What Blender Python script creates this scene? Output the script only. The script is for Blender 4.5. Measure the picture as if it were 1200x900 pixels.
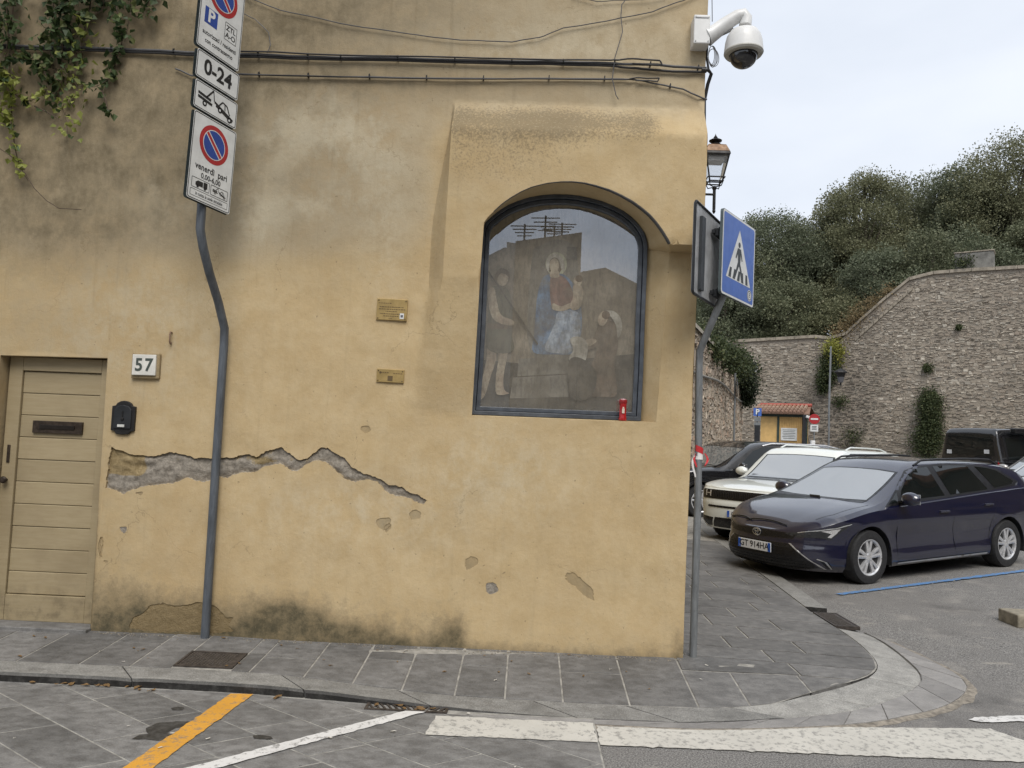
import bpy, bmesh, math, random
from math import sin, cos, pi, radians, sqrt, atan2, hypot
from mathutils import Vector, Matrix, noise as mnoise
from mathutils.geometry import delaunay_2d_cdt
from mathutils.bvhtree import BVHTree
import numpy as np

for o in list(bpy.data.objects): bpy.data.objects.remove(o)
scene = bpy.context.scene
col = scene.collection
rng = random.Random(7)

# ---------------------------------------------------------------- camera
CAM_D, CAM_H, FPX = 5.5, 1.62, 900.0           # metres to the wall, eye height, focal length in photo pixels
YAW, PITCH, ROLL = radians(1.3), math.atan(57/900.0), 0.040
_fw = Vector((-sin(YAW)*cos(PITCH), cos(YAW)*cos(PITCH), sin(PITCH)))
_rt = Vector((cos(YAW), sin(YAW), 0)); _up = _rt.cross(_fw)
_R = _rt*cos(ROLL) + _up*sin(ROLL); _U = _up*cos(ROLL) - _rt*sin(ROLL)
_C = Vector((0, -CAM_D, CAM_H))
cam_data = bpy.data.cameras.new('camera'); cam = bpy.data.objects.new('camera', cam_data); col.objects.link(cam)
cam_data.sensor_width = 36; cam_data.lens = FPX/1200*36; cam_data.clip_start = 0.05; cam_data.clip_end = 2000
mw = Matrix.Identity(4)
for i in range(3):
    mw[i][0] = _R[i]; mw[i][1] = _U[i]; mw[i][2] = -_fw[i]; mw[i][3] = _C[i]
cam.matrix_world = mw
scene.camera = cam

# survey helpers: a measured photo pixel to a point on a plane of known place
def _ray(x, y): return _fw + _R*((x-600)/FPX) - _U*((y-450)/FPX)
def atY(x, y, Y=0.0): d = _ray(x, y); return _C + d*((Y-_C.y)/d.y)
def atZ(x, y, Z=0.0): d = _ray(x, y); return _C + d*((Z-_C.z)/d.z)
def atD(x, y, dep): return _C + _ray(x, y)*dep

# ---------------------------------------------------------------- world, sun, exposure
SUN_EL, SUN_AZ = radians(52), radians(168)      # azimuth clockwise from +Y: high, from behind the viewer's right
world = bpy.data.worlds.new('World'); scene.world = world; world.use_nodes = True
wn = world.node_tree; wn.nodes.clear()
w_out = wn.nodes.new('ShaderNodeOutputWorld'); w_bg = wn.nodes.new('ShaderNodeBackground')
sky = wn.nodes.new('ShaderNodeTexSky'); sky.sky_type = 'NISHITA'; sky.sun_disc = False
sky.sun_elevation = SUN_EL; sky.sun_rotation = SUN_AZ; sky.air_density = 1.0; sky.dust_density = 2.5
tc = wn.nodes.new('ShaderNodeTexCoord'); mp = wn.nodes.new('ShaderNodeMapping')
mp.inputs['Scale'].default_value = (1, 1, 2.6)
cn = wn.nodes.new('ShaderNodeTexNoise'); cn.inputs['Scale'].default_value = 1.7; cn.inputs['Detail'].default_value = 6; cn.inputs['Roughness'].default_value = 0.5
cr = wn.nodes.new('ShaderNodeValToRGB')
cr.color_ramp.elements[0].position = 0.30; cr.color_ramp.elements[0].color = (3.75, 4.1, 4.7, 1)
cr.color_ramp.elements[1].position = 0.72; cr.color_ramp.elements[1].color = (5.05, 5.3, 5.7, 1)
mxs = wn.nodes.new('ShaderNodeMix'); mxs.data_type = 'RGBA'; mxs.inputs[0].default_value = 0.95
L = wn.links.new
L(tc.outputs['Generated'], mp.inputs['Vector']); L(mp.outputs[0], cn.inputs['Vector']); L(cn.outputs['Fac'], cr.inputs[0])
L(sky.outputs[0], mxs.inputs[6]); L(cr.outputs[0], mxs.inputs[7]); L(mxs.outputs[2], w_bg.inputs['Color'])
w_bg.inputs['Strength'].default_value = 0.10
L(w_bg.outputs[0], w_out.inputs[0])
sd = bpy.data.lights.new('sun', 'SUN'); sd.energy = 1.5; sd.angle = radians(35); sd.color = (1, 0.955, 0.89)
sun = bpy.data.objects.new('sun', sd); col.objects.link(sun)
sdir = Vector((sin(SUN_AZ)*cos(SUN_EL), cos(SUN_AZ)*cos(SUN_EL), sin(SUN_EL)))
sun.rotation_euler = sdir.to_track_quat('Z', 'Y').to_euler(); sun.location = (0, -6, 9)
vs = scene.view_settings
vs.view_transform = 'Standard'; vs.look = 'None'; vs.gamma = 1; vs.use_curve_mapping = False
vs.exposure = 0.93
scene.render.engine = 'CYCLES'

# ---------------------------------------------------------------- node materials
MATS = {}
def sock(nt, node, name, val):
    s = node.inputs[name]
    if hasattr(val, 'is_output') or isinstance(val, bpy.types.NodeSocket): nt.links.new(val, s)
    else:
        if isinstance(val, (tuple, list)) and len(val) == 3 and s.type == 'RGBA': val = (*val, 1)
        s.default_value = val
class G:
    """small wrapper round a material's node tree"""
    def __init__(self, name):
        self.m = bpy.data.materials.new(name); self.m.use_nodes = True; self.nt = self.m.node_tree; self.nt.nodes.clear()
        self.out = self.nt.nodes.new('ShaderNodeOutputMaterial')
    def n(self, typ, out=0, attrs=None, **kw):
        nd = self.nt.nodes.new(typ)
        for k, v in (attrs or {}).items(): setattr(nd, k, v)
        for k, v in kw.items(): sock(self.nt, nd, k.replace('_', ' ') if k.replace('_', ' ') in nd.inputs else k, v)
        return nd.outputs[out]
    def pos(self): return self.n('ShaderNodeNewGeometry', 'Position')
    def objc(self): return self.n('ShaderNodeTexCoord', 'Object')
    def scale(self, v, s): return self.n('ShaderNodeMapping', Vector=v, Scale=s)
    def noise(self, v, s, d=4, r=0.55, out=0): return self.n('ShaderNodeTexNoise', out, Vector=v, Scale=s, Detail=d, Roughness=r)
    def vor(self, v, s, out=0, feat='F1'): return self.n('ShaderNodeTexVoronoi', out, {'feature': feat}, Vector=v, Scale=s)
    def math(self, op, a, b=0.0, c=None):
        nd = self.nt.nodes.new('ShaderNodeMath'); nd.operation = op
        for i, v in enumerate((a, b) if c is None else (a, b, c)):
            if isinstance(v, bpy.types.NodeSocket): self.nt.links.new(v, nd.inputs[i])
            else: nd.inputs[i].default_value = v
        return nd.outputs[0]
    def ramp(self, f, lo, hi, a=0.0, b=1.0):
        return self.n('ShaderNodeMapRange', 0, {'interpolation_type': 'SMOOTHSTEP'}, Value=f, **{'From Min': lo, 'From Max': hi, 'To Min': a, 'To Max': b})
    def mix(self, f, a, b, mode='MIX'):
        nd = self.nt.nodes.new('ShaderNodeMix'); nd.data_type = 'RGBA'; nd.blend_type = mode
        for i, v in ((0, f), (6, a), (7, b)):
            if isinstance(v, bpy.types.NodeSocket): self.nt.links.new(v, nd.inputs[i])
            elif i == 0: nd.inputs[0].default_value = v
            else: nd.inputs[i].default_value = (*v, 1)
        return nd.outputs[2]
    def attr(self, name): return self.n('ShaderNodeAttribute', 'Fac', {'attribute_name': name})
    def rnd(self): return self.n('ShaderNodeObjectInfo', 'Random')
    def island(self): return self.n('ShaderNodeNewGeometry', 'Random Per Island')
    def bump(self, h, s=0.3, d=0.01, nrm=None):
        kw = dict(Height=h, Strength=s, Distance=d)
        if nrm is not None: kw['Normal'] = nrm
        return self.n('ShaderNodeBump', **kw)
    def fin(self, colr, rough=0.8, normal=None, metal=0.0, spec=0.5, **kw):
        p = self.nt.nodes.new('ShaderNodeBsdfPrincipled')
        sock(self.nt, p, 'Base Color', colr); sock(self.nt, p, 'Roughness', rough); sock(self.nt, p, 'Metallic', metal)
        sock(self.nt, p, 'Specular IOR Level', spec)
        if normal is not None: sock(self.nt, p, 'Normal', normal)
        for k, v in kw.items(): sock(self.nt, p, k.replace('_', ' '), v)
        self.nt.links.new(p.outputs[0], self.out.inputs[0]); self.p = p
        MATS[self.m.name] = self.m
        return self.m
def plain(name, c, rough=0.6, metal=0.0, spec=0.5, var=0.12, scale=9.0, bump=0.0, bscale=60, **kw):
    """one real-world colour with gentle grime and grain"""
    if name in MATS: return MATS[name]
    g = G(name); v = g.objc()
    f = g.noise(v, scale, 5, 0.6)
    colr = g.mix(g.ramp(f, 0.3, 0.7), tuple(x*(1-var) for x in c), tuple(min(1, x*(1+var)) for x in c))
    nr = g.bump(g.noise(v, bscale, 4), 0.4, bump) if bump else None
    rg = g.ramp(g.noise(v, scale*1.7, 3), 0.3, 0.7, max(0.02, rough-0.07), min(1, rough+0.07))
    return g.fin(colr, rg, nr, metal, spec, **kw)

# ---------------------------------------------------------------- mesh builder
class MB:
    def __init__(self): self.v = []; self.f = []; self.attrs = {}
    def add(self, vs, fs):
        o = len(self.v); self.v += [Vector(p) for p in vs]; self.f += [tuple(i+o for i in f) for f in fs]; return o
    def box(self, c, s, rot=None, taper=1.0):
        x, y, z = s[0]/2, s[1]/2, s[2]/2; t = taper
        ps = [Vector(p) for p in ((-x,-y,-z),(x,-y,-z),(x,y,-z),(-x,y,-z),(-x*t,-y*t,z),(x*t,-y*t,z),(x*t,y*t,z),(-x*t,y*t,z))]
        if rot is not None: ps = [rot @ p for p in ps]
        self.add([p+Vector(c) for p in ps], [(0,3,2,1),(4,5,6,7),(0,1,5,4),(1,2,6,5),(2,3,7,6),(3,0,4,7)]); return self
    def tube(self, path, r, n=8, cap=True, closed=False):
        path = [Vector(p) for p in path]; m = len(path); rs = r if isinstance(r, (list, tuple)) else [r]*m
        rings = []; prev = None
        for i, p in enumerate(path):
            if closed: t = (path[(i+1) % m]-path[i-1])
            else: t = (path[min(i+1, m-1)]-path[max(i-1, 0)])
            t = t.normalized() if t.length > 1e-9 else Vector((0,0,1))
            if prev is None:
                a = Vector((0,0,1)) if abs(t.z) < 0.9 else Vector((1,0,0)); u = t.cross(a).normalized()
            else:
                u = prev - t*prev.dot(t); u = u.normalized() if u.length > 1e-6 else t.orthogonal().normalized()
            prev = u; w = t.cross(u)
            rings.append([p + (u*cos(2*pi*k/n)+w*sin(2*pi*k/n))*rs[i] for k in range(n)])
        vs = [q for rg in rings for q in rg]; fs = []
        for i in range(m if closed else m-1):
            j = (i+1) % m
            for k in range(n): fs.append((i*n+k, i*n+(k+1) % n, j*n+(k+1) % n, j*n+k))
        if cap and not closed: fs.append(tuple(reversed(range(n)))); fs.append(tuple((m-1)*n+k for k in range(n)))
        self.add(vs, fs); return self
    def lathe(self, prof, c=(0,0,0), n=24, rot=None):
        """prof: (radius, height) pairs round the local z axis"""
        vs = []; fs = []; m = len(prof)
        for (r, z) in prof:
            for k in range(n):
                p = Vector((r*cos(2*pi*k/n), r*sin(2*pi*k/n), z)); vs.append((rot @ p if rot is not None else p)+Vector(c))
        for i in range(m-1):
            for k in range(n): fs.append((i*n+k, i*n+(k+1) % n, (i+1)*n+(k+1) % n, (i+1)*n+k))
        if prof[0][0] > 1e-5: fs.append(tuple(reversed(range(n))))
        if prof[-1][0] > 1e-5: fs.append(tuple((m-1)*n+k for k in range(n)))
        self.add(vs, fs); return self
    def prism(self, poly, d, frame=None):
        """poly in local (u,v), extruded by d along the frame's third axis; frame = (origin, u, v)"""
        o, u, v = frame or (Vector(), Vector((1,0,0)), Vector((0,1,0)))
        o, u, v = Vector(o), Vector(u), Vector(v); w = u.cross(v); n = len(poly)
        a = [o+u*p[0]+v*p[1] for p in poly]; b = [p+w*d for p in a]
        self.add(a+b, [tuple(reversed(range(n))), tuple(range(n, 2*n))]+[(i, (i+1) % n, n+(i+1) % n, n+i) for i in range(n)]); return self
    def grid(self, fn, nu, nv):
        vs = [fn(i/nu, j/nv) for j in range(nv+1) for i in range(nu+1)]
        self.add(vs, [(j*(nu+1)+i, j*(nu+1)+i+1, (j+1)*(nu+1)+i+1, (j+1)*(nu+1)+i) for j in range(nv) for i in range(nu)]); return self
    def mesh(self, name):
        me = bpy.data.meshes.new(name); me.from_pydata([tuple(p) for p in self.v], [], self.f); me.update(); return me
    def build(self, name, mat, parent=None, smooth=False, bevel=0.0, angle=35, fix=True):
        me = self.mesh(name)
        if fix:
            bm = bmesh.new(); bm.from_mesh(me); bmesh.ops.recalc_face_normals(bm, faces=bm.faces); bm.to_mesh(me); bm.free()
        return link(name, me, mat, parent, smooth, bevel, angle)
def link(name, me, mat, parent=None, smooth=False, bevel=0.0, angle=35):
    o = bpy.data.objects.new(name, me); col.objects.link(o)
    if mat is not None:
        for m in (mat if isinstance(mat, list) else [mat]): me.materials.append(m)
    if smooth:
        me.polygons.foreach_set('use_smooth', [True]*len(me.polygons)); me.set_sharp_from_angle(angle=radians(angle))
    if bevel:
        b = o.modifiers.new('edge', 'BEVEL'); b.width = bevel; b.segments = 2; b.limit_method = 'ANGLE'; b.angle_limit = radians(40)
    if parent is not None: o.parent = parent
    return o
def tag(o, label=None, cat=None, group=None, kind=None):
    for k, v in (('label', label), ('category', cat), ('group', group), ('kind', kind)):
        if v: o[k] = v
    return o
def empty(name, loc=(0,0,0), rz=0.0, rot=None):
    o = bpy.data.objects.new(name, None); col.objects.link(o); o.location = loc; o.empty_display_size = 0.2
    if rot is not None: o.rotation_euler = rot
    else: o.rotation_euler = (0, 0, rz)
    return o
def thing(name, label, cat, loc=(0,0,0), rz=0.0, group=None, rot=None):
    return tag(empty(name, loc, rz, rot), label, cat, group)
def copy_tree(o, parent=None):
    c = o.copy(); col.objects.link(c); c.parent = parent
    for ch in list(o.children): copy_tree(ch, c)
    return c
def in_poly(x, y, P):
    r = False; n = len(P); j = n-1
    for i in range(n):
        xi, yi = P[i][0], P[i][1]; xj, yj = P[j][0], P[j][1]
        if (yi > y) != (yj > y) and x < (xj-xi)*(y-yi)/(yj-yi)+xi: r = not r
        j = i
    return r
def rag(P, seed=1, step=0.02, amp=0.006, closed=True):
    """break a polygon's straight edges into ragged ones"""
    r = random.Random(seed); out = []; n = len(P)
    for i in range(n if closed else n-1):
        a = Vector(P[i][:2]); b = Vector(P[(i+1) % n][:2]); d = b-a; k = max(1, int(d.length/step)); nn = Vector((-d.y, d.x)).normalized() if d.length > 0 else Vector((0,0))
        for q in range(k):
            p = a+d*(q/k)
            if q: p = p+nn*r.gauss(0, amp)
            out.append((p.x, p.y))
    if not closed: out.append(tuple(P[-1][:2]))
    return out
def clip_half(P, a, b, c):
    """keep the part of a convex polygon where a x + b y <= c"""
    out = []; n = len(P)
    for i in range(n):
        p, q = P[i], P[(i+1) % n]; fp = a*p[0]+b*p[1]-c; fq = a*q[0]+b*q[1]-c
        if fp <= 0: out.append(p)
        if fp*fq < 0:
            t = fp/(fp-fq); out.append((p[0]+(q[0]-p[0])*t, p[1]+(q[1]-p[1])*t))
    return out
def area(P): return abs(sum(P[i][0]*P[(i+1) % len(P)][1]-P[(i+1) % len(P)][0]*P[i][1] for i in range(len(P))))/2
def cdt_fill(outer, holes, pts):
    """triangulate outer minus holes with the given inner points; returns verts2d, tris"""
    V = []; Fl = []
    for loop in [outer]+holes:
        o = len(V); V += [Vector(p) for p in loop]; Fl.append(list(range(o, len(V))))
    V += [Vector(p) for p in pts]
    vs2, _, fs2, _, _, of = delaunay_2d_cdt(V, [], Fl, 0, 1e-5)
    tris = []
    for f in fs2:
        c = (vs2[f[0]]+vs2[f[1]]+vs2[f[2]])/3
        if not in_poly(c.x, c.y, outer): continue
        if any(in_poly(c.x, c.y, h) for h in holes): continue
        tris.append(tuple(f))
    return vs2, tris
def text_mesh(s, size=1.0, bold=0.0, align='CENTER', space=1.0, xs=1.0):
    cu = bpy.data.curves.new('lettering', 'FONT'); cu.body = s; cu.size = size; cu.offset = bold*size; cu.align_x = align; cu.align_y = 'CENTER'
    cu.space_character = space; cu.resolution_u = 3
    o = bpy.data.objects.new('lettering', cu); col.objects.link(o)
    bpy.context.view_layer.update()
    me = bpy.data.meshes.new_from_object(o.evaluated_get(bpy.context.evaluated_depsgraph_get()))
    bpy.data.objects.remove(o); bpy.data.curves.remove(cu)
    for v in me.vertices: v.co.x *= xs
    return me
def lerp(a, b, t): return a+(b-a)*t
def cl01(x): return 0.0 if x < 0 else 1.0 if x > 1 else x
def sst(x, a, b): t = cl01((x-a)/(b-a)); return t*t*(3-2*t)
def interp(x, P):
    if x <= P[0][0]: return P[0][1]
    for (x0, y0), (x1, y1) in zip(P, P[1:]):
        if x <= x1: return y0+(y1-y0)*(x-x0)/(x1-x0) if x1 > x0 else y1
    return P[-1][1]
def smooth_interp(x, P):
    """Catmull-Rom through (x, y) pairs"""
    n = len(P)
    if x <= P[0][0]: return P[0][1]
    if x >= P[-1][0]: return P[-1][1]
    for i in range(n-1):
        if x <= P[i+1][0]:
            x0, y0 = P[i]; x1, y1 = P[i+1]; h = x1-x0; t = (x-x0)/h
            m0 = (P[i+1][1]-P[i-1][1])/(P[i+1][0]-P[i-1][0]) if i > 0 else (y1-y0)/h
            m1 = (P[i+2][1]-P[i][1])/(P[i+2][0]-P[i][0]) if i < n-2 else (y1-y0)/h
            t2, t3 = t*t, t*t*t
            return (2*t3-3*t2+1)*y0+(t3-2*t2+t)*h*m0+(-2*t3+3*t2)*y1+(t3-t2)*h*m1
    return P[-1][1]
def fbm(p, o=4): return mnoise.fractal(Vector(p), 1.0, 2.0, o)
# ================================================================ ground materials
def m_asphalt():
    g = G('asphalt'); v = g.pos()
    fine = g.noise(v, 105, 3, 0.75); big = g.noise(v, 0.55, 5, 0.6); mid = g.noise(v, 3.2, 5, 0.6)
    agg = g.vor(v, 85, 'Distance')
    c = g.mix(g.ramp(fine, 0.38, 0.64), (0.065, 0.063, 0.060), (0.31, 0.30, 0.285))
    c = g.mix(g.ramp(big, 0.36, 0.66, 0, 0.55), c, (0.16, 0.152, 0.143))
    c = g.mix(g.ramp(mid, 0.50, 0.74, 0, 0.5), c, (0.31, 0.292, 0.262))
    # worn light patches and oil drips
    w = g.math('MULTIPLY', g.ramp(g.noise(g.scale(v, (1, 2.4, 1)), 2.3, 6, 0.62), 0.62, 0.70), 0.5)
    c = g.mix(w, c, (0.36, 0.335, 0.29))
    o = g.ramp(g.noise(v, 1.1, 5, 0.6), 0.56, 0.72, 0, 0.55)
    c = g.mix(o, c, (0.045, 0.043, 0.042))
    h = g.math('ADD', g.math('MULTIPLY', agg, 0.8), g.math('MULTIPLY', fine, 0.6))
    return g.fin(c, 0.86, g.bump(h, 0.55, 0.006), spec=0.3)
def m_slab(name, lo, hi, rnd=0.16, warm=0.0, gran=0.0, face=False):
    g = G(name); v = g.pos(); r = g.rnd()
    big = g.noise(v, 2.2, 5, 0.6); fine = g.noise(v, 120, 4, 0.7); mid = g.noise(g.scale(v, (1, 1.6, 1)), 11, 6, 0.65)
    c = g.mix(g.ramp(mid, 0.3, 0.72), lo, hi)
    c = g.mix(g.ramp(fine, 0.4, 0.75, 0, 0.28+gran), c, tuple(min(1, x*1.75) for x in hi))
    c = g.mix(g.ramp(big, 0.46, 0.70, 0, 0.45), c, tuple(x*0.58 for x in lo))
    # scuffs and old gum spots
    sc = g.ramp(g.noise(g.scale(v, (1, 3, 1)), 8, 6, 0.7), 0.66, 0.76, 0, 0.4)
    c = g.mix(sc, c, (0.36, 0.35, 0.33))
    sp = g.ramp(g.vor(v, 8, 'Distance'), 0.045, 0.075, 0.6, 0)
    c = g.mix(sp, c, (0.07, 0.068, 0.065))
    t = g.math('ADD', g.math('MULTIPLY', r, 2*rnd), 1-rnd)
    c = g.mix(1.0, c, g.n('ShaderNodeCombineColor', Red=t, Green=t, Blue=g.math('MULTIPLY', t, 1-warm)), 'MULTIPLY')
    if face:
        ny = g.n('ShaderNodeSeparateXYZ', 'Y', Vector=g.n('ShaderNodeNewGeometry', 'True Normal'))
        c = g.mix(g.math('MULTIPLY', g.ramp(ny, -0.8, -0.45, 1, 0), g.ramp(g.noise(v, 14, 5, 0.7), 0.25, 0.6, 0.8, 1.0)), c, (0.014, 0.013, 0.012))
    h = g.math('ADD', g.math('MULTIPLY', mid, 1.2), g.math('MULTIPLY', fine, 0.45))
    return g.fin(c, g.ramp(mid, 0.3, 0.7, 0.62, 0.82), g.bump(h, 0.5, 0.005), spec=0.35)
def m_paint(name, c, wear=0.55, cov=0.5):
    g = G(name); v = g.pos()
    w = g.ramp(g.noise(v, 26, 7, 0.72), wear, wear+0.12); w2 = g.noise(v, 3, 4)
    cc = g.mix(g.ramp(w2, 0.35, 0.7, 0, 0.35), c, tuple(x*0.72 for x in c))
    cc = g.mix(g.math('MULTIPLY', w, cov), cc, (0.17, 0.165, 0.155))
    return g.fin(cc, 0.7, g.bump(g.noise(v, 130, 4, 0.7), 0.5, 0.004), spec=0.3)
MA = m_asphalt()
M_SLAB = m_slab('pavement_stone', (0.094, 0.091, 0.087), (0.172, 0.167, 0.160), 0.17)
M_STREET = m_slab('street_stone', (0.105, 0.102, 0.098), (0.200, 0.195, 0.186), 0.16)
M_GRAN = m_slab('kerb_granite', (0.185, 0.180, 0.17), (0.30, 0.292, 0.277), 0.08, 0.02, 0.35)
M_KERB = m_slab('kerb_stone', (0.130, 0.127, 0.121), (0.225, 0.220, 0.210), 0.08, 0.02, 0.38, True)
M_PORF = m_slab('gutter_stone', (0.205, 0.197, 0.193), (0.275, 0.265, 0.258), 0.14, 0.02)
M_MORT = plain('joint_mortar', (0.27, 0.257, 0.23), 0.9, var=0.3, scale=14, bump=0.004)

# ================================================================ road
def road_z(x, y): return 0.03*min(9.0, max(0.0, x-3.2))*sst(y, -1.5, 3.0)
xs = [-70, -40, -20, -10, -6]+[-5+0.5*i for i in range(42)]+[18, 22, 28, 36, 50, 80, 140, 300]
ys = [-90, -50, -25, -14, -9]+[-8+0.5*i for i in range(60)]+[24, 28, 34, 42, 60, 100, 200, 400]
b = MB(); nx = len(xs)
b.add([(x, y, road_z(x, y)+(0.006*fbm((x*0.7, y*0.7, 3)) if (x > 3.4 and abs(x) < 20) else 0)-0.0) for y in ys for x in xs],
      [(j*nx+i, j*nx+i+1, (j+1)*nx+i+1, (j+1)*nx+i) for j in range(len(ys)-1) for i in range(nx-1)])
road = tag(b.build('road', MA, smooth=True), kind='structure')

# ================================================================ pavement outline (surveyed)
KB = [(-7, -0.62), (-3.2, -0.64), (-1.65, -0.64), (-0.6, -0.745), (0.0, -0.775), (0.9, -0.775), (1.22, -0.74), (1.54, -0.66), (1.79, -0.52), (2.10, -0.33), (2.40, -0.07), (2.57, 0.18), (2.66, 0.47), (2.72, 0.89), (2.74, 1.32)]
KF = [(-7, -0.84), (-3.2, -0.85), (-1.65, -0.86), (-0.6, -0.955), (0.0, -1.0), (0.88, -0.99), (1.17, -0.95), (1.60, -0.83), (1.95, -0.70), (2.28, -0.50), (2.64, -0.18), (2.86, 0.13), (2.97, 0.59), (3.02, 1.12), (2.99, 1.36)]
GF = [(-0.4, -1.03), (0.0, -1.06), (0.9, -1.07), (1.2, -1.04), (1.72, -0.94), (2.06, -0.84), (2.38, -0.68), (2.72, -0.46), (3.05, -0.10), (3.16, 0.22), (3.14, 0.62), (3.08, 1.1)]
SIDE = [(2.74, 1.32), (2.74, 1.93), (2.80, 2.8), (2.86, 3.75), (3.0, 6.0), (3.25, 9.0), (4.4, 13.0), (6.6, 19.0), (9.0, 25.0)]
def resample(P, n, kind=None):
    d = [0]
    for a, b2 in zip(P, P[1:]): d.append(d[-1]+hypot(b2[0]-a[0], b2[1]-a[1]))
    X = [(d[i], P[i][0]) for i in range(len(P))]; Y = [(d[i], P[i][1]) for i in range(len(P))]
    return [(smooth_interp(d[-1]*i/n, X), smooth_interp(d[-1]*i/n, Y)) for i in range(n+1)], d[-1]
KBr, KBl = resample(KB, 120); KFr, KFl = resample(KF, 120)
def kerb_h(x): return lerp(0.066, 0.022, sst(x, -1.7, -0.25))+0.026*sst(x, 1.2, 2.2)
def seg_dist(x, y, P):
    best = 1e9
    for a, b2 in zip(P, P[1:]):
        dx, dy = b2[0]-a[0], b2[1]-a[1]; t = cl01(((x-a[0])*dx+(y-a[1])*dy)/(dx*dx+dy*dy)); best = min(best, hypot(x-a[0]-dx*t, y-a[1]-dy*t))
    return best
EDGE = KBr[::4]+SIDE[1:]
def pave_z(x, y):
    k = kerb_h(x); ky = interp(x, [p for p in KBr if p[0] < 1.6])
    zl = k+(0.104-k)*cl01((y-ky)/(0.065-ky))
    if x < 1.1: return zl
    pl = 0.104-0.034*(x-1.1)
    return min(zl, pl)
# mortar bed
WS = 0.15                                        # the side wall's drift to the right per metre back
def wall_side_x(y): return 1.16+WS*y
bed = [(-7, 0.0), (1.15, 0.0)]+[(wall_side_x(y), y) for y in (1, 2, 3, 4, 6, 9)]+[(3.3, 13.0), (5.6, 19.0), (8.1, 25.0)]
outer = [(-7, 0.05), (1.12, 0.05)]+bed[2:]+list(reversed(SIDE))[:-1]+list(reversed([p for p in KBr]))
pts = [(x*0.25-7, y*0.2-1.0) for x in range(70) for y in range(140)]
pts = [p for p in pts if in_poly(p[0], p[1], outer) and seg_dist(p[0], p[1], outer+[outer[0]]) > 0.05]
v2, tr = cdt_fill(outer, [], pts)
b = MB(); b.add([(p.x, p.y, pave_z(p.x, p.y)-0.0035) for p in v2], tr)
pavement = tag(b.build('pavement', M_MORT, smooth=True), kind='structure')
def inset_poly(P, d):
    n = len(P); cx = sum(p[0] for p in P)/n; cy = sum(p[1] for p in P)/n; out = []
    for i in range(n):
        a, p, c = Vector(P[i-1]), Vector(P[i]), Vector(P[(i+1) % n]); e1_, e2_ = (p-a), (c-p)
        e1_ = e1_.normalized() if e1_.length > 1e-6 else e2_.normalized(); e2_ = e2_.normalized() if e2_.length > 1e-6 else e1_
        n1, n2 = Vector((-e1_.y, e1_.x)), Vector((-e2_.y, e2_.x)); m = n1+n2
        if m.length < 1e-4: m = n1
        m = m/max(0.4, m.dot(n1)); sg = 1 if area_signed(P) > 0 else -1
        out.append((p.x+sg*m.x*d, p.y+sg*m.y*d))
    return out
def area_signed(P): return sum(P[i][0]*P[(i+1) % len(P)][1]-P[(i+1) % len(P)][0]*P[i][1] for i in range(len(P)))/2
def slab(poly, zf, name, mat, parent, gap=0.006, top=0.0005, depth=0.05, seed=0, tilt=0.0006):
    """one paving slab: chamfered, slightly uneven"""
    r = random.Random(seed); n = len(poly); cx = sum(p[0] for p in poly)/n; cy = sum(p[1] for p in poly)/n
    a, bq = inset_poly(poly, gap), inset_poly(poly, gap+0.006); t1, t2, t3 = abs(r.gauss(0, tilt)), r.gauss(0, tilt*2), r.gauss(0, tilt*2)
    zt = lambda p: zf(*p)+top+t1+t2*(p[0]-cx)+t3*(p[1]-cy)
    vs = [(p[0], p[1], zt(p)-depth) for p in a]+[(p[0], p[1], zt(p)-0.002) for p in a]+[(p[0], p[1], zt(p)) for p in bq]
    fs = [(i, (i+1) % n, n+(i+1) % n, n+i) for i in range(n)]+[(n+i, n+(i+1) % n, 2*n+(i+1) % n, 2*n+i) for i in range(n)]+[tuple(2*n+i for i in range(n))]
    m = MB(); m.add(vs, fs); return m.build(name, mat, parent)
def kb_y(x): return interp(x, [p for p in KBr if p[0] < 2.0])
# front strip
jx = [-4.55, -4.2, -3.86, -3.52, -3.155, -2.755, -2.435, -2.175, -1.80, -1.68, -1.33, -1.015, -0.705, -0.38, -0.075, 0.275, 0.675, 1.09]
k = 0
GR = (-2.175, -1.80, -0.60, -0.33)               # inspection cover
for i in range(len(jx)-1):
    x0, x1 = jx[i], jx[i+1]; y0a, y0b = kb_y(x0), kb_y(x1)
    if i == 7:
        slab([(x0, GR[3]), (x1, GR[3]), (x1, 0.03), (x0, 0.03)], pave_z, 'paving_slab', M_SLAB, pavement, seed=k); k += 1; continue
    split = {9: -0.36, 10: None, 11: -0.28, 12: None, 13: -0.30, 14: None, 15: -0.33, 4: None, 8: -0.3, 5: -0.2}.get(i)
    if split is None:
        slab([(x0, y0a), (x1, y0b), (x1, 0.03), (x0, 0.03)], pave_z, 'paving_slab', M_SLAB, pavement, seed=k)
    else:
        slab([(x0, y0a), (x1, y0b), (x1, split), (x0, split)], pave_z, 'paving_slab', M_SLAB, pavement, seed=k); k += 1
        slab([(x0, split), (x1, split), (x1, 0.03), (x0, 0.03)], pave_z, 'paving_slab', M_SLAB, pavement, seed=k)
    k += 1
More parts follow.
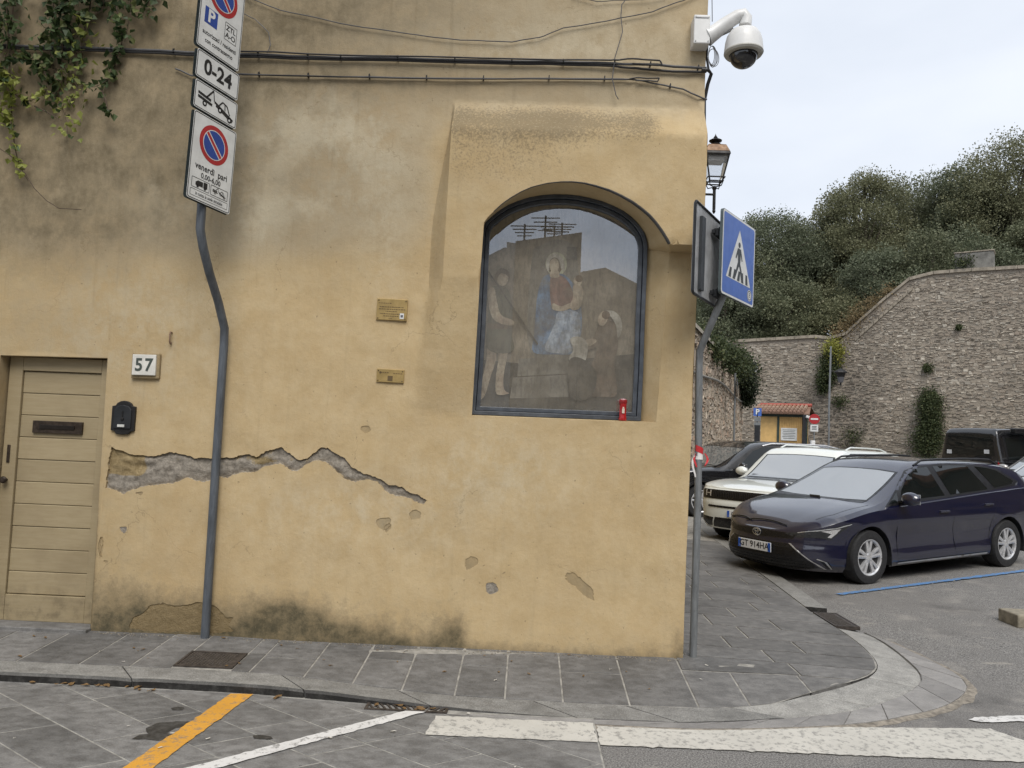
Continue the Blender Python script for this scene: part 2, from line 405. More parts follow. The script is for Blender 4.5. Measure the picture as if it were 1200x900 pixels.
# corner and side street: rows across, running bond
rows = [-0.21, 0.065, 0.375, 0.70, 1.07, 1.44, 1.79, 2.12, 2.46, 2.80, 3.15, 3.5, 3.85, 4.2, 4.6, 5.0, 5.4, 5.8, 6.3, 6.8]
jn = {0: [1.89], 1: [1.80], 2: [1.58, 2.13], 3: [1.80], 4: [1.605, 2.175], 5: [1.90], 6: [2.2], 7: [1.85, 2.4]}
in_corner = resample([p for p in KB if p[0] > 1.0]+SIDE[:8], 90)[0]
def edge_x(y): return max([lerp(a[0], c[0], (y-a[1])/(c[1]-a[1])) for a, c in zip(in_corner, in_corner[1:]) if min(a[1], c[1]) <= y <= max(a[1], c[1]) and a[1] != c[1]] or [0])
def row_slab(xa, xb, y0, y1, last):
    global k
    if last:                                      # follows the curved kerb
        ed = [(edge_x(lerp(y0, y1, t)), lerp(y0, y1, t)) for t in (0.0, 0.25, 0.5, 0.75, 1.0)]
        P = [(xa, y0)]+ed+[(xa, y1)]
    else: P = [(xa, y0), (xb, y0), (xb, y1), (xa, y1)]
    slab(P, pave_z, 'paving_slab', M_SLAB, pavement, seed=k, gap=0.009, top=0.003); k += 1
for r_, (y0, y1) in enumerate(zip(rows, rows[1:])):
    js = [max(1.09, wall_side_x((y0+y1)/2)-0.03) if y1 > 0.1 else 1.09]
    js += jn.get(r_) or [js[0]+0.25+0.5*((r_ % 2)*0.5)+0.62*q for q in range(4) if js[0]+0.25+0.62*q < edge_x((y0+y1)/2)-0.3]
    for i in range(len(js)): row_slab(js[i], js[i+1] if i+1 < len(js) else None, y0, y1, i == len(js)-1)
# slabs of the apron between first row and kerb
for (xa, xb) in ((1.09, 1.415), (1.415, 1.86)):
    P = [(xa, kb_y(xa))]+[(x, kb_y(x)) for x in (lerp(xa, xb, .33), lerp(xa, xb, .66))]+[(xb, kb_y(xb)), (xb, -0.21), (xa, -0.21)]
    slab(P, pave_z, 'paving_slab', M_SLAB, pavement, seed=k); k += 1
P = [(1.86, kb_y(1.86)), (1.95, -0.43), (2.1, -0.34), (2.22, -0.23), (2.21, -0.21), (1.86, -0.21)]
slab(P, pave_z, 'paving_slab', M_SLAB, pavement, seed=k)

# ================================================================ kerb
b = MB()
b.add([(p[0], p[1], kerb_h(p[0])-0.03) for p in KBr]+[(p[0], p[1]+0.03, -0.02) for p in KFr], [(i, i+1, 121+i+1, 121+i) for i in range(120)])
kerb = tag(b.build('kerb', M_MORT), kind='structure')
def kerb_stone(i0, i1, mat, seed):
    r = random.Random(seed); vs = []; fs = []; n = i1-i0+1
    for q in range(n):
        i = i0+q; e = 0.0035 if q in (0, n-1) else 0
        a, c = Vector((*KBr[i], 0)), Vector((*KFr[i], 0)); t = (Vector((*KFr[min(i+1, 120)], 0))-Vector((*KFr[max(i-1, 0)], 0))).normalized()
        s = t*(0.0045 if q == 0 else -0.0045 if q == n-1 else 0); u = (c-a).normalized()
        h = kerb_h(a.x); a = a+s+u*0.005; c = c+s; jit = r.gauss(0, 0.002)
        zo = h-0.004 if a.x < -0.6 else lerp(h-0.004, 0.010, sst(a.x, -0.6, 0.3))
        for p, z in ((a, -0.02), (a, h-e), (c-u*0.02+u*jit, zo-e), (c+u*jit, zo-0.014-e), (c+u*(jit+0.004), -0.02)): vs.append((p.x, p.y, z))
    for q in range(n-1):
        for m_ in range(4): fs.append((q*5+m_, (q+1)*5+m_, (q+1)*5+m_+1, q*5+m_+1))
    fs += [(0, 1, 2, 3, 4), tuple((n-1)*5+m_ for m_ in (4, 3, 2, 1, 0))]
    m = MB(); m.add(vs, fs); m.build('kerb_stone', mat, kerb, smooth=True, angle=30)
cuts = [0, 14, 27, 38, 49, 60, 68, 77, 83, 90, 97, 104, 111, 120]
for q, (a, c) in enumerate(zip(cuts, cuts[1:])):
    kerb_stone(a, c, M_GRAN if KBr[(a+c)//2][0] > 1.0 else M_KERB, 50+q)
# side kerb, flush strip of long stones
b = MB(); Sr = resample(SIDE, 60)[0]; 
def offs(P, i, d):
    t = Vector(P[min(i+1, len(P)-1)])-Vector(P[max(i-1, 0)]); t.normalize(); return (P[i][0]+t.y*d, P[i][1]-t.x*d)
for q in range(0, 56, 2):
    a, c, e = q, q+1, q+2
    if Sr[a][1] < 1.9: continue
    P = [offs(Sr, a, 0.005), offs(Sr, a, 0.22), offs(Sr, c, 0.22), offs(Sr, e, 0.22), offs(Sr, e, 0.005), offs(Sr, c, 0.005)]
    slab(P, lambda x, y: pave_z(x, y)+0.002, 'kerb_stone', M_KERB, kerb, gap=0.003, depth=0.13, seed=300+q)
# gutter of flat stones round the corner
GFr = resample(GF, 60)[0]; KF2 = resample([p for p in KF if p[0] > -0.5], 60)[0]
gb = MB(); gb.add([(p[0], p[1], 0.0045) for p in KF2]+[(p[0], p[1], 0.0045) for p in GFr], [(i, i+1, 61+i+1, 61+i) for i in range(60)])
gutter = tag(gb.build('gutter', M_MORT), kind='structure')
for q in range(0, 60, 4):
    rr = random.Random(q); w = 0.0 if q > 20 else -0.02
    P = [KF2[q], GFr[q], GFr[q+2], GFr[q+4], KF2[q+4], KF2[q+2]]
    P = [(x+(rr.uniform(-0.012, 0.012) if i in (2,) else 0), y) for i, (x, y) in enumerate(P)]
    slab(P, lambda x, y: 0.011, 'gutter_stone', M_PORF, gutter, gap=0.003, depth=0.03, seed=700+q, tilt=0.0008)
# ragged crumbled edge of the asphalt round the gutter
e1 = []
for i in range(8, 61):
    p = GFr[i]; q = offs(GFr, i, 0.02+0.055*abs(fbm((p[0]*5, p[1]*5, 2)))+0.02); e1.append((p, q))
cb = MB(); cb.add([(p[0], p[1], 0.0085) for p, q in e1]+[(q[0], q[1], 0.0015) for p, q in e1], [(i, i+1, len(e1)+i+1, len(e1)+i) for i in range(len(e1)-1)])
tag(cb.build('gutter_bedding', plain('old_mortar', (0.22, 0.195, 0.16), 0.95, var=0.4, scale=22, bump=0.01)), kind='structure')

# ================================================================ street of diagonal stone slabs
def kerb_front_y(x): return interp(x, [p for p in KFr if p[0] < 1.0])
sb = MB()
xx = [-7+0.1*i for i in range(75)]
xx = [x for x in xx if x < 0.44]+[0.44]
sb.add([(x, kerb_front_y(x)+0.01, 0.0110) for x in xx]+[(x, -6.0, 0.0110) for x in xx], [(i, i+1, len(xx)+i+1, len(xx)+i) for i in range(len(xx)-1)])
M_JOINT = plain('street_joint', (0.27, 0.26, 0.235), 0.9, var=0.3, scale=12, bump=0.004)
street = tag(sb.build('street_paving', M_JOINT), kind='structure')
A1, A2 = radians(-34), radians(34)
e1v = Vector((cos(A1), sin(A1))); e2v = Vector((cos(A2), sin(A2))); org = Vector((-2.92, -1.08))
DR = (-0.87, -0.395, -1.035, -0.905)             # street drain
for j in range(-14, 15):
    rj = random.Random(j*13+5); s = rj.uniform(-0.4, 0)
    i = -8.0
    p0 = j*0.31
    i = -9+s
    while i < 9:
        ln = rj.choice((0.42, 0.5, 0.58, 0.66))
        a, c = i, i+ln; i += ln
        P = [org+e1v*a+e2v*p0, org+e1v*c+e2v*p0, org+e1v*c+e2v*(p0+0.31), org+e1v*a+e2v*(p0+0.31)]
        P = [(p.x, p.y) for p in P]
        cx = sum(p[0] for p in P)/4; cy = sum(p[1] for p in P)/4
        if cx < -4.4 or cx > 0.9 or cy < -3.0 or cy > -0.5: continue
        P = clip_half(P, 1, 0, 0.435)
        if len(P) < 3: continue
        # kerb line, two straight pieces
        for (xa, ya), (xb, yb) in (((-3.2, -0.852), (-1.65, -0.862)), ((-1.65, -0.868), (-0.3, -0.985)), ((-0.3, -1.035), (0.44, -1.065))):
            if len(P) >= 3 and (xa-0.2 < cx < xb+0.2 or (xa < -3 and cx < xa)):
                nx_, ny_ = -(yb-ya), (xb-xa); P = clip_half(P, nx_, ny_, nx_*xa+ny_*(ya-0.006))
        if len(P) < 3 or area(P) < 0.004: continue
        if DR[0] < cx < DR[1] and cy > DR[2]-0.12:
            P = clip_half(P, 0, 1, DR[2]-0.005)
            if len(P) < 3 or area(P) < 0.004: continue
        slab(P, lambda x, y: 0.013, 'street_slab', M_STREET, street, gap=0.0050, depth=0.02, seed=j*100+int(i*10), tilt=0.0008)

# ================================================================ painted markings (sheets just above the stone)
def marking(name, P, mat, z, jag=0.004, seed=1, kind='structure'):
    Q = rag(P, seed, 0.03, jag); xs_ = [p[0] for p in Q]; ys_ = [p[1] for p in Q]
    pts = [(x*0.1, y*0.1) for x in range(int(min(xs_)*10)-1, int(max(xs_)*10)+2) for y in range(int(min(ys_)*10)-1, int(max(ys_)*10)+2)]
    pts = [p for p in pts if in_poly(p[0], p[1], Q) and seg_dist(p[0], p[1], Q+[Q[0]]) > 0.03]
    vv, tt = cdt_fill(Q, [], pts); m = MB(); m.add([(p.x, p.y, z(p.x, p.y) if callable(z) else z) for p in vv], tt)
    o = m.build(name, mat); o['kind'] = kind; return o
MP_W = m_paint('white_road_paint', (0.64, 0.63, 0.61), 0.52, 0.8); MP_Z = m_paint('cream_crossing_paint', (0.53, 0.51, 0.46), 0.50, 0.65)
MP_Y = m_paint('yellow_road_paint', (0.62, 0.31, 0.045), 0.51, 0.65); MP_B = m_paint('blue_road_paint', (0.10, 0.235, 0.47), 0.47, 0.7)
marking('crossing_stripe', [(-0.455, -1.085), (-0.475, -1.36), (0.43, -1.35), (0.43, -1.08)], MP_Z, 0.0185, seed=1)
marking('crossing_stripe', [(0.445, -1.08), (0.445, -1.35), (2.66, -1.30), (3.0, -1.26), (2.77, -0.83)], MP_Z, 0.0065, seed=2)
marking('white_line', [(-0.49, -1.01), (-0.62, -1.02), (-3.1, -3.42), (-2.98, -3.42)], MP_W, 0.0195, 0.003, 3)
marking('yellow_line', [(-1.69, -0.895), (-1.56, -0.885), (-1.70, -2.3), (-1.83, -2.3)], MP_Y, 0.019, 0.003, 4)
marking('white_arrow', [(2.72, -0.70), (2.78, -0.655), (3.6, -0.47), (4.6, -0.25), (4.6, -0.40), (3.6, -0.60), (2.78, -0.735)], MP_W, lambda x, y: road_z(x, y)+0.008, 0.004, 5)
bl = lambda x, y: road_z(x, y)+0.012
marking('blue_line', [(3.40, 3.04), (3.45, 2.98), (7.6, 5.24), (13, 8.12), (12.96, 8.20), (7.57, 5.325)], MP_B, bl, 0.006, 6)
# damp oil patch on the street stones
gO = G('damp_oil'); 
gO.fin(gO.mix(gO.ramp(gO.noise(gO.pos(), 30, 5, 0.7), 0.4, 0.7), (0.028, 0.028, 0.027), (0.075, 0.073, 0.07)), 0.55, spec=0.4)
M_OIL = gO.m
oil = [[(154,866),(163,861),(174,860),(171,853),(184,847),(206,845),(226,846),(237,850),(222,852),(206,853),(197,858),(207,863),(190,868),(170,866)], [(200,830),(208,828),(216,829),(214,832),(203,832)], [(296,862),(304,861),(318,863),(320,866),(305,866)]]
for q, P in enumerate(oil):
    P = [(v.x, v.y) for v in (atZ(x, y, 0.0165) for x, y in P)]
    marking('oil_stain', P, M_OIL, 0.0165, 0.004, 20+q)

# ================================================================ the corner building
building = thing('corner_building', 'ochre plastered corner building with a glazed arched shrine and patched peeling wall', 'building', (0, 0, 0.1))
def bpart(o): o.parent = building; o.matrix_parent_inverse = Matrix.Translation((0, 0, -0.1)); return o
def zpx(P, ox, oy, s): return [(ox+x*s, oy+y*s) for x, y in P]
def wp(P, Y=0.0): return [(q.x, q.z) for q in (atY(x, y, Y) for x, y in P)]

HOOD = 0.165
# --- loss of plaster, surveyed
loss1 = wp(zpx([(65,205),(75,120),(85,68),(130,85),(185,97),(235,100),(280,88),(330,95),(385,105),(450,103),(500,100),(545,92),(570,105),(600,85),(655,70),(685,90),(710,110),(750,100),(790,72),(810,70),(835,85),(870,110),(890,135),(940,158),(985,175),(1010,192),(1060,200),(1075,218),(1110,228),(1150,245),(1130,262),(1080,240),(1035,232),(1000,215),(975,182),(940,178),(900,186),(868,176),(835,150),(812,124),(778,112),(742,124),(710,150),(690,145),(650,122),(600,135),(570,150),(520,155),(470,172),(440,165),(390,188),(340,172),(290,190),(240,195),(180,205),(125,222)], 100, 500, .35))
loss2 = wp(zpx([(160,640),(190,625),(215,600),(260,588),(300,600),(345,597),(380,585),(405,590),(440,600),(470,635),(495,640),(480,665),(500,685),(440,690),(330,690),(200,685),(150,670)], 100, 500, .35))
chips = [wp(zpx(P, 100, 500, .35)) for P in (
    [(112,338),(135,335),(135,350),(124,360)], [(48,370),(58,368),(60,385),(52,405),(50,425),(56,440),(48,432),(46,400)], [(60,448),(74,450),(72,458),(62,456)],
    [(1085,285),(1110,278),(1125,290),(1120,310),(1090,312)], [(1000,335),(1018,322),(1022,340),(1005,355)], [(165,222),(190,218),(185,230)])]
chips += [wp(P) for P in ([(422,500),(432,499),(434,505),(426,508)], [(545,655),(556,652),(561,660),(550,668),(544,664)], [(568,685),(580,683),(584,693),(573,698)], [(660,672),(672,670),(685,682),(695,690),(697,702),(688,702),(676,690),(664,682)], [(440,610),(455,606),(458,616),(447,622)], [(118,628),(121,640),(117,655),(114,640)])]
def blob(c, i):
    n = len(c); Q = []
    for k in range(n):
        p0, p1, p2, p3 = [Vector(c[(k+q) % n]) for q in (-1, 0, 1, 2)]
        for t in (0, 0.2, 0.4, 0.6, 0.8): Q.append(0.5*((2*p1)+(p2-p0)*t+(2*p0-5*p1+4*p2-p3)*t*t+(3*p1-p0-3*p2+p3)*t**3))
    m_ = sum(Q, Vector((0, 0)))/len(Q)
    return [tuple(m_+(q-m_)*(0.9+0.22*fbm((q.x*40+i*9, q.y*40, 3.3)))) for q in Q]
def rough_edge(P, amp):
    Q = rag(P, 3, 0.009, 0.0); n = len(Q); out = []
    for i, q in enumerate(Q):
        t = Vector(Q[(i+1) % n])-Vector(Q[i-1]); t = t.normalized() if t.length > 1e-6 else Vector((1, 0)); nn = Vector((-t.y, t.x))
        d = amp*(fbm((q[0]*14, q[1]*14, 1.7), 3)+0.6*fbm((q[0]*60, q[1]*60, 4.1), 3))
        out.append((q[0]+nn.x*d, q[1]+nn.y*d))
    return out
loss1 = rough_edge(loss1, 0.010); loss2 = rough_edge(loss2, 0.009); chips = [blob(c, i) for i, c in enumerate(chips)]
# --- openings
DOOR = [(-3.86, 0.09), (-3.86, 2.035), (-3.075, 2.045), (-3.045, 0.09)]
# the arch of the shrine, on the hood's face, and the frame set back inside it
ARCH_Y, FRAME_Y = -HOOD, 0.115
zz = lambda P: zpx(P, 520, 200, 280/813)
arch_top = wp(zz([(137,175),(150,157),(170,138),(200,111),(230,90),(265,70),(300,55),(350,43),(400,38),(440,38),(480,42),(520,52),(560,65),(600,83),(640,105),(672,127),(700,150),(722,175),(740,200),(755,224),(768,247)]), ARCH_Y)
A_L, A_R = arch_top[0], arch_top[-1]
niche_bl = wp([(553, 487)])[0]; niche_br = wp([(769, 495)])[0]; niche_mr = wp([(785, 291)])[0]
niche = [niche_bl]+[(lerp(niche_bl[0], A_L[0], t), lerp(niche_bl[1], A_L[1], t)) for t in (0.2, 0.4, 0.6, 0.8)]+arch_top+[(niche_mr[0], A_R[1]-0.022)]+[(lerp(niche_mr[0], niche_br[0], t), lerp(A_R[1]-0.022, niche_br[1], t)) for t in (0.25, 0.5, 0.75, 1.0)]
niche += [(lerp(niche_br[0], niche_bl[0], t), lerp(niche_br[1], niche_bl[1], t)) for t in (0.2, 0.4, 0.6, 0.8)]
# --- relief of the wall: hood, settled undulation
HB = A_R[1]-0.006                                # underside of the hood at the right of the niche
def hood(x, z):
    xl = -0.635+0.012*(z-3.0)
    ret = 0.02+0.10*sst(z, 4.05, 3.0)
    side = cl01((x-xl+ret)/ret); side = 0.6*side+0.4*side*side*(3-2*side)
    top = cl01((4.035-z)/0.26)
    if x < 0.3:
        low = cl01((z-1.74)/0.96)
        xl2 = xl-0.12*(1-cl01((z-1.74)/0.95)); side = cl01((x-xl2+ret)/ret); side = 0.6*side+0.4*side*side*(3-2*side)
    else:
        low = 1.0 if z > HB-0.004 else 0.0
        if z < HB+0.004 and z > HB-0.012: low = cl01((z-(HB-0.012))/0.016)
    return side*top*low
def wall_y(x, z):
    und = 0.012*fbm((x*0.8, z*0.8, 4.2), 3)+0.006*fbm((x*3.2, z*3.2, 1.2), 4)
    und -= 0.035*sst(z, 0.55, 0.0)*(0.5+0.5*fbm((x*1.1, 3, 0), 2))          # swollen foot of the wall
    return und-HOOD*hood(x, z)+0.004
XR = lambda z: 1.143+(z-0.104)*(0.066/4.756)     # the leaning corner
outer = [(-9, 0.0), (-9, 8.6), (XR(8.6), 8.6)]+[(XR(z)-0.004*fbm((z*3, 0, 7)), z) for z in [8-0.2*i for i in range(40)] if z > 0.02]+[(XR(0), 0.0)]
pts = []
st = 0.036
for i in range(int(6.4/st)):
    for j in range(int(5.3/st)):
        x = -4.9+i*st+0.006*sin(j*2.1); z = 0.03+j*st+0.006*sin(i*1.7)
        if x < XR(z)-0.03: pts.append((x, z))
pts += [(-0.635+0.012*(z-3.0)-q, z) for z in [2.7+0.018*i for i in range(74)] for q in (0.0, 0.5*(0.02+0.10*sst(z, 4.05, 3.0)), 0.02+0.10*sst(z, 4.05, 3.0))]
pts += [(-0.63+0.02*i, 2.70) for i in range(13)]+[(-0.63+0.03*i, zq) for i in range(60) for zq in (3.775, 4.035)]
for z in (HB+0.004, HB-0.012):
    pts += [(x, z) for x in [niche_mr[0]+0.02+0.02*q for q in range(9)]]
holes = [DOOR, niche, loss1, loss2]+chips
hb = [(min(p[0] for p in h)-0.012, max(p[0] for p in h)+0.012, min(p[1] for p in h)-0.012, max(p[1] for p in h)+0.012) for h in holes]
def clear(p):
    for h, q in zip(holes, hb):
        if q[0] < p[0] < q[1] and q[2] < p[1] < q[3]:
            if in_poly(p[0], p[1], h) or seg_dist(p[0], p[1], h+[h[0]]) < 0.010: return False
    return True
pts = [p for p in pts if clear(p)]
for i in range(14):
    for j in range(14): pts.append((-8.8+0.3*i, 0.3+0.6*j)); 
    for j in range(5): pts.append((-4.6+0.45*i, 5.5+0.6*j)) if -4.6+0.45*i < 1.1 else None
v2, tr = cdt_fill(outer, holes, pts)
def gauss(x, z, cx, cz, sx, sz): return math.exp(-((x-cx)/sx)**2-((z-cz)/sz)**2)
def moss_at(x, z):
    return min(1, 1.5*gauss(x, z, -1.66, 0.18, 0.26, 0.17)+0.85*gauss(x, z, -1.25, 0.13, 0.42, 0.10)+0.75*gauss(x, z, -0.47, 0.16, 0.10, 0.13)+0.6*gauss(x, z, -2.5, 0.16, 0.5, 0.2)+0.35*gauss(x, z, -2.9, 0.25, 0.35, 0.3)+0.5*sst(z, 0.2, 0.06)+0.36*sst(z, 0.65, 0.1)*(1 if x < -0.4 else 0.35)+0.4*gauss(x, z, 1.12, 0.15, 0.06, 0.2))
def soot_at(x, z):           # black algae below the hood's weathered top
    f = sst(x, -0.66, -0.60)*sst(x, 0.98, 0.72)
    return f*(0.86*math.exp(-((z-3.86)/0.15)**2)*(0.92+0.16*sin(x*7+1))+0.34*math.exp(-((z-3.55)/0.28)**2)*sst(x, 0.75, -0.2))
def grime_at(x, z):          # weathered, unpainted upper left
    g_ = 1.0*sst(x, 0.1, -2.9)*sst(z, 2.45, 3.3)
    g_ += 0.5*math.exp(-((z-4.16)/0.14)**2)*sst(x, 1.3, 0.2)
    g_ += 0.45*sst(z, 4.2, 4.7)*sst(x, 1.3, -1)
    g_ += 0.6*gauss(x, z, -2.55, 4.05, 0.25, 0.28)
    g_ += 0.35*sst(x, -2.2, -3.6)
    return min(1.0, g_)
def repaint_at(x, z):        # fresher, more orange coat on the lower wall and the hood
    return cl01(sst(z, 3.15, 2.55)*0.9+0.8*sst(x, -0.95, -0.55)*sst(z, 4.15, 3.6)+0.25*sst(x, -2.3, -1.0))
def pale_at(x, z): return min(1, 0.75*gauss(x, z, -1.9, 3.7, 0.45, 0.3)+0.6*gauss(x, z, -1.25, 3.6, 0.3, 0.4)+0.5*gauss(x, z, -2.6, 3.3, 0.5, 0.25)+0.5*gauss(x, z, -0.1, 4.5, 0.9, 0.2)+0.4*gauss(x, z, -2.9, 2.3, 0.6, 0.5)+1.0*gauss(x, z, -2.05, 3.10, 0.22, 0.18)+0.75*gauss(x, z, -1.62, 3.22, 0.3, 0.12)+0.5*gauss(x, z, -1.55, 3.9, 0.4, 0.25)+0.45*gauss(x, z, -1.1, 3.1, 0.16, 0.4)+0.4*gauss(x, z, -0.2, 1.35, 0.5, 0.3)+0.35*gauss(x, z, -1.2, 1.0, 0.7, 0.25))
def set_attr(me, name, vals):
    a = me.attributes.new(name, 'FLOAT', 'POINT'); a.data.foreach_set('value', vals)
def m_plaster():
    g = G('ochre_plaster'); v = g.pos()
    n1 = g.noise(v, 1.1, 6, 0.6); n2 = g.noise(v, 4.5, 7, 0.65); n3 = g.noise(v, 24, 6, 0.65); fine = g.noise(v, 160, 4, 0.7)
    brush = g.noise(g.scale(v, (3.4, 3.4, 2.4)), 2.4, 8, 0.72)
    old = g.mix(g.ramp(n2, 0.3, 0.7), (0.372, 0.295, 0.184), (0.475, 0.395, 0.268))
    new = g.mix(g.ramp(n2, 0.32, 0.72), (0.440, 0.328, 0.178), (0.508, 0.394, 0.230))
    rp = g.math('ADD', g.attr('repaint'), g.math('MULTIPLY', g.math('SUBTRACT', brush, 0.5), 1.1))
    c = g.mix(g.ramp(rp, 0.25, 0.8), old, new)
    c = g.mix(g.ramp(n1, 0.42, 0.72, 0, 0.40), c, (0.40, 0.284, 0.146))
    # trowel-mottled lighter bloom
    pal = g.math('MULTIPLY', g.math('ADD', g.attr('pale'), 0.12), g.ramp(brush, 0.40, 0.66))
    c = g.mix(g.math('MINIMUM', pal, 0.8), c, (0.56, 0.49, 0.355))
    # grime
    gr = g.math('MULTIPLY', g.attr('grime'), g.ramp(g.math('ADD', g.math('MULTIPLY', n2, 0.55), g.math('MULTIPLY', brush, 0.55)), 0.30, 0.74, 0.30, 1.0))
    c = g.mix(g.math('MULTIPLY', gr, 1.0), c, (0.140, 0.112, 0.068))
    # rain streaks and hairline cracks
    stz = g.noise(g.scale(v, (7, 7, 0.30)), 2.6, 6, 0.65)
    c = g.mix(g.math('MULTIPLY', g.ramp(stz, 0.54, 0.74), g.math('ADD', g.math('MULTIPLY', g.attr('grime'), 0.45), 0.10)), c, (0.20, 0.155, 0.09))
    gy = g.math('MULTIPLY', g.attr('pale'), g.ramp(g.noise(v, 1.9, 7, 0.66), 0.42, 0.60))
    c = g.mix(g.math('MULTIPLY', gy, 0.62), c, (0.47, 0.415, 0.305))
    wv = g.n('ShaderNodeVectorMath', 0, {'operation': 'ADD'}); wvn = wv.node; g.nt.links.new(v, wvn.inputs[0]); g.nt.links.new(g.n('ShaderNodeVectorMath', 0, {'operation': 'SCALE'}, Vector=g.noise(v, 3.5, 5, 0.6, 'Color'), Scale=0.35), wvn.inputs[1])
    hc = g.math('MULTIPLY', g.ramp(g.vor(wv, 1.15, 'Distance', 'DISTANCE_TO_EDGE'), 0.0, 0.0045, 1, 0), g.ramp(g.noise(v, 0.9, 3), 0.50, 0.60))
    c = g.mix(g.math('MULTIPLY', hc, 0.5), c, (0.20, 0.15, 0.085))
    # algae flecks on the hood
    sm = g.math('ADD', g.attr('soot'), g.math('MULTIPLY', g.math('SUBTRACT', g.noise(v, 62, 6, 0.72), 0.5), 2.2))
    fl = g.math('MULTIPLY', g.ramp(sm, 0.26, 0.78), g.ramp(g.attr('soot'), 0.02, 0.3))
    fl2 = g.math('MULTIPLY', g.math('MULTIPLY', g.attr('soot'), g.ramp(n2, 0.3, 0.6)), 0.45)
    c = g.mix(fl2, c, (0.25, 0.185, 0.095))
    c = g.mix(g.math('MULTIPLY', fl, 0.58), c, (0.12, 0.10, 0.068))
    # white lime showing through where the top is worn
    wl = g.math('MULTIPLY', g.ramp(g.attr('soot'), 0.45, 0.9), g.ramp(g.noise(v, 70, 6, 0.7), 0.55, 0.66))
    c = g.mix(g.math('MULTIPLY', wl, 0.3), c, (0.60, 0.52, 0.36))
    # damp foot with moss
    ms = g.math('ADD', g.attr('moss'), g.math('MULTIPLY', g.math('SUBTRACT', g.noise(v, 9, 9, 0.78), 0.5), 1.5))
    c = g.mix(g.ramp(ms, 0.10, 0.62, 0, 0.62), c, (0.205, 0.160, 0.095))
    c = g.mix(g.ramp(ms, 0.42, 1.30, 0, 0.95), c, (0.052, 0.048, 0.030))
    # pin chips, hairline scratches
    ch = g.ramp(g.noise(v, 42, 2, 0.4), 0.745, 0.765)
    c = g.mix(g.math('MULTIPLY', ch, 0.6), c, (0.22, 0.17, 0.10))
    h = g.math('ADD', g.math('MULTIPLY', n3, 0.9), g.math('ADD', g.math('MULTIPLY', brush, 1.6), g.math('MULTIPLY', fine, 0.28)))
    h = g.math('SUBTRACT', h, g.math('MULTIPLY', ch, 0.4))
    return g.fin(c, 0.9, g.bump(h, 0.5, 0.007), spec=0.22)
M_PLAST = m_plaster()
def attrs(me):
    co = [(v.co.x, v.co.z) for v in me.vertices]
    for nm, fn in (('moss', moss_at), ('soot', soot_at), ('grime', grime_at), ('repaint', repaint_at), ('pale', pale_at)): set_attr(me, nm, [fn(*p) for p in co])
b = MB(); b.add([(p.x, wall_y(p.x, p.y), p.y) for p in v2], tr)
# edges of the lost plaster, turned in
def rim(loop, depth):
    n = len(loop); vs = [(x, wall_y(x, z), z) for x, z in loop]+[(x+0.002*sin(i*3), wall_y(x, z)+depth, z+0.002*cos(i*2)) for i, (x, z) in enumerate(loop)]
    b.add(vs, [(i, (i+1) % n, n+(i+1) % n, n+i) for i in range(n)])
rim(loss1, 0.022); rim(loss2, 0.006)
for c_ in chips: rim(c_, 0.004)
me = b.mesh('wall')
bm = bmesh.new(); bm.from_mesh(me); bmesh.ops.remove_doubles(bm, verts=bm.verts, dist=0.0004)
bmesh.ops.recalc_face_normals(bm, faces=bm.faces)
bm.faces.ensure_lookup_table()
if sum(f.normal.y*f.calc_area() for f in bm.faces) > 0: bmesh.ops.reverse_faces(bm, faces=bm.faces)
bm.to_mesh(me); bm.free()
attrs(me)
bpart(link('wall', me, M_PLAST, smooth=True, angle=38))
# --- what shows where plaster is gone: rubble mortar with remains of an older ochre coat
def m_core():
    g = G('bare_masonry'); v = g.pos()
    n = g.noise(v, 34, 8, 0.72); f = g.noise(v, 110, 5, 0.7); big = g.noise(v, 5.5, 4)
    c = g.mix(g.ramp(n, 0.3, 0.7), (0.175, 0.155, 0.128), (0.345, 0.31, 0.262))
    c = g.mix(g.ramp(f, 0.55, 0.75, 0, 0.5), c, (0.40, 0.36, 0.30))
    oc = g.math('ADD', g.attr('oldcoat'), g.math('MULTIPLY', g.math('SUBTRACT', big, 0.5), 1.2))
    c = g.mix(g.ramp(oc, 0.45, 0.55), c, g.mix(g.ramp(n, 0.35, 0.7), (0.22, 0.165, 0.085), (0.335, 0.26, 0.145)))
    lm_ = g.math('ADD', g.attr('lime'), g.math('MULTIPLY', g.math('SUBTRACT', g.noise(v, 26, 5, 0.7), 0.5), 1.3))
    c = g.mix(g.ramp(lm_, 0.45, 0.75, 0, 0.75), c, (0.50, 0.46, 0.39))
    c = g.mix(g.math('MULTIPLY', g.attr('damp'), g.ramp(n, 0.3, 0.7, 0.55, 0.95)), c, (0.135, 0.098, 0.055))
    h = g.math('ADD', n, g.math('MULTIPLY', f, 0.5))
    return g.fin(c, 0.95, g.bump(h, 0.9, 0.012), spec=0.15)
M_CORE = m_core()
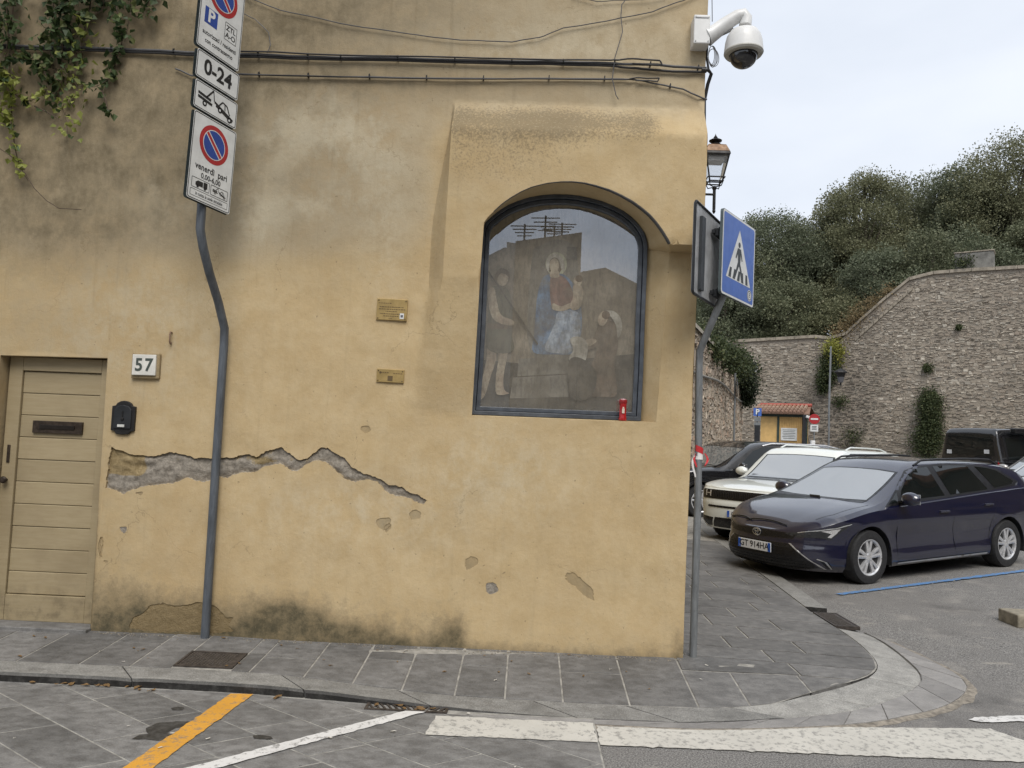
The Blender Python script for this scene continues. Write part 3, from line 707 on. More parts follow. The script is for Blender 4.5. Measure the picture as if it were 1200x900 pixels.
def core(loop, depth, rough, oldf, seed, name='bare_patch', res=0.014, damp=0.0):
    xs_ = [p[0] for p in loop]; zs_ = [p[1] for p in loop]; m = MB()
    pts = []
    for i in range(int((max(xs_)-min(xs_))/res)+1):
        for j in range(int((max(zs_)-min(zs_))/res)+1):
            p = (min(xs_)+i*res+0.004*sin(j), min(zs_)+j*res+0.004*cos(i))
            if in_poly(p[0], p[1], loop) and seg_dist(p[0], p[1], loop+[loop[0]]) > 0.005: pts.append(p)
    vv, tt = cdt_fill(loop, [], pts)
    out = []
    for p in vv:
        e = sst(seg_dist(p.x, p.y, loop+[loop[0]]), 0.0, 0.03)
        out.append((p.x, wall_y(p.x, p.y)+depth-e*rough*(0.5+fbm((p.x*11+seed, p.y*17, seed), 4)), p.y))
    m.add(out, tt); o = m.build(name, M_CORE, smooth=True, angle=50); 
    set_attr(o.data, 'oldcoat', [oldf(p.x, p.y) for p in vv]); set_attr(o.data, 'damp', [damp]*len(vv)); set_attr(o.data, 'lime', [0.8*sst(seg_dist(p.x, p.y, loop+[loop[0]]), 0.016, 0.002)*(0 if in_poly(p.x, p.y-0.03, loop) else 1)*(1 if depth > 0.01 else 0) for p in vv])
    bpart(o); return o
def old1(x, z):
    top = interp(x, [(-3.0, 1.36), (-2.7, 1.30), (-2.5, 1.28), (-2.2, 1.27), (-1.8, 1.33), (-1.2, 1.33), (-0.8, 1.1), (-0.5, 1.0)])
    lim = 0.9*sst(x, -2.62, -2.86)
    return max(lim*sst(z, 1.16, 1.24), 0.42*sst(z, top-0.02, top+0.02))
core(loss1, 0.020, 0.016, old1, 1); core(loss2, 0.006, 0.005, lambda x, z: 0.9, 2, damp=0.5)
for i, c_ in enumerate(chips):
    if i not in (0, 8):                          # only the top coat is gone: the same plaster, a little lower
        vv, tt = cdt_fill(c_, [], [(sum(p[0] for p in c_)/len(c_), sum(p[1] for p in c_)/len(c_))]); m = MB(); m.add([(p.x, wall_y(p.x, p.y)+0.004, p.y) for p in vv], tt); o = m.build('plaster_chip', M_PLAST); attrs(o.data)
        a_ = o.data.attributes['grime']; a_.data.foreach_set('value', [0.55]*len(o.data.vertices)); bpart(o); continue
    core(c_, 0.004, 0.002, lambda x, z, i=i: 0.2 if i in (0, 8) else 1.0, 3+i, 'plaster_chip', 0.01, damp=0.0 if i in (0, 8) else 0.12)
# --- niche reveal: from the hole in the wall to the frame
fr_o = wp(zz([(92,830),(103,690),(113,520),(122,330),(128,200),(142,172),(180,140),(215,118),(250,104),(290,92),(330,85),(375,82),(420,83),(460,87),(500,95),(540,106),(580,122),(612,139),(640,160),(662,184),(680,210),(689,234),(693,262),(691,330),(684,500),(678,690),(670,852)]), FRAME_Y)
def along(P, n, closed=False):
    Q = P+([P[0]] if closed else []); d = [0]
    for a, c in zip(Q, Q[1:]): d.append(d[-1]+hypot(c[0]-a[0], c[1]-a[1]))
    out = []
    for i in range(n+(0 if closed else 1)):
        t = d[-1]*i/n
        out.append((interp(t, list(zip(d, [p[0] for p in Q]))), interp(t, list(zip(d, [p[1] for p in Q])))))
    return out
# match by pieces so that corners meet corners
i_l = niche.index(arch_top[0]); i_r = niche.index(arch_top[-1]); i_br = niche.index(niche_br) if niche_br in niche else i_r+5
segs_n = [niche[0:i_l+1], niche[i_l:i_r+1], niche[i_r:i_br+1], niche[i_br:]+[niche[0]]]
fl_, frr = 4, 22
segs_f = [fr_o[0:fl_+1], fr_o[fl_:frr+1], fr_o[frr:], [fr_o[-1], fr_o[0]]]
nn_ = [16, 44, 16, 20]; b = MB(); A = []; B = []
for qi, (sn, sf, n) in enumerate(zip(segs_n, segs_f, nn_)):
    A += ([sn[0]]+along(sn[1:], n-1)[:-1]) if qi == 2 else along(sn, n)[:-1]
    B += ([sf[0], (sf[0][0], sf[0][1]-0.006)]+along([(sf[0][0], sf[0][1]-0.006)]+sf[1:], n-1)[1:-1]) if qi == 2 else along(sf, n)[:-1]
n = len(A); rows_ = 5; vs = []
for q in range(rows_):
    t = q/(rows_-1)
    for (ax, az), (bx, bz) in zip(A, B):
        y0 = wall_y(ax, az); vs.append((lerp(ax, bx, t), lerp(y0, FRAME_Y+0.03, t)+(0.0), lerp(az, bz, t)))
b.add(vs, [(q*n+i, q*n+(i+1) % n, (q+1)*n+(i+1) % n, (q+1)*n+i) for q in range(rows_-1) for i in range(n)])
o = b.build('niche_reveal', M_PLAST, smooth=True, angle=50); attrs(o.data); bpart(o)
# drip edge: a thin dark lead strip standing out along the arch
dp = [(x, wall_y(x, z)-0.004, z) for x, z in along(arch_top[2:], 60)]
b = MB()
for p, q in zip(dp, dp[1:]): pass
th = [0.0035+0.0080*sst(i, 14, 50) for i in range(len(dp))]
b.tube([(x, y, z-0.003) for x, y, z in dp], th, 6)
M_LEAD = plain('dark_lead', (0.03, 0.028, 0.026), 0.7)
bpart(b.build('drip_edge', M_LEAD, smooth=True))
# --- glazed frame
M_FRAME = plain('shrine_frame_paint', (0.062, 0.072, 0.088), 0.42, var=0.25, scale=14, bump=0.0008)
def inset(P, d):
    n = len(P); out = []; cx = sum(p[0] for p in P)/n; cz = sum(p[1] for p in P)/n
    for i in range(n):
        a, p, c = Vector(P[i-1]), Vector(P[i]), Vector(P[(i+1) % n])
        e1_, e2_ = (p-a).normalized(), (c-p).normalized(); n1, n2 = Vector((-e1_.y, e1_.x)), Vector((-e2_.y, e2_.x))
        m = n1+n2; m = m/max(0.35, m.dot(n1)); s = 1 if m.dot(Vector((cx, cz))-p) > 0 else -1
        out.append((p.x+s*m.x*d, p.y+s*m.y*d))
    return out
def ring(P0, P1, yf, yb, name, mat, parent=None):
    n = len(P0); m = MB()
    m.add([(x, yf, z) for x, z in P0]+[(x, yf, z) for x, z in P1]+[(x, yb, z) for x, z in P1]+[(x, yb, z) for x, z in P0],
          [(q*n+i, q*n+(i+1) % n, ((q+1) % 4)*n+(i+1) % n, ((q+1) % 4)*n+i) for q in range(4) for i in range(n)])
    return m.build(name, mat, parent, smooth=True, angle=40, bevel=0.003)
f1 = inset(fr_o, 0.030); f1b = inset(fr_o, 0.033); f2 = inset(fr_o, 0.062); f2b = inset(fr_o, 0.050)
shrine = bpart(ring(fr_o, f1, FRAME_Y-0.015, FRAME_Y+0.06, 'shrine_frame', M_FRAME))
o = ring(f1b, f2, FRAME_Y+0.004, FRAME_Y+0.05, 'glazing_frame', M_FRAME); o.parent = shrine
gp = inset(fr_o, 0.055)
vq, tq = cdt_fill(gp, [], []); m = MB(); m.add([(p.x, FRAME_Y+0.030, p.y) for p in vq], tq)
gg = G('shrine_glass')
tr_ = gg.nt.nodes.new('ShaderNodeBsdfTransparent'); tr_.inputs[0].default_value = (0.93, 0.95, 0.95, 1)
gl_ = gg.nt.nodes.new('ShaderNodeBsdfGlossy'); gl_.inputs['Roughness'].default_value = 0.006; gl_.inputs[0].default_value = (0.86, 0.92, 1, 1)
df_ = gg.nt.nodes.new('ShaderNodeBsdfDiffuse'); df_.inputs[0].default_value = (0.40, 0.37, 0.32, 1)     # pale film: painted haze that veils the fresco
haze = gg.ramp(gg.noise(gg.pos(), 5, 6, 0.65), 0.3, 0.75, 0.12, 0.26)
fres = gg.n('ShaderNodeFresnel', IOR=3.0)
mx1 = gg.nt.nodes.new('ShaderNodeMixShader'); mx2 = gg.nt.nodes.new('ShaderNodeMixShader')
gg.nt.links.new(fres, mx1.inputs[0]); gg.nt.links.new(tr_.outputs[0], mx1.inputs[1]); gg.nt.links.new(gl_.outputs[0], mx1.inputs[2])
gg.nt.links.new(haze, mx2.inputs[0]); gg.nt.links.new(mx1.outputs[0], mx2.inputs[1]); gg.nt.links.new(df_.outputs[0], mx2.inputs[2])
gg.nt.links.new(mx2.outputs[0], gg.out.inputs[0])
o = m.build('pane', gg.m); o.parent = shrine
# --- fresco behind the glass: flat painted plaster, its figures as paint layers
FY = FRAME_Y+0.075
def m_fresco(name, c, c2=None, sc=9):
    g = G(name); v = g.pos(); c2 = c2 or tuple(x*0.6 for x in c)
    n = g.noise(v, sc, 6, 0.65); w = g.noise(v, 30, 5, 0.7)
    c = tuple(1.0*(0.78*x+0.22*(c[0]+c[1]+c[2])/3) for x in c); c2 = tuple(1.0*(0.78*x+0.22*(c2[0]+c2[1]+c2[2])/3) for x in c2)
    cc = g.mix(g.ramp(n, 0.3, 0.7), c2, c); cc = g.mix(g.ramp(w, 0.52, 0.72, 0, 0.55), cc, (0.22, 0.185, 0.135))
    cc = g.mix(g.ramp(g.noise(v, 6.5, 6, 0.7), 0.38, 0.66, 0, 0.62), cc, (0.17, 0.14, 0.10))
    fold = g.noise(g.scale(v, (6, 1, 1.6)), 8, 4, 0.6); cc = g.mix(g.ramp(fold, 0.45, 0.62, 0, 0.4), cc, tuple(x*0.35 for x in c2))
    return g.fin(cc, 0.9, spec=0.1)
FM = dict(sky=m_fresco('fresco_ground', (0.456, 0.361, 0.247), (0.247, 0.190, 0.129), 4), blue=m_fresco('fresco_blue', (0.190, 0.361, 0.608), (0.067, 0.142, 0.285), 12), pale=m_fresco('fresco_pale_blue', (0.608, 0.684, 0.798), (0.266, 0.342, 0.475), 16),
          skin=m_fresco('fresco_flesh', (0.800, 0.646, 0.437), (0.475, 0.323, 0.209), 14), red=m_fresco('fresco_red', (0.418, 0.199, 0.142), (0.209, 0.095, 0.076), 14), brown=m_fresco('fresco_brown', (0.257, 0.162, 0.095), (0.114, 0.076, 0.049), 14),
          halo=m_fresco('fresco_gold', (0.800, 0.798, 0.494), None, 14), stone=m_fresco('fresco_stone', (0.380, 0.332, 0.266), (0.190, 0.167, 0.137), 9), dark=m_fresco('fresco_dark', (0.095, 0.080, 0.065), (0.057, 0.048, 0.038), 8), hair=m_fresco('fresco_hair', (0.228, 0.142, 0.076)), white=m_fresco('fresco_white', (0.798, 0.722, 0.589), (0.475, 0.418, 0.342), 14), green=m_fresco('fresco_olive', (0.190, 0.180, 0.114)))
gp2 = [(x+(0.05 if x < 0.2 else -0.05)*-1, z+(0.04 if z > 2.5 else -0.04)) for x, z in fr_o]
m = MB(); m.prism([(x, -z) for x, z in gp2], 0.02, ((0, FY, 0), (1, 0, 0), (0, 0, -1)))
fres_o = bpart(m.build('fresco', FM['sky']))
m = MB(); n_ = len(fr_o)
m.add([(x, FRAME_Y+0.03, z) for x, z in fr_o]+[(x, FY+0.01, z) for x, z in gp2], [(i, (i+1) % n_, n_+(i+1) % n_, n_+i) for i in range(n_)])
bpart(m.build('niche_back_reveal', M_PLAST)); attrs(bpy.data.objects['niche_back_reveal'].data)
lay = [0]
def paint(name, P, mat, smooth=True):
    lay[0] += 1
    W_ = wp(zz(P), FY)
    if smooth:
        n = len(W_); Q = []
        for i in range(n):
            p0, p1, p2, p3 = [Vector(W_[(i+q) % n]) for q in (-1, 0, 1, 2)]
            for t in (0, 0.25, 0.5, 0.75): Q.append(tuple(0.5*((2*p1)+(p2-p0)*t+(2*p0-5*p1+4*p2-p3)*t*t+(3*p1-p0-3*p2+p3)*t**3)))
        W_ = Q
    vv, tt = cdt_fill(W_, [], []); m = MB(); y = FY-0.0006-0.0005*lay[0]
    m.add([(p.x, y, p.y) for p in vv], tt); o = m.build(name, FM[mat], fix=False); o.parent = fres_o; return o
def ell(cx, cy, rx, ry, n=14, a=0): return [(cx+rx*cos(2*pi*i/n)*cos(a)-ry*sin(2*pi*i/n)*sin(a), cy+rx*cos(2*pi*i/n)*sin(a)+ry*sin(2*pi*i/n)*cos(a)) for i in range(n)]
P_ = paint
P_('painted_floor', [(100,640),(300,660),(470,640),(690,620),(690,860),(90,860)], 'dark', False)
P_('painted_hanging', [(300,300),(330,255),(385,235),(435,250),(455,300),(460,620),(295,620)], 'stone')
P_('painted_step', [(255,640),(430,632),(425,690),(250,700)], 'stone', False); P_('painted_step', [(235,704),(428,694),(424,770),(225,775)], 'stone', False)
P_('painted_halo', ell(383, 318, 36, 40), 'halo'); P_('painted_hair', ell(378, 322, 25, 34), 'hair')
P_('painted_cloak', [(350,355),(405,352),(440,385),(462,430),(470,500),(466,560),(440,620),(380,625),(305,618),(308,560),(312,500),(318,430),(330,380)], 'blue')
P_('painted_robe', [(365,360),(400,358),(428,385),(445,440),(430,470),(375,472),(362,430)], 'red')
P_('painted_skirt', [(390,480),(450,478),(466,520),(455,580),(430,618),(395,622),(345,610),(360,560),(378,520)], 'pale')
P_('painted_face', ell(376, 323, 16, 24), 'skin'); P_('painted_neck', [(366,340),(388,340),(392,362),(362,362)], 'skin')
P_('painted_veil', [(352,300),(378,282),(405,300),(412,340),(400,335),(392,305),(376,296),(362,306),(358,340),(350,335)], 'white')
P_('painted_child', [(440,392),(460,388),(474,405),(472,440),(462,468),(440,475),(428,460),(440,430)], 'skin'); P_('painted_child_head', ell(456, 376, 14, 17), 'skin'); P_('painted_child_hair', ell(460, 368, 13, 12), 'hair')
P_('painted_arm', [(372,452),(400,462),(432,450),(440,462),(405,478),(370,472)], 'skin')
# left: standing man with a long lance
P_('painted_legs', [(150,560),(176,555),(178,640),(160,700),(140,765),(122,775),(130,715),(146,640)], 'skin'); P_('painted_legs', [(188,560),(222,556),(216,630),(204,700),(206,745),(222,758),(180,760),(178,700),(186,640)], 'skin')
P_('painted_tunic', [(150,408),(180,392),(210,396),(228,430),(232,500),(232,560),(238,610),(190,622),(146,600),(150,520),(152,460)], 'green')
P_('painted_belt', [(148,520),(232,522),(234,540),(148,538)], 'brown', False)
P_('painted_sleeve', [(150,412),(172,400),(182,450),(196,492),(236,510),(232,528),(180,515),(158,480)], 'skin')
P_('painted_face', ell(200, 366, 20, 27), 'skin'); P_('painted_hair', [(180,345),(198,333),(222,345),(226,372),(216,358),(196,350),(184,366),(178,392),(172,370)], 'hair')
P_('painted_lance', [(140,330),(144,328),(322,590),(318,594)], 'dark', False)
# right: kneeling friar
P_('painted_habit', [(530,520),(556,508),(590,530),(592,600),(580,660),(588,760),(540,770),(470,765),(430,740),(440,680),(500,660),(520,600),(512,565)], 'brown')
P_('painted_sleeve', [(528,545),(548,560),(520,600),(480,612),(470,600),(500,578)], 'brown'); P_('painted_hands', [(482,578),(505,572),(520,580),(500,596),(478,596)], 'skin')
P_('painted_halo', [(548,480),(575,478),(600,500),(606,540),(592,570),(586,530),(570,500)], 'white'); P_('painted_face', ell(541, 504, 16, 26, a=0.3), 'skin'); P_('painted_hair', ell(551, 492, 14, 14), 'hair')
P_('painted_flowers', [(430,575),(450,565),(475,572),(490,600),(480,650),(450,660),(425,640),(440,610)], 'white'); P_('painted_bush', [(425,650),(470,640),(520,690),(500,770),(430,770)], 'dark')
# --- red votive lamp on the sill
vb = atY(729.5, 493, 0.05)
cand = thing('votive_candle', 'red plastic votive candle standing on the shrine sill', 'candle', vb)
gR = G('red_plastic'); gR.fin(gR.mix(gR.ramp(gR.noise(gR.objc(), 60, 3), 0.3, 0.7), (0.34, 0.008, 0.012), (0.48, 0.02, 0.02)), 0.22, spec=0.6, Transmission_Weight=0.15)
MB().lathe([(0.026,0),(0.028,0.004),(0.028,0.02),(0.025,0.03),(0.025,0.11),(0.027,0.118),(0.027,0.124)], n=20).build('jar', gR.m, cand, smooth=True)
MB().lathe([(0.028,0.124),(0.030,0.128),(0.030,0.142),(0.027,0.152),(0.012,0.158),(0.0,0.158)], n=20).build('lid', plain('dark_red_lid', (0.26, 0.012, 0.012), 0.35), cand, smooth=True)
MB().box((0, -0.0275, 0.07), (0.018, 0.003, 0.034)).box((0, -0.0275, 0.092), (0.011, 0.003, 0.012)).build('printed_figure', plain('pale_print', (0.62, 0.52, 0.42), 0.6), cand)

# --- door
M_DOOR = None
def m_wood():
    g = G('beige_door_paint'); v = g.pos()
    gr = g.noise(g.scale(v, (2.2, 2, 22)), 3, 7, 0.7); big = g.noise(v, 2.3, 5); r = g.rnd()
    c = g.mix(g.ramp(gr, 0.3, 0.72), (0.295, 0.235, 0.138), (0.335, 0.272, 0.168))
    c = g.mix(g.ramp(big, 0.5, 0.72, 0, 0.35), c, (0.19, 0.145, 0.085))
    zc = g.n('ShaderNodeSeparateXYZ', 'Z', Vector=v)
    foot = g.math('MULTIPLY', g.ramp(zc, 0.12, 0.55, 1, 0), g.ramp(g.noise(v, 10, 6, 0.7), 0.42, 0.7))
    c = g.mix(g.math('MULTIPLY', foot, 0.6), c, (0.11, 0.085, 0.055))
    t = g.math('ADD', g.math('MULTIPLY', r, 0.14), 0.93); c = g.mix(1.0, c, g.n('ShaderNodeCombineColor', Red=t, Green=t, Blue=t), 'MULTIPLY')
    return g.fin(c, 0.5, g.bump(gr, 0.3, 0.0015), spec=0.35)
M_DOOR = m_wood()
b = MB(); dl, dr, dt, db = -3.86, -3.06, 2.04, 0.09; DY = 0.13
# reveal of the opening
n = len(DOOR); P2 = [(x, z) for x, z in DOOR]
b.add([(x, wall_y(x, z), z) for x, z in DOOR]+[(x, 0.30, z) for x, z in DOOR], [(i, (i+1) % n, n+(i+1) % n, n+i) for i in range(n)])
o = b.build('door_reveal', M_PLAST); attrs(o.data); bpart(o)
b = MB()
def quadbox(m, x0, x1, z0, z1, y0, y1): m.box(((x0+x1)/2, (y0+y1)/2, (z0+z1)/2), (x1-x0, y1-y0, z1-z0))
# door leaf: stiles and rails hold the boards
b = MB()
quadbox(b, -3.845, -3.745, 0.12, 2.035, DY-0.045, DY); quadbox(b, -3.155, -3.055, 0.12, 2.035, DY-0.045, DY)
quadbox(b, -3.744, -3.156, 1.935, 2.035, DY-0.045, DY); quadbox(b, -3.744, -3.156, 0.12, 0.305, DY-0.043, DY)
door = bpart(b.build('door', M_DOOR, bevel=0.004))
zb_ = [0.308, 0.460, 0.612, 0.765, 0.918, 1.070, 1.222, 1.374, 1.546, 1.745, 1.932]
zb_ = [0.308+(1.932-0.308)*i/10 for i in range(11)]
for i in range(10):
    m = MB(); quadbox(m, -3.743, -3.157, zb_[i]+0.0015, zb_[i+1]-0.0015, DY-0.028+0.0015*(i % 3), DY)
    o = m.build('board', M_DOOR, bevel=0.005); o.parent = door
m = MB(); quadbox(m, -3.755, -3.745, 0.30, 1.94, DY-0.040, DY-0.028)
M_BRASS = plain('browned_brass', (0.050, 0.036, 0.026), 0.45, 0.5, var=0.4, scale=30)
z0_ = zb_[7]
m = MB(); quadbox(m, -3.640, -3.270, z0_+0.035, z0_+0.125, DY-0.045, DY-0.024); lt = m.build('letter_slot', M_BRASS, bevel=0.003); lt.parent = door
m = MB(); quadbox(m, -3.585, -3.325, z0_+0.066, z0_+0.096, DY-0.052, DY-0.044); o = m.build('letter_flap', plain('slot_dark', (0.018, 0.014, 0.011), 0.4, 0.4), bevel=0.002); o.parent = door
m = MB().lathe([(0.0,0.055),(0.018,0.052),(0.026,0.042),(0.026,0.034),(0.012,0.022),(0.010,0.0)], (-3.80, DY-0.045, 1.13), 16, Matrix.Rotation(radians(90), 3, 'X'))
o = m.build('knob', M_BRASS, smooth=True); o.parent = door
m = MB().box((-3.80, DY-0.049, 1.32), (0.022, 0.008, 0.13)); o = m.build('lock_plate', M_BRASS, bevel=0.003); o.parent = door
# threshold
m = MB().box((-3.46, 0.10, 0.098), (0.84, 0.36, 0.045)); bpart(m.build('threshold', M_SLAB, bevel=0.006))
# --- side wall, rear and roof so the building stands as a building
b = MB()
zsl = [0.0, 1, 2, 3, 4, 5, 6, 7, 8.6]
b.add([(XR(z)-0.0005, 0.004, z) for z in zsl]+[(XR(z)+WS*9.5, 9.5, z) for z in zsl], [(i, i+1, 9+i+1, 9+i) for i in range(8)])
b.add([(XR(0)+WS*9.5, 9.5, 0), (XR(8.6)+WS*9.5, 9.5, 8.6), (-9, 9.5, 8.6), (-9, 9.5, 0)], [(0, 1, 2, 3)]); b.add([(-9, 9.5, 0), (-9, 9.5, 8.6), (-9, 0, 8.6), (-9, 0, 0)], [(0, 1, 2, 3)])
# cap behind hood's end
hz = [HB-0.012+(4.04-HB+0.012)*i/30 for i in range(31)]
b.add([(XR(z)-0.0008, wall_y(XR(z)-0.02, z), z) for z in hz]+[(XR(z)-0.0008, 0.02, z) for z in hz], [(i, i+1, 31+i+1, 31+i) for i in range(30)])
o = b.build('side_wall', M_PLAST); attrs(o.data); bpart(o)
M_TILE = plain('terracotta', (0.33, 0.16, 0.095), 0.85, var=0.35, scale=6, bump=0.01)
b = MB(); b.add([(-9.6, -0.75, 8.35), (1.42, -0.75, 8.35), (2.72, 9.7, 8.4), (-9.6, 9.7, 8.4), (-9.6, 4.5, 10.2), (0.0, 4.5, 10.2), (-9.6, -0.75, 8.5), (1.42, -0.75, 8.5), (2.72, 9.7, 8.55), (-9.6, 9.7, 8.55)],
                [(0, 3, 2, 1), (6, 7, 5, 4), (8, 9, 4, 5), (7, 8, 5), (0, 1, 7, 6), (1, 2, 8, 7), (2, 3, 9, 8)])
bpart(b.build('roof', M_TILE))
# ================================================================ signs, lamp, camera, cables, plant
M_WHITE = plain('sign_white', (0.62, 0.63, 0.62), 0.45, var=0.1, scale=7)
M_BLACK = plain('sign_black', (0.012, 0.012, 0.013), 0.5)
M_RED = plain('sign_red', (0.36, 0.022, 0.026), 0.4)
M_BLUE = plain('sign_blue', (0.018, 0.055, 0.27), 0.4)
M_ZBLUE = plain('crossing_blue', (0.062, 0.135, 0.42), 0.35, var=0.06)
M_ALU = plain('sign_back', (0.33, 0.335, 0.34), 0.5, 0.15, var=0.2)
M_SIDE = plain('sign_edge', (0.10, 0.125, 0.13), 0.5, 0.3)
def m_galv(name, c, rust=0.0):
    g = G(name); v = g.pos(); n = g.noise(g.scale(v, (8, 8, 1.2)), 4, 6, 0.65); f = g.noise(v, 60, 4)
    cc = g.mix(g.ramp(n, 0.3, 0.7), tuple(x*0.75 for x in c), tuple(x*1.2 for x in c))
    cc = g.mix(g.ramp(g.noise(v, 13, 6, 0.7), 0.60, 0.70, 0, 0.5), cc, tuple(x*0.45 for x in c))
    return g.fin(cc, g.ramp(n, 0.3, 0.7, 0.42, 0.6), g.bump(f, 0.3, 0.002), 0.35, 0.5)
M_POLE = m_galv('grey_pole_paint', (0.105, 0.118, 0.135)); M_GALV = m_galv('galvanised_steel', (0.20, 0.21, 0.215))
def flat(P, mat, name, parent, y=0.0, holes=[]):
    vv, tt = cdt_fill([tuple(p) for p in P], holes, []); m = MB(); m.add([(p.x, -y, p.y) for p in vv], tt)
    me = m.mesh(name)
    bm = bmesh.new(); bm.from_mesh(me)
    for f in bm.faces:
        if f.normal.y > 0: f.normal_flip()
    bm.to_mesh(me); bm.free()
    return link(name, me, mat, parent)
def circ(cx, cz, r, n=36, a0=0, a1=2*pi): return [(cx+r*cos(a0+(a1-a0)*i/(n if a1-a0 > 6.28 else n-1)), cz+r*sin(a0+(a1-a0)*i/(n if a1-a0 > 6.28 else n-1))) for i in range(n)]
def rrect(x0, x1, z0, z1, r, n=5):
    P = []
    for cx, cz, a in ((x1-r, z1-r, 0), (x0+r, z1-r, pi/2), (x0+r, z0+r, pi), (x1-r, z0+r, 1.5*pi)): P += [(cx+r*cos(a+pi/2*i/n), cz+r*sin(a+pi/2*i/n)) for i in range(n+1)]
    return P
def rect(x0, x1, z0, z1): return [(x0, z0), (x1, z0), (x1, z1), (x0, z1)]
def letters(s, x, z, size, mat, name, parent, y=0.002, bold=0.012, xs=1.0, rot=0.0, space=1.0, align='CENTER'):
    me = text_mesh(s, size, bold, align, space, xs)
    for v in me.vertices:
        a, b_ = v.co.x, v.co.y; c, d = a*cos(rot)-b_*sin(rot), a*sin(rot)+b_*cos(rot); v.co = Vector((x+c, -y, z+d))
    return link(name, me, mat, parent)
def plate(parent, w, h, z, mat=None, r=0.018, edge=None, name='plate', y=0.0):
    m = MB(); P = rrect(-w/2, w/2, z-h/2, z+h/2, r); m.prism([(x, -q) for x, q in P], 0.02, ((0, -y, 0), (1, 0, 0), (0, 0, -1)))
    o = m.build(name, edge or M_SIDE, parent)
    flat(rrect(-w/2+0.001, w/2-0.001, z-h/2+0.001, z+h/2-0.001, r), mat or M_WHITE, 'plate_face', o, 0.0008+y)
    return o
def outline(parent, x0, x1, z0, z1, t, mat, r=0.014, y=0.0018):
    return flat(rrect(x0, x1, z0, z1, r), mat, 'border', parent, y, [rrect(x0+t, x1-t, z0+t, z1-t, max(0.002, r-t))])
def no_parking(parent, cx, cz, R):
    flat(circ(cx, cz, R), M_RED, 'red_ring', parent, 0.0020)
    flat(circ(cx, cz, R*0.765), M_WHITE, 'white_ring', parent, 0.0026)
    for s in (1, -1):            # two blue halves left by the red bar
        P = [(cx+R*0.72*cos(a), cz+R*0.72*sin(a)) for a in [(-pi/4+0.20)+(pi-0.40)*i/20 if s > 0 else (3*pi/4+0.20)+(pi-0.40)*i/20 for i in range(21)]]
        flat(P, M_BLUE, 'blue_field', parent, 0.0032)
    t = R*0.085; d = R*0.72; q = sqrt(0.5)
    flat([(cx-d*q-t*q, cz+d*q-t*q), (cx+d*q-t*q, cz-d*q-t*q), (cx+d*q+t*q, cz-d*q+t*q), (cx-d*q+t*q, cz+d*q+t*q)], M_RED, 'red_bar', parent, 0.0030)
def tow_pict(parent, cx, cz, s):
    def f(P, m_=None, y=0.0024): flat([(cx+x*s, cz+z*s) for x, z in P], m_ or M_BLACK, 'pictogram', parent, y)
    def bar(x0, z0, x1, z1, t):
        L_ = hypot(x1-x0, z1-z0); nx_, nz_ = -(z1-z0)/L_*t, (x1-x0)/L_*t; f([(x0-nx_, z0-nz_), (x1-nx_, z1-nz_), (x1+nx_, z1+nz_), (x0+nx_, z0+nz_)])
    bar(-1.0, 0.10, -0.30, 0.02, 0.055); bar(-1.0, -0.06, -0.22, -0.14, 0.055); f(circ(-0.62, -0.24, 0.12, 14)); f(circ(-0.62, -0.24, 0.05, 10), M_WHITE, 0.003)
    bar(-0.55, 0.05, -0.20, 0.48, 0.035); bar(-0.20, 0.48, -0.12, 0.06, 0.022)
    bar(-0.10, 0.06, 0.98, -0.30, 0.045); bar(-0.02, -0.06, 0.94, -0.38, 0.035)          # lifted car's sill
    bar(0.16, 0.03, 0.34, 0.24, 0.03); bar(0.34, 0.24, 0.60, 0.17, 0.03); bar(0.60, 0.17, 0.78, -0.16, 0.03); bar(0.47, 0.20, 0.50, -0.06, 0.025)
    for wx_, wz_ in ((0.22, -0.16), (0.78, -0.35)): f(circ(wx_, wz_, 0.12, 14)); f(circ(wx_, wz_, 0.05, 10), M_WHITE, 0.003)
# ---------------------------------------------------------------- parking sign post
pt = atY(236.5, 240, -0.44); pb = atY(240.5, 742, -0.045); pk = atY(263, 378, -0.045)
post = thing('parking_sign_post', 'tall grey kinked post carrying four stacked white parking plates against ochre wall', 'sign post', (pb.x, pb.y, 0.1))
loc = lambda v: Vector(v)-Vector((pb.x, pb.y, 0.1))
k1 = atY(264, 385, -0.045); k2 = atY(238, 290, -0.42)
path = [Vector((pb.x, pb.y, 0.08)), Vector((pb.x, pb.y-0.002, 1.2)), Vector((k1.x, -0.05, k1.z-0.12)), Vector((k1.x, -0.06, k1.z)), Vector((lerp(k1.x, k2.x, 0.35), -0.17, lerp(k1.z, k2.z, 0.35))), Vector((lerp(k1.x, k2.x, 0.7), -0.32, lerp(k1.z, k2.z, 0.7))), Vector((k2.x, -0.42, k2.z)), Vector((pt.x, -0.44, k2.z+0.12)), Vector((pt.x, -0.44, pt.z+0.3)), Vector((pt.x-0.005, -0.445, 5.4))]
MB().tube([loc(p) for p in path], 0.030, 14).build('pole', M_POLE, post, smooth=True)
PHI = radians(69); nrm = Vector((sin(PHI), -cos(PHI), 0))
pc = Vector((pt.x, -0.44, 0))+nrm*0.048+Vector((cos(PHI), sin(PHI), 0))*0.02
zb4 = atY(218.5, 232, pc.y-0.2*sin(PHI)).z
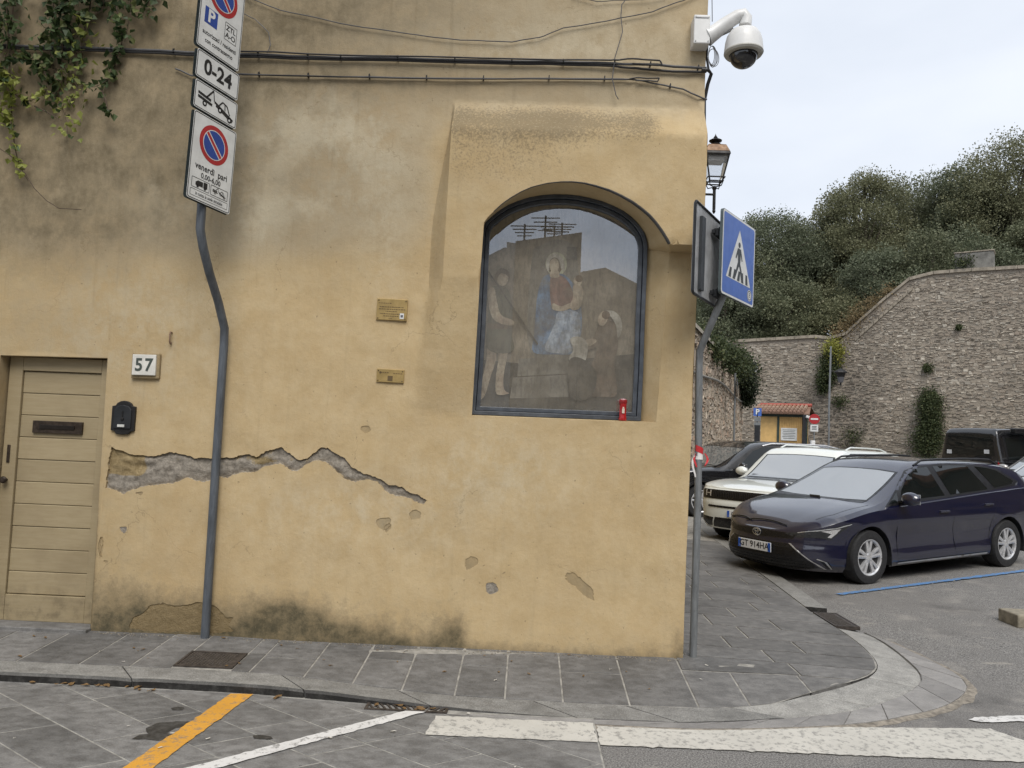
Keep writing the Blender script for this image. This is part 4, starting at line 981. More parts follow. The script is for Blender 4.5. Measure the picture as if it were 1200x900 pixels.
def panel(nm, w, h, z, label):
    e = bpy.data.objects.new(nm, None); col.objects.link(e); e.empty_display_size = 0.1; e.parent = post; e.location = loc((pc.x, pc.y, z)); e.rotation_euler = (0, radians(2.2), PHI)
    e['label'] = label
    m = MB(); P = rrect(-w/2, w/2, -h/2, h/2, 0.02); m.prism([(x, -q) for x, q in P], 0.022, ((0, 0.022, 0), (1, 0, 0), (0, 0, -1))); 
    me = m.mesh('plate'); 
    for v in me.vertices: v.co.y -= 0.022 if v.co.y > 0.03 else 0
    link('plate', me, M_SIDE, e)
    flat(rrect(-w/2+0.003, w/2-0.003, -h/2+0.003, h/2-0.003, 0.018), M_WHITE, 'plate_face', e, 0.0012)
    outline(e, -w/2+0.008, w/2-0.008, -h/2+0.008, h/2-0.008, 0.0055, M_BLACK, 0.018)
    for zc in (-h*0.3, h*0.3) if h > 0.3 else (0,):
        MB().box((-0.02, 0.05, zc), (0.09, 0.06, 0.03)).build('clamp', M_GALV, e, bevel=0.004)
    return e
h4, h3, h2, h1 = 0.60, 0.195, 0.195, 0.62
z4 = zb4+h4/2; z3 = z4+h4/2+0.012+h3/2; z2 = z3+h3/2+0.012+h2/2; z1 = z2+h2/2+0.012+h1/2
p4 = panel('street_cleaning_plate', 0.40, h4, z4, 'white plate with no parking disc reading venerdì pari')
no_parking(p4, 0, 0.125, 0.132)
letters('venerdì  pari', 0, -0.062, 0.062, M_BLACK, 'lettering', p4, bold=0.02, xs=0.92)
letters('0,00-6,00', 0, -0.118, 0.050, M_BLACK, 'lettering', p4, bold=0.02, xs=0.95)
outline(p4, -0.165, -0.005, -0.215, -0.145, 0.004, M_BLACK, 0.008); outline(p4, 0.005, 0.165, -0.215, -0.145, 0.004, M_BLACK, 0.008)
for P in ([(-0.06,-0.195),(-0.06,-0.155),(-0.025,-0.155),(-0.025,-0.195)], [(-0.13,-0.195),(-0.13,-0.175),(-0.11,-0.160),(-0.065,-0.160),(-0.065,-0.195)], circ(-0.11,-0.197,0.011,10), circ(-0.045,-0.197,0.011,10)): flat(P, M_BLACK, 'pictogram', p4, 0.0024)
tow_pict(p4, 0.085, -0.178, 0.062)
outline(p4, -0.17, 0.17, -0.272, -0.225, 0.003, M_BLACK, 0.006); letters('in tutta la sede stradale', 0, -0.249, 0.032, M_BLACK, 'lettering', p4, bold=0.015, xs=0.82)
p3 = panel('tow_away_plate', 0.40, h3, z3, 'small white plate with tow truck pictogram'); tow_pict(p3, 0, 0.0, 0.165)
p2 = panel('hours_plate', 0.40, h2, z2, 'small white plate reading 0-24'); letters('0-24', 0, 0, 0.145, M_BLACK, 'lettering', p2, bold=0.03, xs=0.98)
p1 = panel('permit_plate', 0.40, h1, z1, 'tall white plate with no parking disc, blue P and ZTL A-O')
no_parking(p1, 0, 0.13, 0.132)
flat(rect(-0.150, -0.035, -0.125, 0.0-0.012), M_BLUE, 'blue_square', p1, 0.002); letters('P', -0.092, -0.068, 0.125, M_WHITE, 'lettering', p1, 0.003, bold=0.03)
outline(p1, 0.035, 0.150, -0.145, -0.020, 0.004, M_BLACK, 0.006); letters('ZTL', 0.092, -0.058, 0.052, M_BLACK, 'lettering', p1, bold=0.02); letters('A-O', 0.092, -0.110, 0.052, M_BLACK, 'lettering', p1, bold=0.02)
letters('autorizzati / residenti', 0, -0.190, 0.043, M_BLACK, 'lettering', p1, bold=0.02, xs=0.84); letters('con contrassegno', 0, -0.242, 0.043, M_BLACK, 'lettering', p1, bold=0.02, xs=0.84)
# ---------------------------------------------------------------- crossing sign post
zb_p = Vector((1.222, 0.035, 0.1))
zpost = thing('crossing_sign_post', 'thin galvanised post with blue zebra crossing sign at the building corner', 'sign post', zb_p)
kz = atY(820, 412, 0.02); kt = atY(846, 350, -0.15)
zl_ = lambda v: Vector(v)-zb_p
top = Vector((kt.x+0.012, kt.y, kt.z+0.62))
MB().tube([zl_(p) for p in (Vector((zb_p.x, zb_p.y, 0.08)), Vector((zb_p.x+0.008, 0.035, 1.2)), Vector((kz.x, kz.y+0.01, kz.z-0.10)), kz, kz+(kt-kz)*0.12+Vector((0, 0, 0.01)), kt, kt+(kt-kz)*0.10+Vector((-0.006, 0, 0.02)), kt+(kt-kz)*0.16+Vector((-0.012, 0.01, 0.10)), top)], 0.026, 14).build('pole', M_GALV, zpost, smooth=True)
ZPH = radians(53); zn = Vector((sin(ZPH), -cos(ZPH), 0)); zu = Vector((cos(ZPH), sin(ZPH), 0))
cl = atY(846, 294, -0.26); zc_ = Vector((cl.x, cl.y, cl.z))+zu*0.30
e = bpy.data.objects.new('crossing_sign', None); col.objects.link(e); e.parent = zpost; e.location = zl_(zc_); e.rotation_euler = (0, radians(1.5), ZPH); e['label'] = 'blue square pedestrian crossing sign'
def sign_box(e, w, h, mat, t=0.02):
    P = rrect(-w/2, w/2, -h/2, h/2, 0.025); n = len(P); m = MB()
    m.add([(x, 0, z) for x, z in P]+[(x, t, z) for x, z in P], [tuple(range(n)), tuple(reversed(range(n, 2*n)))]+[(i, (i+1) % n, n+(i+1) % n, n+i) for i in range(n)])
    return m.build('plate', mat, e)
sign_box(e, 0.6, 0.6, M_SIDE)
flat(rrect(-0.297, 0.297, -0.297, 0.297, 0.025), M_WHITE, 'plate_face', e, 0.001); flat(rrect(-0.283, 0.283, -0.283, 0.283, 0.02), M_ZBLUE, 'blue_field', e, 0.0016)
flat([(-0.225, -0.165), (0.225, -0.165), (0.0, 0.215)], M_WHITE, 'white_triangle', e, 0.0024)
M_PICT = plain('pictogram_grey', (0.045, 0.052, 0.055), 0.5)
for x0 in (-0.185, -0.108, -0.030, 0.048, 0.128):
    flat([(x0, -0.158), (x0+0.045, -0.158), (x0+0.040+(0.02 if x0 < 0 else -0.008), -0.085), (x0+0.006+(0.02 if x0 < 0 else -0.008), -0.085)], M_PICT, 'stripe', e, 0.003)
for P in (circ(0.0, 0.105, 0.020, 16), [(-0.030, 0.078), (0.030, 0.078), (0.062, 0.0), (0.048, -0.006), (0.026, 0.040), (0.022, -0.030), (0.050, -0.075), (0.066, -0.140), (0.044, -0.140), (0.024, -0.082), (0.0, -0.048), (-0.028, -0.090), (-0.058, -0.140), (-0.078, -0.132), (-0.050, -0.078), (-0.022, -0.020), (-0.026, 0.036), (-0.052, -0.004), (-0.066, 0.002)]):
    flat(P, M_PICT, 'walking_figure', e, 0.0036)
flat(circ(0.212, -0.222, 0.042, 20), M_WHITE, 'sticker', e, 0.003); flat(circ(0.212, -0.222, 0.036, 20), M_PICT, 'sticker_ring', e, 0.0036, [circ(0.212, -0.222, 0.029, 20)]); letters('E', 0.212, -0.222, 0.045, M_PICT, 'sticker_mark', e, 0.004, bold=0.02)
# the other sign, seen from behind
e2 = bpy.data.objects.new('rear_sign', None); col.objects.link(e2); e2.parent = zpost; e2['label'] = 'dark back of a second square sign'
q0 = atY(813, 297, -0.50); q1 = atY(845, 305, 0.02); ph2 = atan2(q1.y-q0.y, q1.x-q0.x)
e2.location = zl_((q0+q1)/2); e2.rotation_euler = (0, radians(1.5), ph2)
L2 = hypot(q1.x-q0.x, q1.y-q0.y)
sign_box(e2, L2, 0.62, M_ALU, 0.012)
M_DARK = plain('dark_steel', (0.028, 0.030, 0.033), 0.45, 0.4)
bm_ = MB(); P = rrect(-L2/2, L2/2, -0.31, 0.31, 0.025); bm_.tube([(x, 0.0, z) for x, z in P], 0.010, 6, closed=True); bm_.build('rim', M_DARK, e2)
for zc in (0.19, -0.24):
    MB().box((0.14, -0.02, zc), (0.22, 0.022, 0.026)).box((0.08, -0.035, zc), (0.05, 0.03, 0.05)).tube([(0.08, -0.05, zc-0.03), (0.08, -0.05, zc+0.04)], 0.006, 6).build('clamp', M_DARK, e2)
MB().box((-0.17, -0.012, -0.02), (0.07, 0.02, 0.5)).build('stiffener', plain('sign_rib', (0.05, 0.055, 0.06), 0.5, 0.4), e2)
# strip of barrier tape tied round the post
tp = atY(815, 530, 0.03)
tape = thing('barrier_tape', 'torn red and white barrier tape tied round the crossing sign post', 'tape', (zb_p.x+0.006, 0.035, tp.z-0.05))
M_TR = plain('tape_red', (0.50, 0.03, 0.035), 0.45); M_TW = plain('tape_white', (0.68, 0.66, 0.64), 0.5)
m = MB(); m.tube([(0.0, 0, 0.0), (0.001, 0, 0.06)], 0.0295, 14, cap=False); m.build('wrap', M_TW, tape)
m = MB()
m.grid(lambda u, v: Vector((0.031*cos(-2.6+2.6*u), 0.031*sin(-2.6+2.6*u), 0.06+0.045*(v)-0.03*u)), 10, 2); m.build('wrap', M_TR, tape)
for sx, mt_, ln in ((-1, M_TW, 0.17), (-0.8, M_TR, 0.10), (1, M_TR, 0.09)):
    m = MB(); m.grid(lambda u, v: Vector((sx*(0.032+0.016*sin(u*4)+0.012*u)+0.02*v*0.6, -0.026+0.012*sin(u*5+v), 0.045-ln*u)), 10, 2); m.build('tail', mt_, tape, smooth=True)
# ---------------------------------------------------------------- street lantern on the side wall
lb = atD(837, 228, 10.1)
lant = thing('street_lantern', 'old copper-topped street lantern on an iron bracket beyond the building corner', 'lantern', lb)
M_IRON = plain('black_iron', (0.016, 0.015, 0.015), 0.5, 0.3); M_COP = plain('weathered_copper', (0.20, 0.125, 0.075), 0.55, 0.35, var=0.3, scale=14)
wx = XR(lb.z)+WS*lb.y
MB().tube([(wx-lb.x-0.02, 0, 0), (0.0, 0, 0)], 0.016, 8).tube([(wx-lb.x, 0, -0.25), (wx-lb.x+0.25, 0, -0.12), (-0.12, 0, -0.02)], 0.010, 6).tube([(0, 0, -0.20), (0, 0, 0.10)], 0.020, 10).lathe([(0.0,-0.26),(0.012,-0.25),(0.024,-0.22),(0.012,-0.195),(0.02,-0.18)], n=10).lathe([(0.02,0.06),(0.034,0.085),(0.02,0.11)], n=10).build('bracket', M_IRON, lant, smooth=True)
def sqr(w, z, a=pi/4): return [Vector((w*cos(a+pi/2*i), w*sin(a+pi/2*i), z)) for i in range(4)]
def frustum(m, w0, z0, w1, z1, cap=True):
    a, b_ = sqr(w0, z0), sqr(w1, z1); m.add(a+b_, [(0,1,5,4),(1,2,6,5),(2,3,7,6),(3,0,4,7)]+([(3,2,1,0),(4,5,6,7)] if cap else []))
m = MB()
for i in range(4): m.tube([sqr(0.115, 0.16)[i], sqr(0.215, 0.50)[i]], 0.010, 6); m.tube([(0, 0, 0.10), sqr(0.10, 0.10)[i]*1.0, sqr(0.135, 0.17)[i]], 0.007, 6)
for w, z in ((0.118, 0.16), (0.155, 0.205), (0.222, 0.50)): m.tube(sqr(w, z), 0.010, 6, closed=True)
m.build('cage', M_IRON, lant)
m = MB(); frustum(m, 0.235, 0.50, 0.225, 0.535); m.build('brim', M_IRON, lant, bevel=0.004)
m = MB(); frustum(m, 0.225, 0.535, 0.165, 0.635); frustum(m, 0.165, 0.635, 0.085, 0.66); m.build('copper_hood', M_COP, lant, bevel=0.006)
MB().lathe([(0.07,0.655),(0.075,0.67),(0.05,0.685),(0.045,0.70),(0.082,0.715),(0.085,0.725),(0.05,0.745),(0.022,0.755),(0.028,0.765),(0.018,0.78),(0.006,0.80),(0.0,0.825)], n=16).build('finial', M_IRON, lant, smooth=True)
gq = G('lantern_glass'); gq.fin((0.80, 0.83, 0.86), 0.12, spec=0.5, Transmission_Weight=0.85, IOR=1.1)
m = MB(); frustum(m, 0.118, 0.205, 0.205, 0.495, False); m.build('pane', gq.m, lant)
MB().box((0, 0, 0.45), (0.2, 0.2, 0.05)).build('light_unit', plain('lamp_unit', (0.25, 0.25, 0.25), 0.5), lant)
# ---------------------------------------------------------------- surveillance camera at the corner
cb0 = atY(821, 38, -0.06)
cc_ = thing('surveillance_camera', 'white dome surveillance camera on an arm at the top of the building corner', 'camera', (cb0.x, 0.0, cb0.z))
M_CAMW = plain('camera_white', (0.66, 0.66, 0.65), 0.38, var=0.06)
MB().box((0.0, -0.045, 0), (0.118, 0.13, 0.215)).build('junction_box', M_CAMW, cc_, bevel=0.008)
MB().box((0.0, -0.1125, 0.085), (0.10, 0.004, 0.006)).build('lid_seam', M_ALU, cc_)
for sx_, sz_ in ((-1, 1), (-1, -1), (1, -1)): MB().tube([(0.045*sx_,-0.109,0.09*sz_),(0.045*sx_,-0.114,0.09*sz_)], 0.005, 6).build('screw', M_ALU, cc_)
dome = atY(871.5, 55, -0.10); dl_ = dome-Vector((cb0.x, 0.0, cb0.z))
arm = [Vector((0.05, -0.05, -0.025)), Vector((0.09, -0.055, -0.005)), Vector((0.17, -0.075, 0.055)), Vector((dl_.x-0.045, -0.095, 0.110)), Vector((dl_.x-0.005, -0.10, 0.120)), Vector((dl_.x+0.012, -0.10, 0.095)), Vector((dl_.x+0.008, -0.10, 0.04))]
MB().tube(arm, [0.07, 0.056, 0.050, 0.046, 0.044, 0.044, 0.044], 16).build('arm', M_CAMW, cc_, smooth=True)
MB().box((0.16, -0.062, -0.005), (0.16, 0.035, 0.02), Matrix.Rotation(radians(-28), 3, 'Y')).build('cable_cover', M_ALU, cc_, bevel=0.004)
dc = Vector((dl_.x, -0.10, dl_.z+0.005))
MB().lathe([(0.0,0.128),(0.06,0.124),(0.098,0.105),(0.120,0.07),(0.130,0.03),(0.135,-0.02),(0.137,-0.045),(0.132,-0.05),(0.10,-0.048)], dc, 32).build('housing', M_CAMW, cc_, smooth=True)
MB().lathe([(0.136,-0.040),(0.139,-0.052),(0.130,-0.066),(0.10,-0.068),(0.097,-0.055)], dc, 32).build('collar', plain('camera_rim', (0.42, 0.41, 0.37), 0.4), cc_, smooth=True)
gD = G('smoked_dome'); gD.fin((0.012, 0.012, 0.014), 0.04, spec=0.7, Coat_Weight=0.5)
MB().lathe([(0.097,-0.050)]+[(0.097*cos(t*pi/20), -0.072-0.090*sin(t*pi/20)) for t in range(0, 11)], dc, 28).build('smoked_dome', gD.m, cc_, smooth=True)
m = MB()
for q in range(5):
    m.tube([(0.085+0.004*q+(0.022+0.004*q)*sin(2*pi*i/24), -0.05+0.006*q*cos(2*pi*i/24), -0.165-0.004*q+(0.070+0.008*(q % 3))*cos(2*pi*i/24)) for i in range(24)], 0.0026, 5, closed=True)
m.build('loose_wire', plain('grey_wire', (0.10, 0.10, 0.10), 0.5), cc_, smooth=True)
MB().tube([(0.085, -0.05, 0.09), (0.078, -0.05, 0.30), (0.05, -0.04, 0.75)], 0.003, 5).build('lead_wire', M_IRON, cc_)
# ---------------------------------------------------------------- cables along the wall
M_CAB = plain('black_cable', (0.022, 0.021, 0.022), 0.5); M_CABG = plain('grey_cable', (0.075, 0.075, 0.078), 0.5)
def wall_pts(P, off=0.03, sub=6):
    Q = []
    for (x0, y0), (x1, y1) in zip(P, P[1:]):
        for s_ in range(sub): Q.append((lerp(x0, x1, s_/sub), lerp(y0, y1, s_/sub)))
    Q.append(P[-1]); out = []
    for i, (x, y) in enumerate(Q):
        p = atY(x, y, 0.0); out.append(Vector((p.x, min(wall_y(p.x, p.z), 0.02)-off+0.002*sin(i*1.9), p.z+0.002*sin(i*0.8))))
    return out
def cable(name, label, runs, clip_step, cat='cable', group=None):
    allp = wall_pts(runs[0][0]); base = allp[0].copy()
    t_ = thing(name, label, cat, base, group=group)
    for P, r, mat_, off in runs:
        pts_ = wall_pts(P, off); MB().tube([p-base for p in pts_], r, 7).build('strand', mat_, t_, smooth=True)
    if clip_step:
        pts_ = wall_pts(runs[0][0], runs[0][3]); acc = 0
        for a, c in zip(pts_, pts_[1:]):
            acc += (c-a).length
            if acc > clip_step:
                acc = rng.uniform(-0.05, 0.05)
                MB().box(a-base+Vector((0, 0.012, 0.004)), (0.008, 0.05, 0.026)).tube([a-base+Vector((0, 0.01, 0.010)), a-base+Vector((0.002, 0.0, 0.026))], 0.003, 5).build('clip', M_IRON, t_)
    return t_
cable('cable_bundle', 'thick black cable bundle clipped along the wall above the shrine', [
    ([(-60,51),(20,56),(190,62),(285,66),(400,69),(600,73),(720,76),(770,78),(827,82)], 0.0095, M_CABG, 0.030), ([(-60,54),(20,58.5),(190,64.5),(285,68.5),(400,71),(600,75.5),(720,78.5),(770,84),(827,86)], 0.0085, M_CAB, 0.024), ([(285,64),(400,67.5),(600,72),(715,74),(735,72),(772,74),(775,80),(740,78)], 0.006, M_CAB, 0.05)], 0.28)
cable('lower_cable', 'thin black cable clipped to the wall just below the thick bundle', [
    ([(207,82),(226,90),(285,88),(400,91),(600,93),(730,93),(755,96),(800,106),(828,118)], 0.0060, M_CABG, 0.018), ([(285,89.5),(500,93.5),(730,95),(745,93),(772,93.5),(770,97),(745,96)], 0.005, M_CAB, 0.03)], 0.36)
cable('loose_wire', 'thin grey wire drooping across the top of the ochre wall', [([(282,-5),(330,14),(400,29),(480,41),(540,48),(600,50),(632,45),(660,34),(720,24),(765,14),(800,2),(830,-12)], 0.0038, M_CABG, 0.02)], 0)
cable('hanging_wire', 'short thin wire hanging down from the cables onto the shrine hood', [([(735,0),(728,8),(727,22),(729,40),(720,70),(717,95),(721,113),(724,119)], 0.0034, M_CABG, 0.04)], 0)
cable('short_wire', 'short curved wire looping beside the parking sign post', [([(280,15),(300,24),(316,40),(318,55),(314,64)], 0.003, M_CABG, 0.02)], 0)
cable('upper_wire', 'slack thin wires crossing the very top of the wall', [([(670,-4),(700,3),(740,1),(780,-2)], 0.003, M_CABG, 0.02)], 0)
v0 = atY(826, 84, 0.0)
t_ = thing('cable_bend', 'black cable elbow turning round the building corner below the camera', 'cable', v0)
MB().tube([Vector((-0.03, -0.03, 0.0)), Vector((0.02, -0.03, -0.004)), Vector((0.045, -0.01, -0.02)), Vector((0.03, 0.03, -0.08)), Vector((0.012, 0.05, -0.20)), Vector((0.02, 0.06, -0.5))], 0.013, 8).build('elbow', M_CAB, t_, smooth=True)
MB().tube([Vector((0.02, 0.02, 0.26)), Vector((0.015, 0.02, 0.12)), Vector((0.03, 0.0, 0.0))], 0.009, 7).build('riser', M_CAB, t_, smooth=True)
# ---------------------------------------------------------------- things on the wall
p = atY(171, 428, 0.0)
hn = thing('house_number_tile', 'small white marble tile with the number 57 beside the door', 'house number', (p.x, wall_y(p.x, p.z), p.z), rot=(0, radians(-0.6), 0))
MB().box((0.004, -0.012, -0.006), (0.205, 0.034, 0.185)).build('backing', M_PLAST, hn, bevel=0.008)
attrs(bpy.data.objects['backing'].data)
MB().box((0, -0.034, 0), (0.172, 0.02, 0.15)).build('tile', plain('marble_tile', (0.60, 0.585, 0.54), 0.5, var=0.12, scale=12), hn, bevel=0.004)
for ch_, cx_ in (('5', -0.036), ('7', 0.036)): letters(ch_, cx_, -0.004, 0.128, plain('number_green_black', (0.045, 0.058, 0.05), 0.6), 'digit', hn, 0.0455, bold=0.026, xs=0.92)
p = atY(145, 490, 0.0)
mbx = thing('mail_slot_box', 'small black metal plate with an arched top on the wall by the door', 'door bell', (p.x, wall_y(p.x, p.z), p.z))
P = [(-0.085,-0.09),(-0.06,-0.095),(-0.045,-0.115),(0.0,-0.12),(0.045,-0.115),(0.06,-0.095),(0.085,-0.09),(0.085,0.085),(0.06,0.09),(0.05,0.108),(0.025,0.122),(0.0,0.126),(-0.025,0.122),(-0.05,0.108),(-0.06,0.09),(-0.085,0.085)]
n = len(P); m = MB(); m.add([(x, -0.022, z) for x, z in P]+[(x, 0.02, z) for x, z in P], [tuple(range(n))]+[(i, (i+1) % n, n+(i+1) % n, n+i) for i in range(n)])
m.build('plate', M_IRON, mbx, bevel=0.003)
P = [(-0.062,-0.075),(0.062,-0.075),(0.062,0.06),(0.04,0.085),(0.0,0.095),(-0.04,0.085),(-0.062,0.06)]; n = len(P)
m = MB(); m.add([(x, -0.031, z) for x, z in P]+[(x, -0.02, z) for x, z in P], [tuple(range(n))]+[(i, (i+1) % n, n+(i+1) % n, n+i) for i in range(n)]); m.build('raised_field', M_DARK, mbx, bevel=0.003)
MB().box((-0.005, -0.034, -0.055), (0.05, 0.008, 0.018)).build('name_strip', plain('name_strip', (0.55, 0.55, 0.52), 0.4), mbx)
MB().lathe([(0.0,0.012),(0.010,0.010),(0.013,0.0)], (0, -0.03, -0.005), 14, Matrix.Rotation(radians(90), 3, 'X')).tube([(0, -0.036, 0.005), (0, -0.036, 0.05)], 0.004, 6).build('bell_push', M_IRON, mbx, smooth=True)
M_PLQ = plain('brass_plaque', (0.36, 0.255, 0.10), 0.42, 0.35, var=0.15, scale=12); M_ENG = plain('engraved_brown', (0.10, 0.065, 0.025), 0.6)
def plaque(label, px, w, h, lines):
    p = atY(*px, 0.0); t_ = thing('wall_plaque', label, 'plaque', (p.x, wall_y(p.x, p.z), p.z), rot=(0, radians(0.8), 0))
    MB().box((0, -0.006, 0), (w, 0.016, h)).build('plate', M_PLQ, t_, bevel=0.002)
    for sx in (-1, 1):
        for sz in (-1, 1): MB().lathe([(0.0,0.004),(0.004,0.003),(0.005,0)], (sx*(w/2-0.012), -0.014, sz*(h/2-0.012)), 8, Matrix.Rotation(radians(90), 3, 'X')).build('screw', M_ENG, t_)
    for s_, x, z, sz in lines: letters(s_, x, z, sz, M_ENG, 'engraving', t_, 0.0148, bold=0.01, xs=0.9)
    return t_
# the plaques' words are too worn to read at this distance: rows of engraved strokes
def strokes(t_, rows_):
    for x0, x1, z, hgt in rows_:
        r = random.Random(int((x0+z)*1e4)); m = MB(); x = x0
        while x < x1:
            w = r.uniform(0.006, 0.016); m.box((x+w/2, -0.0145, z), (w, 0.0015, hgt*r.uniform(0.7, 1))); x += w+0.004
        m.build('engraving', M_ENG, t_)
pq = plaque('upper brass plaque with a small white sticker left of the shrine', (459.5, 363), 0.222, 0.155, [])
strokes(pq, [(-0.10,-0.01,0.045,0.005),(-0.09,0.085,0.018,0.006),(-0.095,0.09,0.002,0.006),(-0.045,0.035,-0.014,0.006),(-0.085,0.07,-0.032,0.006),(-0.06,0.05,-0.048,0.006),(-0.02,0.0,-0.064,0.005)])
MB().box((0.075, -0.016, -0.045), (0.030, 0.002, 0.040)).build('sticker', M_WHITE, pq); MB().box((0.075, -0.0175, -0.045), (0.017, 0.002, 0.017)).build('sticker_print', plain('sticker_grey', (0.10, 0.10, 0.12), 0.6), pq)
pq2 = plaque('lower, smaller brass plaque left of the shrine', (457.5, 440.5), 0.198, 0.095, [])
strokes(pq2, [(-0.065,-0.02,0.022,0.006),(0.02,0.08,0.018,0.005)])
MB().lathe([(0.0,0.002),(0.008,0.002),(0.008,0.0)], (-0.072, -0.014, 0.022), 12, Matrix.Rotation(radians(90), 3, 'X')).build('emblem', M_ENG, pq2)
MB().box((0.0, -0.0147, -0.018), (0.036, 0.0015, 0.036)).build('dark_square', M_ENG, pq2)
p = atY(201, 396, 0.0)
hk = thing('wall_hook', 'small rusty hook stuck in the plaster above the number tile', 'hook', (p.x, wall_y(p.x, p.z), p.z))
MB().tube([(0, 0.01, 0.035), (0, -0.025, 0.04), (0, -0.035, 0.02), (0, -0.03, -0.03), (0, -0.015, -0.045), (0.0, -0.004, -0.035)], 0.006, 7).build('hook', plain('rust', (0.20, 0.13, 0.085), 0.8), hk, smooth=True)
# ---------------------------------------------------------------- hanging creeper
def m_leaf(name, a, b_, c_=None, thr=0.7, nsc=3.0):
    g = G(name); r = g.island(); f = g.noise(g.pos(), nsc, 3)
    cc = g.mix(r, a, b_)
    if c_: cc = g.mix(g.math('GREATER_THAN', r, thr), cc, c_)
    cc = g.mix(g.ramp(f, 0.35, 0.7, 0, 0.4), cc, tuple(x*0.6 for x in a))
    d = g.nt.nodes.new('ShaderNodeBsdfPrincipled'); t_ = g.nt.nodes.new('ShaderNodeBsdfTranslucent'); mx = g.nt.nodes.new('ShaderNodeMixShader')
    g.nt.links.new(cc, d.inputs['Base Color']); d.inputs['Roughness'].default_value = 0.55; d.inputs['Specular IOR Level'].default_value = 0.3
    g.nt.links.new(cc, t_.inputs[0]); mx.inputs[0].default_value = 0.28
    g.nt.links.new(d.outputs[0], mx.inputs[1]); g.nt.links.new(t_.outputs[0], mx.inputs[2]); g.nt.links.new(mx.outputs[0], g.out.inputs[0]); MATS[name] = g.m
    return g.m
def leaf(m, p, size, r, dirn=None, up=None):
    """five-sided folded leaf"""
    d = Vector((r.gauss(0, 1), r.gauss(0, 1), r.gauss(0, 1))) if dirn is None else Vector(dirn)+Vector((r.gauss(0, .5), r.gauss(0, .5), r.gauss(0, .5)))
    d.normalize(); s = d.cross(Vector((r.gauss(0, 1), r.gauss(0, 1), r.gauss(0, 1)))).normalized(); nn = d.cross(s)
    w = size*r.uniform(0.38, 0.55); L_ = size*r.uniform(0.8, 1.15)
    m.add([p, p+d*L_*0.35+s*w+nn*w*0.3, p+d*L_, p+d*L_*0.35-s*w+nn*w*0.3], [(0, 1, 2), (0, 2, 3)])
M_IVYD = m_leaf('creeper_leaf', (0.035, 0.058, 0.022), (0.095, 0.135, 0.05), (0.17, 0.19, 0.07), 0.84)
M_IVYY = m_leaf('creeper_young_leaf', (0.17, 0.20, 0.04), (0.33, 0.35, 0.09))
M_STEM = plain('stem_brown', (0.075, 0.05, 0.032), 0.8)
cz = lambda x, y: (x*200/692, y*260/900)
strands = [  # path in the close-up, leaf density, young from here on, spread
    ([(20,-140),(25,0),(30,100),(40,200),(40,300),(45,420)], 120, 0.75, 0.075), ([(60,-140),(60,-20),(35,150),(20,260),(40,380)], 90, 0.8, 0.06), ([(210,-140),(215,0),(220,80),(200,180),(215,260),(240,330)], 120, 1, 0.07), ([(250,-140),(270,-60),(265,60),(255,160),(250,250),(240,400),(265,470),(275,545)], 130, 0.82, 0.05),
    ([(300,-140),(300,20),(280,120),(300,200),(325,240),(310,330),(318,420)], 120, 0.7, 0.06), ([(360,-130),(370,-20),(350,100),(330,180),(335,240)], 90, 0.6, 0.06), ([(390,-130),(420,30),(380,60),(330,90)], 60, 0.9, 0.04), ([(480,-130),(470,20),(485,80),(495,170),(470,240),(460,300),(420,335),(370,355),(330,345)], 95, 1, 0.028), ([(520,-130),(530,40),(520,100),(505,170)], 45, 1, 0.04), ([(610,-140),(600,-20),(605,40),(590,70)], 60, 1, 0.04), ([(410,360),(430,410),(440,450),(465,480)], 14, 1, 0.012),
    ([(45,420),(50,500),(65,620),(90,690),(115,735)], 40, 0.0, 0.022), ([(0,290),(30,320),(60,380),(110,410),(170,385)], 60, 0.0, 0.035), ([(150,230),(110,240),(70,230)], 24, 1, 0.03), ([(160,250),(190,320),(185,370),(170,390)], 34, 0.7, 0.03), ([(0,440),(20,490),(50,520)], 14, 0.0, 0.02), ([(140,430),(200,460),(250,490)], 3, 0.5, 0.01)]
cp_ = atY(40, -40, -0.1)
creep = thing('hanging_creeper', 'green ivy-like creeper hanging down the wall from above the door', 'creeper', cp_)
r = random.Random(11); md, my, msx = MB(), MB(), MB()
for P, nl, yf, sp in strands:
    Q = [cz(*q) for q in P]; d3 = [atY(x, y, -0.05-0.03*sin(i)) for i, (x, y) in enumerate(Q)]
    d_ = [0]
    for a, c in zip(d3, d3[1:]): d_.append(d_[-1]+(c-a).length)
    def at(t): 
        t *= d_[-1]; return Vector([smooth_interp(t, list(zip(d_, [q[i] for q in d3]))) for i in range(3)])
    msx.tube([at(i/24)-cp_ for i in range(25)], [0.006*(1-0.7*i/24) for i in range(25)], 5)
    for i in range(int(nl*1.1)):
        t = r.random(); p = at(t)+Vector((r.gauss(0, sp), r.uniform(-1.2, 0.4)*sp, r.gauss(0, sp*0.6)))-cp_
        sz = r.uniform(0.042, 0.078)*(1.0 if t < 0.8 else 0.75)
        leaf(my if t > yf and r.random() < 0.8 else md, p, sz, r, (0, -0.5, -0.7))
# trailing bare runner
Q = [atY(*cz(*q), -0.05) for q in [(100,700),(140,765),(190,815),(240,845),(330,850)]]
msx.tube([q-cp_ for q in Q], 0.003, 5); msx.tube([atY(*cz(*q), -0.04)-cp_ for q in [(-20,590),(40,630),(80,665)]], 0.003, 5)
tag(md.build('leaves', M_IVYD, creep, fix=False), kind='stuff'); tag(my.build('young_leaves', M_IVYY, creep, fix=False), kind='stuff'); msx.build('stems', M_STEM, creep, smooth=True)
